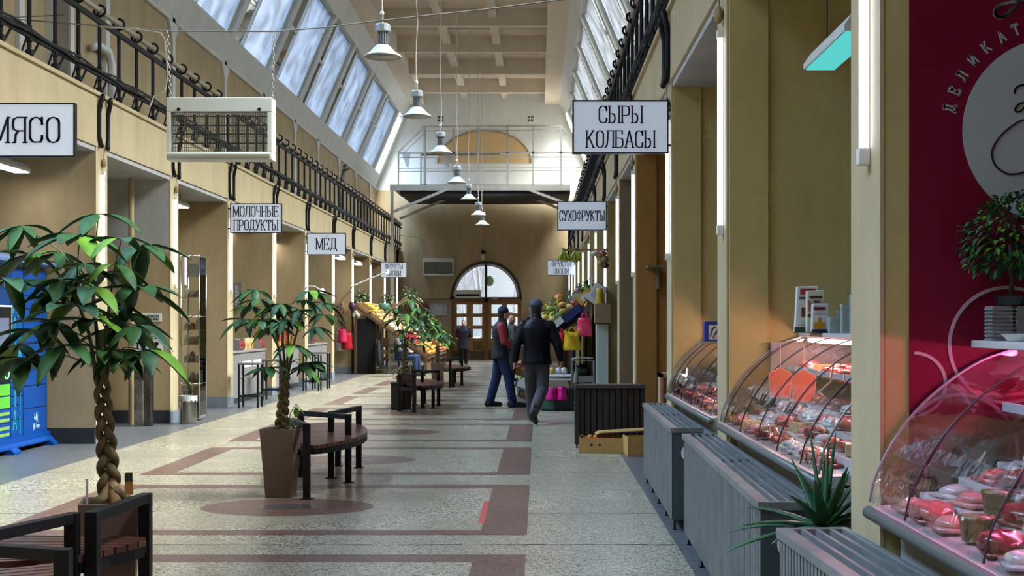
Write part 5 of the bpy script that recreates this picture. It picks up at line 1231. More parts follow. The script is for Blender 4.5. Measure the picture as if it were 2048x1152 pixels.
# blue scale on the far case
c = P(1409, 642, 9.2)
t = thing('blue_box', 'blue box with a black and white leaf picture above the farthest display case', 'box', (1.3, 11.15, 1.4)); 
t.location = tuple(P(1424, 682, 8.9)); w_ = .115; 
build('box_body', MB().box(-w_/2,w_/2,-.05,.05,0,.135), mat('box_navy', (36,48,130), .4), t, bevel=.003); build('picture', MB().box(-.03,w_/2-.004,-.053,-.05,.012,.11), PAPER, t)
m = MB(); 
for (a,b,c_,d) in ((-.02,.03,.0,.09),(0,.02,.02,.06),(.02,.05,.04,.1),(-.01,.08,.02,.1),(.03,.02,.05,.05)): m.bar((a,-.054,b),(c_,-.054,d),.008,.002,up=(0,1,0))
build('leaf_print', m, BLK, t)
tag(build('box_ledge', MB().box(t.location.x-.09, XR+.39, 8.8, 9.0, t.location.z-.016, t.location.z-.001), GMET), 'small grey ledge carrying the blue leaf box by the pillar', 'ledge')
t = thing('aluminium_foil_pack', 'crumpled silver foil pack at the far end of the farthest case', 'foil pack', (1.25, 10.95, .86)); r = random.Random(8)
build('foil', MB().ell((0,0,.09), .07,.09,.09, 9, 7, jit=.35, rnd=r), mat('foil', (220,224,226), .15, 1), t)
# bush with stacked containers on the nearest case
t = thing('potted_bush', 'dark leafy ficus bush in front of the raspberry wall, above stacked containers', 'potted plant', (1.555, 4.28, TZ+.116))
build('pot', MB().lathe([(0,0),(.045,0),(.055,.03),(0,.03)], n=16, cap=False), BLK, t)
build('trunk', MB().tube([(0,0,.01),(.004,0,.08),(-.003,0,.14),(0,.0,.2)], [.010,.009,.009,.007], 8).tube([(0,0,.12),(.06,0,.22)], .005, 6).tube([(0,0,.12),(-.07,0,.22)], .005, 6), mat('bush_bark', (60,48,38), .8), t)
m = MB(); r = random.Random(14)
for k in range(900):
    a = r.uniform(0, 2*PI); ph = math.acos(r.uniform(-.75,1)); q = r.uniform(.45,1.0)**.5
    p = Vector((.165*q*math.sin(ph)*math.cos(a), .10*q*math.sin(ph)*math.sin(a), .215+.155*q*math.cos(ph)))
    if p.x < -.06 and p.z > .28: p.x *= .75
    d = Vector((p.x, p.y, (p.z-.23)*.6)).normalized()+Vector((r.uniform(-.6,.6), r.uniform(-.6,.6), r.uniform(-.8,.4))); m.mi = r.choice((0,0,1,2)); leaflet(m, p, d, Vector((0,0,1)), r.uniform(.022,.036), .014, r, .3)
f = build('leaves', m, [LEAFD, LEAF, LEAFB], t, recalc=False); f['kind'] = 'stuff'
CONT = glassmat('container_clear', (.85,.88,.86), .12, diff=.45, dcol=(.7,.72,.70))
for k, (x, y, lab) in enumerate(((1.515,4.28,'left stack of ribbed clear lids under the ficus bush'),(1.592,4.27,'right stack of ribbed clear lids under the ficus bush'))):
    m = MB()
    for i in range(9): z = i*.0125; m.box(-.036,.036,-.04,.04,z,z+.005); m.box(-.032,.032,-.036,.036,z+.005,z+.0125)
    tag(build('lid_stack', m, CONT, loc=(x,y,TZ)), lab, 'lid stack', 'clear lid stacks on the nearest case')
tag(build('foam_bowl', MB().lathe([(0,0),(.035,0),(.055,.022),(.058,.022),(.036,-.0),(0,.004)], n=20, cap=False), WPLAS, loc=(1.525,4.12,TZ+.001)), 'shallow white foam bowl before the stacked lids', 'bowl')
tag(build('foam_bowl', MB().lathe([(0,0),(.035,0),(.05,.03),(.053,.03),(.036,0),(0,.004)], n=20, cap=False), WPLAS, loc=(1.60,4.10,TZ+.001)), 'taller white plastic bowl right of the shallow one', 'bowl')
# ------------------------------------------------------------------ aloe in a black pot
ALOE = mat('aloe_green', (58,110,66), .4, col2=(34,74,52), vs=9)
ac = (1.09, 4.97)
t = thing('potted_aloe', 'spiky aloe plant in a black pot between two radiator covers', 'potted plant', (ac[0], ac[1], 0))
build('pot', MB().lathe([(0,.40),(.10,.40),(.135,.64),(.145,.64),(.145,.675),(.13,.675),(.125,.65),(0,.65)], n=26, cap=False), mat('pot_black', (26,26,28), .4), t, smooth=False)
build('soil', MB().lathe([(0,.652),(.124,.655)], n=20, cap=False), SOIL, t)
m = MB(); r = random.Random(6)
angs = [(-2.75,.34,.10),(-2.2,.30,.34),(2.9,.34,.02),(2.55,.33,.16),(-1.9,.26,.5),(-1.2,.26,.62),(-.7,.28,.45),(-.25,.27,.30),(.3,.24,.14),(1.4,.28,.75),(2.0,.30,.55),(.9,.26,.5),(-2.95,.36,-.06),(-.1,.28,.62),(-1.55,.30,.85),(1.2,.22,.3),(-2.4,.28,.02),(-.9,.25,.02),(2.2,.3,.9),(0.0,.30,.95)]
for (a, L_, el) in angs:
    L_ *= 1.12
    d = Vector((math.cos(a)*math.cos(el*1.5), math.sin(a)*.8*math.cos(el*1.5), math.sin(el*1.5))); pts = []; rs = []
    up = Vector((0,0,1)); side = d.cross(up).normalized()
    for i in range(9):
        q = i/8; p = Vector((0,0,.66))+d*L_*q+Vector((0,0,1))*(.06*q-.10*q*q*(1-el)); pts.append(p); wdt = .031*(1-q)**.7+.001; rs.append((wdt, wdt*.38))
    m.tube(pts, rs, 8)
    for i in range(1, 12):
        q = i/13; p = Vector((0,0,.66))+d*L_*q+Vector((0,0,1))*(.06*q-.10*q*q*(1-el)); wdt = .031*(1-q)**.7
        for sg in (-1,1): m.tube([p+side*wdt*sg, p+side*(wdt+.006)*sg+d*.004], [.0022,.0003], 4)
build('aloe_leaves', m, ALOE, t, smooth=True)
tag(build('plant_stand', MB().box(ac[0]-.09, ac[0]+.09, ac[1]-.1, ac[1]+.1, 0, .40), mat('stand_black', (24,24,26), .6), bevel=.005), 'black block stand carrying the aloe pot between the radiator covers', 'stand')
m = MB(); r = random.Random(16)
for k in range(26): d = Vector((r.uniform(-.5,1), r.uniform(-.6,.4), r.uniform(.1,1))); leaflet(m, Vector((1.255+r.uniform(-.02,.02),5.0,.655)), d, Vector((0,0,1)), .12, .012, r, .6)
tag(build('grass_plant', m, LEAFB, recalc=False), 'small thin-leaved plant behind the aloe at the pillar foot', 'plant')
t = thing('cardboard_sheet', 'brown flattened cardboard standing between the two nearest radiator covers', 'cardboard', (.93, 4.72, 0))
build('board', MB().prism([(-.03,0),(.13,0),(.13,.50),(-.03,.535)], 0, .04, 'y'), mat('cardboard', (150,116,78), .8, var=.2, vs=6), t, bevel=.003); build('flap', MB().prism([(.0,.53),(.13,.50),(.13,.53),(.02,.56)], .0, .02, 'y'), MATS['cardboard'], t)
# ------------------------------------------------------------------ turned slatted panel, cardboard boxes
t = thing('slatted_screen', 'dark brown slatted screen turned across the aisle behind the cardboard boxes', 'screen', (.44, 15.05, 0)); DBW = mat('dark_brown_slats', (52,44,38), .6, var=.3, vs=8)
m = MB(); wS = .78
x = .03
while x < wS-.06: m.box(x, x+.058, -.012, .012, .09, .68); x += .071
build('slats', m, DBW, t); build('backing', MB().box(.02, wS-.02, .014, .03, .08, .7), mat('screen_backing', (34,30,28), .8), t)
build('top_cap', MB().box(-.02, wS+.02, -.05, .16, .69, .735), mat('screen_cap', (74,64,58), .5), t, bevel=.004); build('post', MB().box(-.02,.03,-.03,.15,.04,.69), DBW, t); build('post', MB().box(wS-.04,wS+.01,-.03,.15,.04,.69), DBW, t)
build('leg', MB().box(-.005,.012,-.012,.01,0,.06), BLK, t); build('leg', MB().box(wS-.02,wS,-.012,.01,0,.06), BLK, t)
CBM = mat('cardboard_box', (190,150,84), .8, var=.2, vs=5)
def cbox(lab, x, y, w_, d, h, rz, holes=2, flap=False, cmat=None):
    t = thing('cardboard_box', lab, 'cardboard box', (x, y, 0), rz, 'cardboard boxes on the floor'); th = .006; cm = cmat or CBM
    build('walls', MB().box(-w_/2,w_/2,-d/2,-d/2+th,0,h).box(-w_/2,w_/2,d/2-th,d/2,0,h).box(-w_/2,-w_/2+th,-d/2,d/2,0,h*1.05).box(w_/2-th,w_/2,-d/2,d/2,0,h*.95).box(-w_/2,w_/2,-d/2,d/2,0,th), cm, t)
    m = MB()
    for k in range(holes): xx = -w_*.22+k*.09; disc(m, xx, h*.55, .014, -d/2-.002, -d/2+.001, 12)
    if m.v: build('vent_hole', m, DARK, t)
    if flap: build('flap', MB().prism([(-w_/2,h),(w_/2,h),(w_/2,h+.01),(-w_/2,h+.012)], -d/2-.02, d/2, 'y'), cm, t)
    return t
cbox('open cardboard box of orange fruit at the foot of the dark slatted screen', .715, 14.55, .50, .30, .17, -.12, 2)
cbox('second open cardboard box, right of the box of orange fruit', 1.10, 14.25, .30, .35, .20, .1, 0)
tag(build('loose_cardboard', MB().xf(Matrix()).prism([(-.3,0),(.32,.035),(.32,.045),(-.3,.01)], -.16, .16, 'y').prism([(-.3,.0),(-.34,-.02),(-.34,-.012),(-.3,.01)], -.16, .16, 'y'), CBM, loc=(.98,14.62,.215)), 'loose cardboard lid lying across the two floor boxes', 'lid')
r = random.Random(5); ORG = mat('fruit_orange', (224,120,34), .4, var=.25, vs=14)
SPH = None
def fruit(nm, cc, loc, rad, lab, cat, grp, sq=1.0, r=r):
    key = 'fruit_%d_%d_%d_%.2f' % (*cc, sq)
    if key not in PROT:
        m = MB(); m.ell((0,0,0), 1, 1, sq, 12, 8); m.lathe([(0,sq*.97),(.08,sq*.99),(.05,sq*1.08),(0,sq*1.08)], n=6, cap=False)
        o = build(nm, m, mat('skin_%d_%d_%d' % cc, cc, .4, var=.3, vs=3), smooth=True); PROT[key] = o
    else: o = PROT[key].copy(); o.name = nm; C.objects.link(o)
    o.location = loc; o.scale = (rad, rad, rad); o.rotation_euler = (r.uniform(-.5,.5), r.uniform(-.5,.5), r.uniform(0,6)); return tag(o, lab, cat, grp)
for i in range(11):
    fruit('persimmon', (226,124,40), (.56+.062*(i % 6)+.02*(i//6), 14.5+.08*(i//6), .10+.06*(i//6)), .035, 'orange persimmon in the open floor box before the slatted screen', 'persimmon', 'persimmons in the floor box')
for i in range(4): fruit('persimmon', (226,124,40), (1.03+.06*i, 14.25, .12), .033, 'orange persimmon in the right-hand floor box', 'persimmon', 'persimmons in the second floor box')
t = thing('wooden_crate', 'narrow reddish-brown wooden crate standing behind the farthest radiator cover', 'crate', (1.215, 13.0, 0)); BRW = mat('crate_brown', (150,80,40), .6, var=.2)
build('crate_front', MB().box(.03,.2,-.01,.0,0,.90), BRW, t); build('crate_frame', MB().box(0,.03,-.02,.25,0,.94).box(.0,.22,-.02,.25,.90,.94), mat('crate_frame', (176,136,104), .7), t)
tag(build('wall_shelf', MB().box(1.28,1.47,15.2,15.5,2.10,2.12).box(1.40,1.43,15.4,15.5,1.85,2.10), mat('shelf_grey', (120,106,90), .6)), 'small bracket shelf on the orange-brown partition', 'shelf')
# ------------------------------------------------------------------ fruit stands
WC = mat('crate_wood', (176,138,92), .7, var=.3, vs=8); WCD = mat('crate_wood_dark', (112,80,52), .7, var=.3, vs=8); SHB = mat('painted_shade_black', (16,15,16), .9)
KIND = {'tangerine': (236,140,40), 'apple': (176,40,48), 'green_apple': (150,176,52), 'onion': (206,160,100), 'potato': (196,168,120), 'red_pepper': (196,30,30), 'garlic_bulb': (226,216,196), 'peach': (226,150,100), 'lemon': (232,206,60), 'pomegranate': (170,46,60), 'mandarin': (240,160,60)}
def PL(f): return {'potato':'potatoes','peach':'peaches'}.get(f, f.replace('_',' ')+'s')
def crate_at(o, u, v, n, w_, d, h, lab, grp, col=None, fruits=None, cat='crate', fr=None, rows=3, colsn=5, fl='', inset=0):
    """crate whose corner is o, u across (length w_), v up the slope (length d), n normal"""
    t = thing('fruit_crate', lab, 'crate', tuple(o), group=grp); th = .018; m = MB()
    q = lambda a, b, c: u*a+v*b+n*c
    def bx(a0,a1,b0,b1,c0,c1):
        vs = [q(a,b,c) for c in (c0,c1) for b in (b0,b1) for a in (a0,a1)]; m.add(vs, [(0,2,3,1),(4,5,7,6),(0,1,5,4),(2,6,7,3),(0,4,6,2),(1,3,7,5)])
    bx(0,w_,0,d,0,.012); bx(0,w_,0,th,0,h); bx(0,w_,d-th,d,0,h); bx(0,th,0,d,0,h); bx(w_-th,w_,0,d,0,h)
    build('crate_box', m, col or WC, t)
    if fruits:
        rad = fr; k = 0
        for lay in range(1):
            for i in range(colsn):
                for j in range(rows):
                    a = w_*(i+.5+.25*(j % 2))/(colsn+.4); b = d*(j+.5)/rows
                    p = o+q(a, b, h*.55+rad*.75+r.uniform(-.012,.02))
                    fruit(fruits, KIND[fruits], tuple(p), rad*r.uniform(.9,1.1), fl, fruits.replace('_', ' '), grp+' - '+PL(fruits), {'potato': .8, 'onion': .9, 'lemon': .85, 'garlic_bulb': .85}.get(fruits, .95))
    return t
r = random.Random(41)
# left stand -------------------------------------------------
LY0, LY1 = 36.6, 44.2
top = Vector((-5.22,0,1.96)); bot = Vector((-3.12,0,.46)); sv = (top-bot); SL = sv.length; sv.normalize(); nn = Vector((-sv.z*-1, 0, 0)); nn = Vector((sv.z, 0, -sv.x))
t = thing('fruit_stand', 'left fruit stand with a sloping board and dark shelves beneath', 'market stand', (-5.2, LY0, 0))
o_ = Vector(t.location)
m = MB(); m.prism([(bot.x-o_.x,bot.z),(top.x-o_.x,top.z),(top.x-o_.x-.0,top.z-.06),(bot.x-o_.x-.02,bot.z-.05)], 0, LY1-LY0, 'y'); build('sloping_board', m, WCD, t)
m = MB()
for y in (.02, 2.5, 5, 7.5): m.bar((bot.x-o_.x-.05,y,0),(bot.x-o_.x-.05,y,bot.z),.06); m.bar((-.0+.05,y,0),(.05,y,top.z-.08),.06); m.bar((1.0,y,0),(1.0,y,1.2),.05)
build('legs', m, WCD, t)
m = MB(); 
for z in (.12,.45,.8): m.box(.62,1.30,.05,.6,z,z+.025)
m.bar((.62,.05,0),(.62,.05,.98),.03); m.bar((1.30,.05,0),(1.30,.05,.98),.03)
build('lower_shelves', m, mat('shelf_green_grey', (88,96,80), .6), t)
build('painted_shade_sheet', MB().box(.06,.60,.06,.09,.02,1.56), SHB, t); build('front_board', MB().box(bot.x-o_.x-.12,bot.x-o_.x-.10,.1,7.5,0,bot.z-.02), WCD, t)  # near-black sheet drawn for the shade beneath the left stand
fills = [['tangerine','mandarin','tangerine','pomegranate','mandarin'], ['apple','apple','peach','apple','tangerine'], ['garlic_bulb','onion','onion','garlic_bulb','apple'], ['onion','potato','peach','potato','onion'], ['potato','lemon','onion','garlic_bulb','peach']]
rown = ['bottom','second','middle','fourth','top']; coln = ['nearest','second','third','fourth','farthest']
for c in range(5):
    for j in range(5):
        f = fills[j][c]; o = bot+sv*(SL*j/5+.02)+nn*.004; o.y = LY0+.05+c*1.5
        if j == 4 and c == 0: f = None
        crate_at(o, Vector((0,1,0)), sv, nn, 1.42, SL/5-.04, .10, '%s crate%s, %s step of the %s column of the left fruit stand' % ('wooden', (' of '+PL(f)) if f else ' under the bananas', rown[j], coln[c]), 'crates of the left fruit stand',
            fruits=f, fr=.055, rows=4 if c < 2 else 3, colsn=6 if c < 3 else 5, fl='%s in the %s row crate of the %s column, left fruit stand' % (f.replace('_',' ') if f else '', rown[j], coln[c]))
BAN = mat('banana_yellow', (226,196,66), .45, col2=(196,180,60), vs=8); BANG = mat('banana_green_yellow', (176,178,62), .45, col2=(140,150,50), vs=8)
def bananas(lab, loc, n, L_, m_, hang=True, spread=1.0, ry=0):
    t = thing('banana_bunch', lab, 'bananas', loc, ry)
    build('stalk', MB().tube([(0,0,.05),(0,0,-.03)], [.018,.022], 8), mat('stalk_green', (110,110,50), .7), t)
    for k in range(n):
        a = -.9+1.8*k/(n-1); a *= spread; m = MB(); pts = []; rs = []
        for i in range(9):
            q = i/8; bend = math.sin(q*1.9); pts.append((math.sin(a)*L_*.55*bend, -.02-.03*(k % 2), -L_*(q*.9)+(.0 if hang else L_*q*.5))); rs.append([.008,.016,.022,.024,.024,.023,.020,.013,.006][i])
        m.tube(pts, rs, 7); build('banana', m, m_, t, smooth=True)
    return t
for k, (px, py) in enumerate(((745,620),(752,627),(760,634))):
    c = P(px, py, 36.9+k*.12); bananas(['upper','middle','lower'][k]+' yellow banana bunch lying at the top of the left fruit stand', tuple(c), 6, .26, BAN, False, 1.2)
# leafy goods and leaning plank of the left stand
def leafy(lab, px, py, Y, rad, n, mats_, seed, L_=.12, w_=.05, name='leafy_plant', base=True):
    c = P(px, py, Y); t = thing(name, lab, 'plant', (c.x, c.y, c.z)); m = MB(); rr2 = random.Random(seed)
    for k in range(n):
        a, e = rr2.uniform(0,2*PI), rr2.uniform(-.4,1.4); q = rr2.uniform(.1,1)
        d = Vector((math.cos(a)*math.cos(e), math.sin(a)*math.cos(e), math.sin(e))); m.mi = rr2.randint(0,len(mats_)-1); leaflet(m, d*rad*q*.8, d+Vector((0,0,rr2.uniform(-.5,.2))), Vector((0,0,1)) if abs(d.z) < .9 else Vector((1,0,0)), L_*rr2.uniform(.7,1.3), w_, rr2, rr2.uniform(.2,.8))
    f = build('leaves', m, mats_, t, recalc=False); f['kind'] = 'stuff'
    if base: build('pot', MB().lathe([(0,-rad*1.1),(rad*.35,-rad*1.1),(rad*.45,-rad*.35),(0,-rad*.35)], n=14, cap=False), mat('pot_brownish', (84,60,44), .7), t)
    return t
PALEL = mat('leaf_pale_grey', (140,156,120), .5, col2=(100,124,84), vs=20); OLV = mat('leaf_olive', (98,100,58), .6, col2=(130,110,70), vs=20)
for a in ((820,600,40.5,.42,160,[PALEL,LEAF,OLV],1,'big grey-green bushy plant at the top right of the left fruit stand'), (775,605,42.5,.32,120,[OLV,PALEL],2,'olive dried-looking plant behind the left fruit stand tubes'), (722,598,39.5,.26,90,[PALEL,LEAF],3,'small spiky plant behind the near tube of the left fruit stand'),
          (845,640,41.0,.36,140,[LEAF,PALEL,LEAFB],4,'green leafy herbs in the middle of the left fruit stand'), (866,655,42.0,.30,110,[LEAF,LEAFB],5,'green leafy herbs at the right edge of the left fruit stand'), (815,648,40.2,.26,80,[LEAF,PALEL],6,'green leaves beside the orange peaches of the left fruit stand'), (840,668,40.6,.22,70,[PALEL,WPLAS,LEAF],7,'white-flecked herbs above the red apples of the left stand')):
    leafy(a[7], a[0], a[1], a[2], a[3], a[4], a[5], a[6], L_=.20, w_=.07)
tag(build('wooden_plank', MB().bar(P(775,622,38.5), P(813,598,38.5), .12, .08), WC), 'short wooden plank leaning over the top crates of the left stand', 'plank')
bananas('greenish banana bunch on the end of the leaning plank', tuple(P(815,600,38.4)), 5, .24, BANG, False)
tag(build('green_glass_jar', MB().lathe([(0,0),(.16,0),(.18,.1),(.18,.2),(.14,.24),(0,.24)], n=16, cap=False), mat('jar_green', (90,140,120), .2), loc=tuple(P(768,622,40.5)), smooth=True), 'squat green glass jar behind the bananas of the left stand', 'jar')
tag(build('red_onion_net', MB().tube([tuple(P(703,604,36.5)), tuple(P(704,612,36.5)), tuple(P(705,622,36.5))], [.05,.10,.04], 8), mat('net_purple', (70,40,70), .6, var=.4, vs=20), smooth=True), 'dark purple onion net hanging at the top corner of the left stand', 'net')
for k, (px, py) in enumerate(((712,626),(708,630),(716,631))): tag(build('garlic_braid', MB().ell(tuple(P(px,py,36.5)), .05,.05,.07, 8, 6), mat('skin_%d_%d_%d' % KIND['garlic_bulb'], KIND['garlic_bulb'], .5), smooth=True), ['upper','left','right'][k]+' garlic bulb hanging under the top corner of the left stand', 'garlic')
# carrier bags and chillies by the partition left of the left stand
def bag(lab, px0, px1, py0, py1, Y, m_, dep=.1, seed=1, name='carrier_bag', handles=True):
    a = P(px0, py1, Y); b = P(px1, py0, Y); w_ = (b.x-a.x)/2; h = b.z-a.z; rr2 = random.Random(seed); t = thing(name, lab, 'bag', ((a.x+b.x)/2, Y, a.z))
    m = MB(); nx, nz = 8, 8; vs = []
    for s in (-1, 1):
        for i in range(nx+1):
            for j in range(nz+1):
                u, v = i/nx*2-1, j/nz; wd = w_*(1-.25*v*v)*(1+.06*math.sin(v*9+s)); x = u*wd; bl = dep*.5*(1-abs(u)**2.2)*(1-.55*v)+.006
                vs.append((x+rr2.uniform(-.008,.008), s*bl+rr2.uniform(-.012,.012)*(1-abs(u)), h*v+rr2.uniform(-.008,.008)))
    fs = []
    N_ = (nx+1)*(nz+1)
    for s in (0,1):
        for i in range(nx):
            for j in range(nz): q = s*N_+i*(nz+1)+j; fs.append((q,q+nz+1,q+nz+2,q+1))
    for i in range(nx): q = i*(nz+1); fs.append((q, q+nz+1, N_+q+nz+1, N_+q)); q += nz; fs.append((q, q+nz+1, N_+q+nz+1, N_+q))
    for j in range(nz): fs.append((j, j+1, N_+j+1, N_+j)); q = nx*(nz+1)+j; fs.append((q, q+1, N_+q+1, N_+q))
    m.add(vs, fs); build('bag_body', m, m_, t, smooth=True)
    if handles: build('handle', MB().tube([(-w_*.4,0,h*.97),(-w_*.3,0,h*1.18),(0,0,h*1.25),(w_*.3,0,h*1.18),(w_*.4,0,h*.97)], .012, 5), m_, t)
    return t
BP = mat('bag_pink', (226,54,104), .35); BR = mat('bag_red', (206,30,48), .35); BW = mat('bag_white', (220,216,210), .4); BM = mat('bag_magenta', (206,24,128), .35); BY = mat('bag_yellow', (214,176,24), .35)
bag('white carrier bag hanging left of the red bags on the partition', 672,686,664,701,36.64, BW, .16, 1); bag('pink carrier bag hanging over the red bag by the left stand', 675,694,659,685,36.50, BP, .14, 2); bag('red carrier bag hanging lowest by the left fruit stand', 684,705,666,699,36.57, BR, .16, 3)
tag(build('green_cloth', MB().prism([(-.1,0),(.05,-.1),(.12,.15),(-.02,.3)], 0, .03, 'y'), mat('cloth_green', (30,130,90), .7), loc=tuple(P(703,683,36.7))), 'small green cloth tip behind the red carrier bag', 'cloth')
m = MB(); r2 = random.Random(2)
for k in range(26): p = P(681+r2.uniform(-7,7)*(.4+.04*k % 1), 608+k*.95, 36.72); m.ell(p, .035,.03,.05, 6, 5)
tag(build('chilli_string', m, mat('chilli_red', (140,40,40), .5, col2=(190,150,130), vs=30), smooth=True), 'string of dried red chillies on the partition above the carrier bags', 'chillies')
m = MB(); m.tube([P(684,640,36.7),P(686,650,36.7),P(686,660,36.7)], [.02,.06,.1], 6); tag(build('hook_cluster', m, mat('hook_dark', (52,60,40), .7)), 'dark bunch of hooks from which the red bags hang', 'hook')
# coat, folding chair
tag(build('hanging_coat', MB().tube([P(758,680,36.6),P(757,695,36.55),P(758,715,36.55),P(759,733,36.55)], [(.06,.03),(.11,.06),(.14,.07),(.12,.06)], 12), mat('coat_dark_teal', (26,40,48), .8, var=.3, vs=10), smooth=True), 'dark teal coat hanging from the shelf end of the left fruit stand', 'coat')
for k, (px0, px1, py0, py1, cc, lab) in enumerate(((738,752,692,699,(190,184,160),'small cream radio on the upper shelf under the left stand'),(742,760,727,736,(200,200,196),'white papers on the lowest shelf under the left stand'),(762,776,700,708,(180,176,150),'pale box on the middle shelf behind the coat'),(764,780,716,721,(150,70,50),'brick red box on the shelf behind the folding chair'),(739,748,704,712,(90,130,90),'green packet on the middle shelf under the left stand'),(765,778,675,694,(150,120,90),'brown sack standing on the top shelf under the left stand'),(738,762,662,686,(120,96,80),'brown cardboard on the top shelf under the left stand'))):
    flatbox('shelf_good', lab, 'shelf item', px0, px1, py0, py1, 37.0, mat('shelfgood_%d' % k, cc, .6), .2, 'things on the shelves under the left stand')
t = thing('folding_chair', 'folding chair with bent chrome legs on which the vendor sits', 'chair', (-3.72, 35.2, 0)); CHR = MATS['chrome']
build('chrome_frame', MB().tube([(-.28,-.18,.72),(-.24,-.18,.74),(.12,-.18,.74),(.16,-.18,.70)], .013, 6).tube([(-.24,-.18,.74),(-.34,-.18,.04),(-.30,-.18,.01),(-.2,-.18,.02),(.2,-.18,.5)], .013, 6).tube([(.14,-.18,.72),(.30,-.18,.3),(.26,-.18,.0)], .013, 6).tube([(-.24,.2,.74),(-.34,.2,.04),(.2,.2,.5)], .013, 6).tube([(.2,.2,.5),(.26,.2,0)], .013, 6), CHR, t)
build('seat', MB().box(-.2,.24,-.2,.22,.42,.455), BLK, t, bevel=.01); build('backrest', MB().box(-.27,-.24,-.2,.22,.62,.74), BLK, t)
# right stand -------------------------------------------------
RY0, RY1 = 21.95, 34.5
top = Vector((1.12,0,1.78)); bot = Vector((.05,0,1.08)); sv = (top-bot); SL = sv.length; sv.normalize(); nn = Vector((-sv.z, 0, sv.x))
t = thing('fruit_stand', 'right fruit stand with a sloping board in front of the right partitions', 'market stand', (.05, RY0, 0)); o_ = Vector(t.location)
build('sloping_board', MB().prism([(0,1.08),(1.07,1.78),(1.07,1.72),(.02,1.02)], 0, RY1-RY0, 'y'), WC, t)
m = MB()
for y in (.05, 4, 8, 12.4): m.bar((.04,y,0),(.04,y,1.06),.05); m.bar((1.05,y,0),(1.05,y,1.72),.05); m.bar((.5,y,0),(.5,y,1.36),.05)
build('legs', m, WCD, t); build('painted_shade_back', MB().box(.55,.58,.1,RY1-RY0,.02,1.36), SHB, t)  # black sheet along the legs paints in the shade under the board
build('lower_shelf', MB().box(-.25,.5,.2,RY1-RY0,.30,.33), WCD, t); build('lower_front', MB().box(-.22,-.2,.2,RY1-RY0,0,.30), WCD, t)
NAVY = mat('crate_navy', (22,44,110), .4); WBOX = mat('box_white', (214,216,214), .5); YBOX = mat('box_yellow', (222,176,60), .5)
fr_ = [['green_apple','peach','onion','garlic_bulb','apple'], ['green_apple','potato','peach','tangerine','onion'], ['mandarin','onion','garlic_bulb','apple','peach']]
for c in range(5):
    for j in range(3):
        f = fr_[j][c]; o = bot+sv*(SL*j/3+.01)+nn*.004; o.y = RY0+.1+c*2.4
        crate_at(o, Vector((0,1,0)), sv, nn, 2.3, SL/3-.02, .13, '%s crate of %s, %s step of the %s column of the right fruit stand' % (['navy','navy','white'][j] if c == 0 else 'wooden', f.replace('_',' '), ['lower','middle','upper'][j], coln[c]), 'crates of the right fruit stand',
                 NAVY if (c == 0 and j < 2) else WBOX if c == 0 else WC, fruits=f, fr=.05, rows=3, colsn=6, fl='%s in the %s crate of the %s column, right fruit stand' % (f.replace('_',' '), ['lower','middle','upper'][j], coln[c]))
def slopebox(lab, px0, py0, px1, py1, thk, Y, m_, lid=None, dep=.5, name='produce_box'):
    a = P(px0, py0, Y); b = P(px1, py1, Y); u = (b-a); L_ = u.length; u.normalize(); n_ = Vector((-u.z,0,u.x)); n_ = n_ if n_.z > 0 else -n_
    t = thing(name, lab, 'box', tuple(a), group='boxes on the right fruit stand'); th = .012; m = MB()
    def bx(m, a0,a1,b0,b1,c0,c1):
        vs = [u*x+Vector((0,1,0))*y+n_*z for z in (c0,c1) for y in (b0,b1) for x in (a0,a1)]; m.add(vs, [(0,2,3,1),(4,5,7,6),(0,1,5,4),(2,6,7,3),(0,4,6,2),(1,3,7,5)])
    bx(m,0,L_,0,th,0,thk); bx(m,0,L_,dep-th,dep,0,thk); bx(m,0,th,0,dep,0,thk); bx(m,L_-th,L_,0,dep,0,thk); bx(m,0,L_,0,dep,0,th); build('box_shell', m, m_, t)
    if lid: m = MB(); bx(m, L_*.25,L_*.75,-.004,0,thk*.2,thk*.8); build('side_panel', m, lid, t)
    return a, u, n_, L_
slopebox('navy plastic crate sloping behind the walking man', 1131,650,1168,620,.14,21.7, NAVY)
slopebox('white card box at the low end of the navy crate', 1109,661,1131,643,.12,21.6, WBOX)
slopebox('yellow box with a white side panel above the navy crate', 1163,614,1190,588,.16,21.8, YBOX, WBOX)
slopebox('white fruit box with a yellow edge under the tube light of the right stand', 1190,612,1216,578,.22,21.7, WBOX, mat('panel_pale_blue', (176,186,214), .5))
slopebox('long pale fruit tray behind the navy crate', 1140,607,1175,580,.10,24.5, mat('tray_cream', (206,200,180), .5))
leafy('green and yellow squashy vegetables on the right stand beside the cap of the walking man', 1110,617,24.5,.20,60,[LEAF,BAN,PALEL],9,L_=.14,w_=.06, base=False)
leafy('pineapple-like spiky leaves in the middle of the right fruit stand', 1133,606,24.2,.16,60,[LEAFD,LEAF],10,L_=.18,w_=.02, base=False)
m = MB(); m.ell((0,0,0), .11,.09,.12, 12, 8, jit=.08, rnd=r); tag(build('orange_squash', m, mat('squash_orange', (214,130,40), .4, var=.2), loc=tuple(P(1119,600,24.5)), smooth=True), 'round orange squash at the left top of the right fruit stand', 'squash')
m = MB(); m.lathe([(0,-.18),(.06,-.17),(.085,-.1),(.06,0),(.05,.06),(.065,.12),(.05,.17),(0,.18)], n=14, cap=False); tag(build('yellow_gourd', m, mat('gourd_yellow', (196,170,50), .4, var=.2), loc=tuple(P(1199,597,21.5)), smooth=True), 'tall yellow gourd standing before the white fruit box', 'gourd')
r3 = random.Random(12)
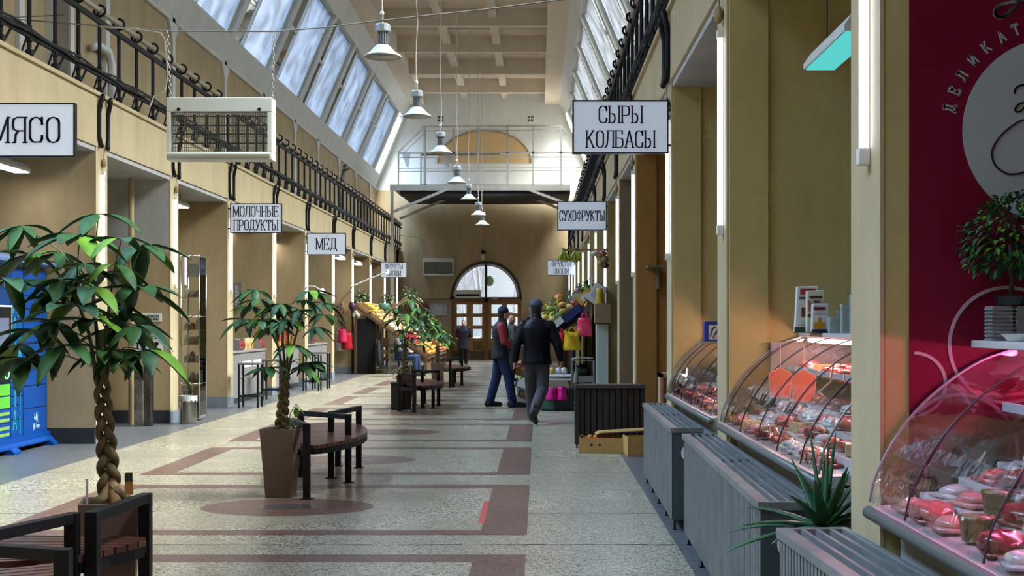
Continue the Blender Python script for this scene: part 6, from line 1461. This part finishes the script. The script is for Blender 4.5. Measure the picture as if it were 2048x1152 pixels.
for k in range(16):
    px, py = 1150+r3.uniform(-8,26)+k*.9, 588-k*1.0+r3.uniform(-4,6); m = MB(); m.ell((0,0,0), .07,.06,.045, 8, 6, jit=.15, rnd=r3)
    tag(build('root_vegetable', m, mat('root_%d' % (k % 3), [(150,120,100),(190,160,140),(110,80,64)][k % 3], .7), loc=tuple(P(px, py, 25+r3.uniform(-.8,.8))), smooth=True), '%s root vegetable heaped at the top of the right fruit stand' % ['brown','pale','dark'][k % 3], 'root vegetable', 'root vegetables heaped on the right stand')
# hanging rail, bananas and squash
tag(build('wooden_rail', MB().bar(P(1126,500,21.9), P(1216,499.5,21.9), .05, .035), WC), 'wooden rail carrying the hanging bananas above the right stand', 'rail')
tag(build('rail_post', MB().bar(P(1182,499,21.95), P(1182,640,21.95), .03), WMET), 'thin white post holding the wooden rail over the right stand', 'post')
bananas('left greenish banana bunch hanging from the wooden rail', tuple(P(1127,502,21.85)), 6, .20, BANG); bananas('right greenish banana bunch hanging from the wooden rail', tuple(P(1151,502,21.85)), 8, .21, BANG)
for k, (px, py, cc, rx, rz, lab) in enumerate(((1190,507,(226,216,190),.075,.05,'pale round squash hanging highest beside the tube'),(1197,511,(206,180,120),.06,.05,'cream squash hanging in the middle'),(1205,507,(190,120,80),.07,.06,'orange-brown squash hanging by the tall tube'),(1209,519,(170,130,110),.07,.07,'dull pink squash hanging lower right'),(1201,527,(170,160,60),.06,.06,'olive yellow squash hanging lowest'),(1210,531,(100,74,60),.07,.05,'dark brown gourd under the hanging squashes'))):
    m = MB(); m.ell((0,0,0), rx, rx, rz, 12, 8); m.tube([(0,0,rz*.9),(.005,0,P(0,499,21.8).z-P(0,py,21.8).z)], .005, 5); tag(build('hanging_squash', m, mat('hsq_%d' % k, cc, .45, var=.25), loc=tuple(P(px,py,21.8)), smooth=True), lab+' on the right rail', 'squash', 'squashes hanging from the wooden rail')
# bags under the right stand
bag('bright pink carrier bag hanging highest under the right stand', 1153,1184,636,672,21.6, BP, .14, 5); bag('yellow carrier bag hanging in the middle under the right stand', 1127,1161,664,700,21.55, BY, .14, 6); bag('red carrier bag hanging beside the arm of the walking man', 1116,1131,666,701,21.6, BR, .12, 7)
bag('magenta bag of goods standing on the left under the lower right stand', 1092,1114,776,800,21.3, BM, .2, 8, handles=False); bag('magenta bag of goods standing right under the lower right stand', 1113,1134,773,800,21.3, BM, .2, 9, handles=False)
for k, (a, b) in enumerate((((1129,662),(1141,672)),((1152,672),(1160,656)))): tag(build('yellow_packet', MB().bar(P(a[0],a[1],21.45), P(b[0],b[1],21.45), .09,.04), mat('packet_yellow', (222,196,60), .4), bevel=.006), ['left','right'][k]+' yellow packet clipped above the yellow carrier bag', 'packet', 'yellow packets over the yellow bag')
# metal rack with newspapers
t = thing('metal_rack', 'grey steel rack with newspapers behind the slatted screen', 'rack', (P(1144,0,21.6).x, 21.6, 0)); w_ = .36
m = MB()
for x in (0, w_):
    for y in (0,.3): m.bar((x,y,0),(x,y,.82),.028)
build('frame', m, GMET, t); build('shelf', MB().box(0,w_,0,.31,.81,.825), GMET, t); build('shelf', MB().box(0,w_,0,.31,.46,.475).box(0,w_,-.005,.0,.46,.56), GMET, t)
build('shelf', MB().box(0,w_,0,.31,.10,.115), GMET, t)
tag(build('newspaper', MB().prism([(0,.0),(.12,.03),(.34,.02),(.36,.035),(.1,.05),(-.01,.012)], 0, .3, 'y'), PAPER, loc=(t.location.x-.0,21.62,.828)), 'pile of newspapers on top of the grey steel rack', 'newspaper')
tag(build('black_bag', MB().ell((0,0,.14), .14,.12,.14, 12, 8, jit=.08, rnd=r), BLK, loc=(t.location.x+.19,21.82,.478), smooth=True), 'black bag on the middle shelf of the steel rack', 'bag')
tag(build('bottle', MB().lathe([(0,0),(.03,0),(.033,.02),(.03,.1),(.012,.17),(.012,.21),(.016,.21),(.016,.235),(0,.235)], n=14, cap=False), mat('bottle_grey', (120,130,120), .2), loc=(P(1152,0,15.2).x,15.12,.736), smooth=True), 'small bottle with a yellow cap standing on the slatted screen', 'bottle')
tag(build('white_cabinet_side', MB().box(P(1193,0,21.3).x, P(1217,0,21.3).x, 21.3, 21.7, 0, P(0,648,21.3).z), mat('cabinet_pale_mint', (186,198,186), .45), bevel=.005), 'tall pale mint cabinet end standing behind the slatted screen', 'cabinet')
tag(build('carton', MB().box(P(1190,0,21.2).x, P(1222,0,21.2).x, 21.2, 21.6, P(0,646,21.2).z, P(0,607,21.2).z), mat('carton_brown', (150,124,92), .75, var=.15), bevel=.004), 'brown square carton on top of the pale mint cabinet', 'carton')
t = thing('display_step', 'dark low cabinet with white trays under the right fruit stand', 'cabinet', (P(1096,0,21.4).x, 21.35, 0)); w_ = .41
build('cabinet_box', MB().box(.1,w_,0,.5,0,.34), BLK, t); build('green_side', MB().box(-.1,.1,.02,.5,0,.36), mat('cabinet_green', (70,120,100), .6), t); build('foot_board', MB().box(-.1,w_+.1,-.06,.5,0,.02), BLK, t)
for k, z in enumerate((.50,.56)): tag(build('white_tray', MB().box(0,w_-.03,0,.4,z,z+.03), WBOX, loc=(t.location.x,21.3,0), bevel=.006), ['lower','upper'][k]+' white tray under the right fruit stand', 'tray', 'white trays under the right stand')
tag(build('tray_support', MB().box(0,.02,0,.4,.34,.5).box(w_-.05,w_-.03,0,.4,.34,.5), GMET, loc=(t.location.x+.08,21.3,0)), 'grey brackets holding the white trays', 'bracket')
for k, (px, cc, nm) in enumerate(((1103,(206,160,50),'yellow melon'),(1118,(180,180,172),'grey bag of nuts'),(1128,(196,190,180),'pale bag of dried fruit'))):
    m = MB(); m.ell((0,0,.06), .06,.07,.06, 10, 7, jit=.06, rnd=r); tag(build('tray_good', m, mat('traygood_%d' % k, cc, .5), loc=(P(px,0,21.4).x,21.5,.59), smooth=True), nm+' on the upper white tray', 'produce', 'produce on the white trays')
# tilted crates at the aisle end of the right stand
u = Vector((0,1,0)); vv = Vector((.93,0,.36)).normalized(); n2 = Vector((-vv.z,0,vv.x))
def tiltbox(lab, px, py, Y, w_, d, h, m_, f, n_f, cat='crate'):
    c = P(px, py, Y); t = crate_at(Vector(c), Vector((.93,.0,-.36)).normalized(), u, Vector((.36,0,.93)), w_, d, h, lab, 'tilted crates at the aisle end of the right stand', m_)
    k = 0
    for i in range(n_f[0]):
        for j in range(n_f[1]):
            p = c+Vector((.93,0,-.36))*(w_*(i+.5)/n_f[0])+u*(d*(j+.5)/n_f[1])+Vector((.36,0,.93))*(h*.8+.02); fruit(f, KIND[f], tuple(p), .042, '%s in the %s' % (f.replace('_',' '), lab.split(',')[0]), f.replace('_',' '), lab.split(',')[0]+' fruit')
tiltbox('white crate of green apples, left of the walking man', 1029,772,21.6,.26,.3,.15, WBOX, 'green_apple', (3,3))
tiltbox('brown crate under the green apples, left of the walking man', 1035,792,21.5,.24,.3,.10, WCD, 'potato', (1,1))
tiltbox('upper crate of onions, left of the walking man', 1026,747,22.4,.30,.3,.12, WC, 'onion', (3,3))
tiltbox('red crate of peaches, behind the standing man', 1030,735,24.5,.36,.3,.10, mat('crate_red', (150,40,50), .5), 'peach', (3,2))
tag(build('pedestal_box', MB().box(P(1030,0,22).x, P(1064,0,22).x, 22.55, 23.8, 0, .20).box(P(1032,0,22).x, P(1064,0,22).x, 22.55, 22.9, .2, .46), WBOX, bevel=.01), 'low pale plinth under the tilted crates by the walking man', 'plinth')

for a in ((1098,630,23.6,.26,90,[LEAF,BAN,LEAFB],51,'green cabbage-like vegetables right of the grey cap'), (1112,622,23.0,.22,70,[BAN,PALEL],52,'yellow peppers and stems heaped right of the grey cap'), (1143,600,25.5,.24,90,[OLV,LEAF,PALEL],53,'olive bunches of herbs above the navy crate'),
          (1162,588,27.0,.24,80,[OLV,PALEL,LEAF],54,'grey-green herb bunches below the right banana bunch'), (1176,578,24.0,.16,60,[LEAFB,LEAF],55,'fresh green bunches beside the yellow box')):
    leafy(a[7], a[0], a[1], a[2], a[3], a[4], a[5], a[6], L_=.14, w_=.06, base=False)
for k, (px, py, cc, sx) in enumerate(((1090,636,(222,196,70),.09),(1104,640,(226,206,120),.10),(1118,632,(120,160,60),.09),(1128,622,(206,170,60),.08),(1100,618,(150,180,70),.08),(1138,614,(226,200,150),.08),(1148,606,(190,90,60),.07),(1125,610,(214,150,60),.08),(1087,648,(232,214,150),.08),(1110,650,(210,210,120),.08))):
    m = MB(); m.ell((0,0,0), sx, sx*.8, sx*.7, 10, 7, jit=.12, rnd=r); tag(build('vegetable', m, mat('veg_%d' % k, cc, .45, var=.3, vs=12), loc=tuple(P(px, py, 22.6)), smooth=True), '%s vegetable, %s in the heap right of the grey cap' % (['yellow','cream','green','mustard','light green','beige','reddish','orange','pale cream','lime'][k], ['nearest the cap','low','middle','upper middle','high','upper right','topmost right','upper left','lowest left','lowest right'][k]), 'vegetable', 'vegetables heaped on the near end of the right stand')
# ------------------------------------------------------------------ people
SKIN = mat('skin', (206,150,122), .55); SKIN2 = mat('skin_tanned', (176,122,98), .55)
def loft(m, secs, n=16):
    """secs: (cx,cy,cz,rx,ry)"""
    vs = []
    for (cx,cy,cz,rx,ry) in secs:
        for j in range(n):
            a = 2*PI*j/n; ca, sa = math.cos(a), math.sin(a); vs.append((cx+rx*math.copysign(abs(ca)**.85, ca), cy+ry*math.copysign(abs(sa)**.85, sa), cz))
    k = len(secs); fs = [(i*n+j, i*n+(j+1) % n, (i+1)*n+(j+1) % n, (i+1)*n+j) for i in range(k-1) for j in range(n)]+[tuple(range(n-1,-1,-1)), tuple((k-1)*n+j for j in range(n))]
    m.add(vs, fs)
def limb(m, pts, rs):
    pts = [Vector(p) for p in pts]; pp = []; rr0 = []
    for i in range(len(pts)-1):
        for s in range(4): q = s/4; pp.append(pts[i].lerp(pts[i+1], q)); rr0.append(rs[i]+(rs[i+1]-rs[i])*q)
    pp.append(pts[-1]); rr0.append(rs[-1]); m.tube(pp, rr0, 12); m.ell(pts[0], rs[0], rs[0], rs[0], 12, 8); m.ell(pts[-1], rs[-1], rs[-1], rs[-1], 12, 8)
    for i in range(1, len(pts)-1): m.ell(pts[i], rs[i], rs[i], rs[i], 12, 8)
def remesh(o, vx):
    b = o.modifiers.new('skin_surface', 'REMESH'); b.mode = 'VOXEL'; b.voxel_size = vx; b.use_smooth_shade = True
    s = o.modifiers.new('soften', 'SMOOTH'); s.factor = .5; s.iterations = 4
def hand(m, wr, d, side, s=1.0, curl=.6):
    wr = Vector(wr); d = Vector(d).normalized(); sd = Vector(side).normalized(); sd = (sd-d*sd.dot(d)).normalized(); nrm = d.cross(sd)
    pc = wr+d*.045*s; m.tube([wr-d*.01, wr+d*.03*s, wr+d*.075*s], [(.024*s,.018*s),(.036*s,.018*s),(.038*s,.016*s)], 10) if False else m.ell(pc, .03*s, .03*s, .045*s, 10, 7)
    for k, (L_, off) in enumerate(((.062,-.027),(.075,-.009),(.070,.009),(.055,.026))):
        a = wr+d*.078*s+sd*off*s; b = a+(d*.9+nrm*curl*.4)*L_*.5*s; c = b+(d*(1-curl)+nrm*curl)*L_*.5*s; m.tube([a-d*.02, a, b, c], [.009*s,.0095*s,.009*s,.007*s], 7); m.ell(c, .007*s,.007*s,.007*s, 6, 5)
    a = wr+d*.03*s-sd*.03*s; b = a+(d*.6-sd*.7)*.03*s; c = b+(d*.9-sd*.1+nrm*.3)*.03*s; m.tube([a+sd*.01, a, b, c], [.012*s,.0115*s,.010*s,.008*s], 7)
def person(lab, loc, rz, H_, J, top, trous, shoe, skin, hair=None, cap=None, hem=.80, puff=.03, collar=True, sleeves=None, hairlong=False, face=True, vest=False, seated=False, hairc=(40,30,26), coat=False, bag_=None):
    """local frame: facing -y, own left = +x, metres for a 1.75 m body, scaled to H_"""
    s = H_/1.75; t = thing('person', lab, 'person', loc, rz); t.scale = (s, s, s)
    pv, ch, nk, hd = [Vector(J[k]) for k in ('pelvis','chest','neck','head')]
    # body
    m = MB()
    def tors(m, e, z0=None):
        secs = []
        for q, rx, ry in ((-.12,.13,.10),(0,.155,.115),(.25,.145,.105),(.55,.15,.11),(.85,.175,.118),(1.0,.18,.11),(1.10,.145,.095)):
            c = pv.lerp(ch, q); secs.append((c.x, c.y, c.z, rx+e, ry+e))
        c = nk; secs.append((c.x, c.y, c.z-.02, .07+e, .07+e)); return secs
    loft(m, tors(m, -.012)); limb(m, [nk-Vector((0,0,.06)), (nk+hd)/2, hd-Vector((0,0,.03))], [.058,.052,.055])
    m.ell(hd, .074, .092, .112, 18, 14); fw = Vector((0,-1,0)) if 'look' not in J else Vector(J['look']).normalized(); lt = Vector((-fw.y, fw.x, 0))
    m.ell(hd+fw*.035-Vector((0,0,.055)), .05,.05,.055, 12, 8)           # jaw
    m.ell(hd+fw*.092-Vector((0,0,.012)), .014,.016,.024, 8, 6)          # nose
    for q in (-1,1): m.ell(hd+lt*.078*q-Vector((0,0,.01)), .012,.02,.03, 8, 6)   # ears
    for q in (-1,1): m.ell(hd+fw*.078+lt*.032*q+Vector((0,0,.018)), .022,.014,.010, 8, 6)
    for S_ in 'LR':
        limb(m, [J[S_+'S'], J[S_+'E'], J[S_+'W']], [.047,.040,.027]); hand(m, J[S_+'W'], Vector(J[S_+'W'])-Vector(J[S_+'E']) if S_+'D' not in J else J[S_+'D'], (0,1,0) if not seated else (1,0,0))
        limb(m, [J[S_+'H'], J[S_+'K'], J[S_+'A']], [.078,.052,.036])
    b = build('body', m, skin, t); remesh(b, .009)
    if face:
        m = MB()
        for q in (-1,1): m.ell(hd+fw*.088+lt*.031*q+Vector((0,0,.012)), .010,.010,.007, 8, 6)
        build('eyes', m, mat('eye_dark', (40,30,28), .3), t); m = MB(); m.ell(hd+fw*.088-Vector((0,0,.058)), .024,.010,.006, 8, 6); build('mouth', m, mat('lips', (150,80,76), .5), t)
    # hair
    if hair:
        m = MB(); m.ell(hd-fw*.018+Vector((0,0,.022)), .084,.094,.108, 18, 12)
        if hairlong: m.ell(hd-fw*.05-Vector((0,0,.05)), .078,.06,.10, 14, 10)
        else: m.ell(hd-fw*.04-Vector((0,0,.03)), .072,.06,.07, 14, 10)
        o = build('hair', m, mat('hair_%d%d%d' % hairc, hairc, .8, bump=.5, bs=80), t); remesh(o, .01)
    if cap:
        cp = [( .0,.135),(.05,.128),(.08,.10),(.096,.06),(.1,.03),(.094,.028),(0,.028)]
        m = MB(); m.lathe(cp[::-1], tuple(hd-fw*.01+Vector((0,0,.01))), 18, cap=False); m.ell(hd+fw*.095+Vector((0,0,.036)), .07 if abs(fw.y) > .5 else .065, .07, .008, 12, 6)
        build('cap', m, cap, t, smooth=True)
    # trousers
    m = MB(); loft(m, [(pv.x,pv.y,pv.z-.10,.155,.12),(pv.x,pv.y,pv.z,.17,.13),(pv.lerp(ch,.2).x,pv.lerp(ch,.2).y,pv.lerp(ch,.2).z,.155,.12)])
    for S_ in 'LR':
        A_ = Vector(J[S_+'A']); K_ = Vector(J[S_+'K']); e = (A_-K_).normalized(); limb(m, [J[S_+'H'], K_, A_+e*.01], [.105,.085,.074])
    o = build('trousers', m, trous, t); remesh(o, .011)
    # shoes
    for S_ in 'LR':
        A_ = Vector(J[S_+'A']); T_ = Vector(J[S_+'T']); m = MB(); dd = (T_-A_); hl = A_-Vector((dd.x,dd.y,0)).normalized()*.05; hl.z = min(A_.z-.03, max(.035, A_.z-.05)) if T_.z < A_.z+.05 else A_.z-.05
        limb(m, [hl, (hl+T_)/2+Vector((0,0,.012)), T_], [.045,.050,.040]); limb(m, [A_+Vector((0,0,.05)), hl+Vector((0,0,.01))], [.058,.050])
        o = build('shoe', m, shoe, t); remesh(o, .009)
    # upper garment
    m = MB(); secs = tors(m, puff); 
    hz = hem; zp = pv.z
    if not seated: secs = [(pv.x, pv.y, hz, .175+puff+(.03 if coat else 0), .125+puff+(.02 if coat else 0)), (pv.x, pv.y, (hz+zp)/2, .172+puff, .125+puff)]+secs[1:]
    loft(m, secs); limb(m, [nk-Vector((0,0,.05)), nk+Vector((0,0,.01))], [.085,.075])
    sl = MB() if sleeves else m
    for S_ in 'LR':
        E_ = Vector(J[S_+'E']); W_ = Vector(J[S_+'W']); Ss = Vector(J[S_+'S'])
        if sleeves: m.ell(Ss, .075,.08,.08, 12, 8)
        limb(sl, [Ss, E_, W_-(W_-E_).normalized()*.02], [.062+puff*.6, .055+puff*.4, .042+puff*.2])
    o = build('vest' if vest else 'coat' if coat else 'jacket', m, top, t); remesh(o, .011)
    if sleeves: o = build('sleeves', sl, sleeves, t); remesh(o, .010)
    return t
V = Vector
LEATHER = mat('leather_black', (10,12,20), .5, bump=.8, bs=22, var=.3, vs=10, spec=.2); GREYT = mat('trousers_charcoal', (74,72,78), .9, bump=.5, bs=30, var=.3, vs=9); JEANS = mat('jeans_blue', (24,46,86), .9, bump=.5, bs=30, var=.3, vs=10); BOOT = mat('boot_brown_black', (40,32,30), .5)
VESTM = mat('vest_black', (10,11,20), .75, bump=.6, bs=16); REDS = mat('sleeve_red', (140,34,34), .6, bump=.5, bs=30); NAVYC = mat('coat_navy', (12,13,34), .8, bump=.4, bs=18); OLVJ = mat('jacket_olive', (62,66,54), .8); DARKT = mat('trousers_black', (18,18,22), .85); CAPG = mat('cap_grey', (70,76,90), .8, bump=.3, bs=60); CAPN = mat('cap_navy', (28,32,60), .8)
# man walking away
J = dict(pelvis=(0,0,.93), chest=(0,-.01,1.36), neck=(0,-.02,1.50), head=(.01,-.05,1.625), look=(0,-1,0),
  LS=(.185,-.01,1.375), LE=(.285,.03,1.12), LW=(.315,-.02,.88), RS=(-.185,-.01,1.375), RE=(-.30,.05,1.12), RW=(-.345,-.02,.90),
  LH=(.09,0,.90), LK=(.085,-.16,.51), LA=(.07,-.30,.10), LT=(.08,-.48,.04), RH=(-.09,0,.90), RK=(-.085,.05,.49), RA=(.035,.36,.20), RT=(.015,.33,.045), LD=(0,-.1,-1), RD=(-.1,-.05,-1))
wm = FL(1072, 849); person('man in a black leather jacket and grey cap walking away down the aisle', (-.025, 18.75, 0), PI, 1.775, J, LEATHER, GREYT, BOOT, SKIN2, hair=True, cap=CAPG, hem=.83, puff=.045)
# standing man with vest
J = dict(pelvis=(0,0,.95), chest=(0,.0,1.36), neck=(0,-.03,1.50), head=(0,-.06,1.615), look=(.1,-1,0),
  LS=(.19,.0,1.40), LE=(.22,-.05,1.15), LW=(.10,-.26,1.06), RS=(-.19,.0,1.40), RE=(-.235,-.04,1.14), RW=(-.14,-.26,1.03),
  LH=(.09,0,.92), LK=(.11,.06,.50), LA=(.12,.17,.09), LT=(.14,-.02,.04), RH=(-.09,0,.92), RK=(-.11,-.13,.52), RA=(-.13,-.20,.09), RT=(-.15,-.42,.04))
person('man in a black vest with red sleeves and blue jeans standing in profile', (-.655, 22.3, 0), math.radians(98), 1.725, J, VESTM, JEANS, mat('shoe_black', (18,18,22), .35), SKIN, hair=True, cap=CAPN, hem=.84, puff=.03, sleeves=REDS, vest=True)
STD = dict(pelvis=(0,0,.95), chest=(0,.0,1.36), neck=(0,-.02,1.50), head=(0,-.04,1.625),
  LS=(.19,.0,1.40), LE=(.24,.03,1.12), LW=(.16,-.20,1.05), RS=(-.19,.0,1.40), RE=(-.24,.03,1.12), RW=(-.16,-.20,1.05),
  LH=(.09,0,.92), LK=(.10,-.01,.50), LA=(.10,.02,.09), LT=(.12,-.15,.04), RH=(-.09,0,.92), RK=(-.10,-.01,.50), RA=(-.10,.02,.09), RT=(-.12,-.15,.04))
person('bald man in an olive jacket standing between the two nearer men', (P(1021,0,32.0).x, 32.0, 0), math.radians(120), 1.64, STD, OLVJ, DARKT, MATS['shoe_black'], SKIN, hair=False, hem=.86, puff=.03)
person('dark-haired person in a pale top mostly hidden behind the walking man', (P(1054,0,36).x, 36, 0), math.radians(150), 1.62, STD, mat('top_pale', (190,186,180), .8), DARKT, MATS['shoe_black'], SKIN, hair=True, hem=.86, puff=.02)
J = dict(STD); J.update(LE=(.25,.10,1.14), LW=(.07,.17,1.0), RE=(-.25,.10,1.14), RW=(-.07,.17,1.0), LD=(-1,.1,-.3), RD=(1,.1,-.3))
wp_ = FL(927, 729); person('smiling dark-haired woman in a long navy coat standing by the doors', (wp_.x, wp_.y, 0), .1, 1.53, J, NAVYC, DARKT, MATS['shoe_black'], SKIN, hair=True, hem=.62, puff=.05, coat=True, hairc=(24,20,20))
# seated vendor, facing the fruit
J = dict(pelvis=(0,.02,.56), chest=(0,.02,.96), neck=(0,-.03,1.10), head=(0,-.07,1.225), look=(0,-1,-.2),
  LS=(.19,.02,1.0), LE=(.25,-.08,.76), LW=(.12,-.28,.70), RS=(-.19,.02,1.0), RE=(-.26,-.06,.76), RW=(-.12,-.28,.70),
  LH=(.10,-.02,.54), LK=(.12,-.46,.55), LA=(.13,-.52,.12), LT=(.13,-.68,.04), RH=(-.10,-.02,.54), RK=(-.12,-.46,.53), RA=(-.14,-.48,.12), RT=(-.14,-.64,.04))
person('fair-haired vendor in blue seated on a folding chair by the left fruit stand', (-3.74, 35.2, 0), math.radians(80), 1.66, J, mat('jacket_blue', (30,48,84), .8, bump=.4, bs=20), mat('trousers_blue', (34,50,86), .85), MATS['shoe_black'], SKIN, hair=True, hairlong=True, puff=.04, sleeves=mat('sleeve_grey', (110,104,110), .8), seated=True, vest=True, hairc=(150,112,78))
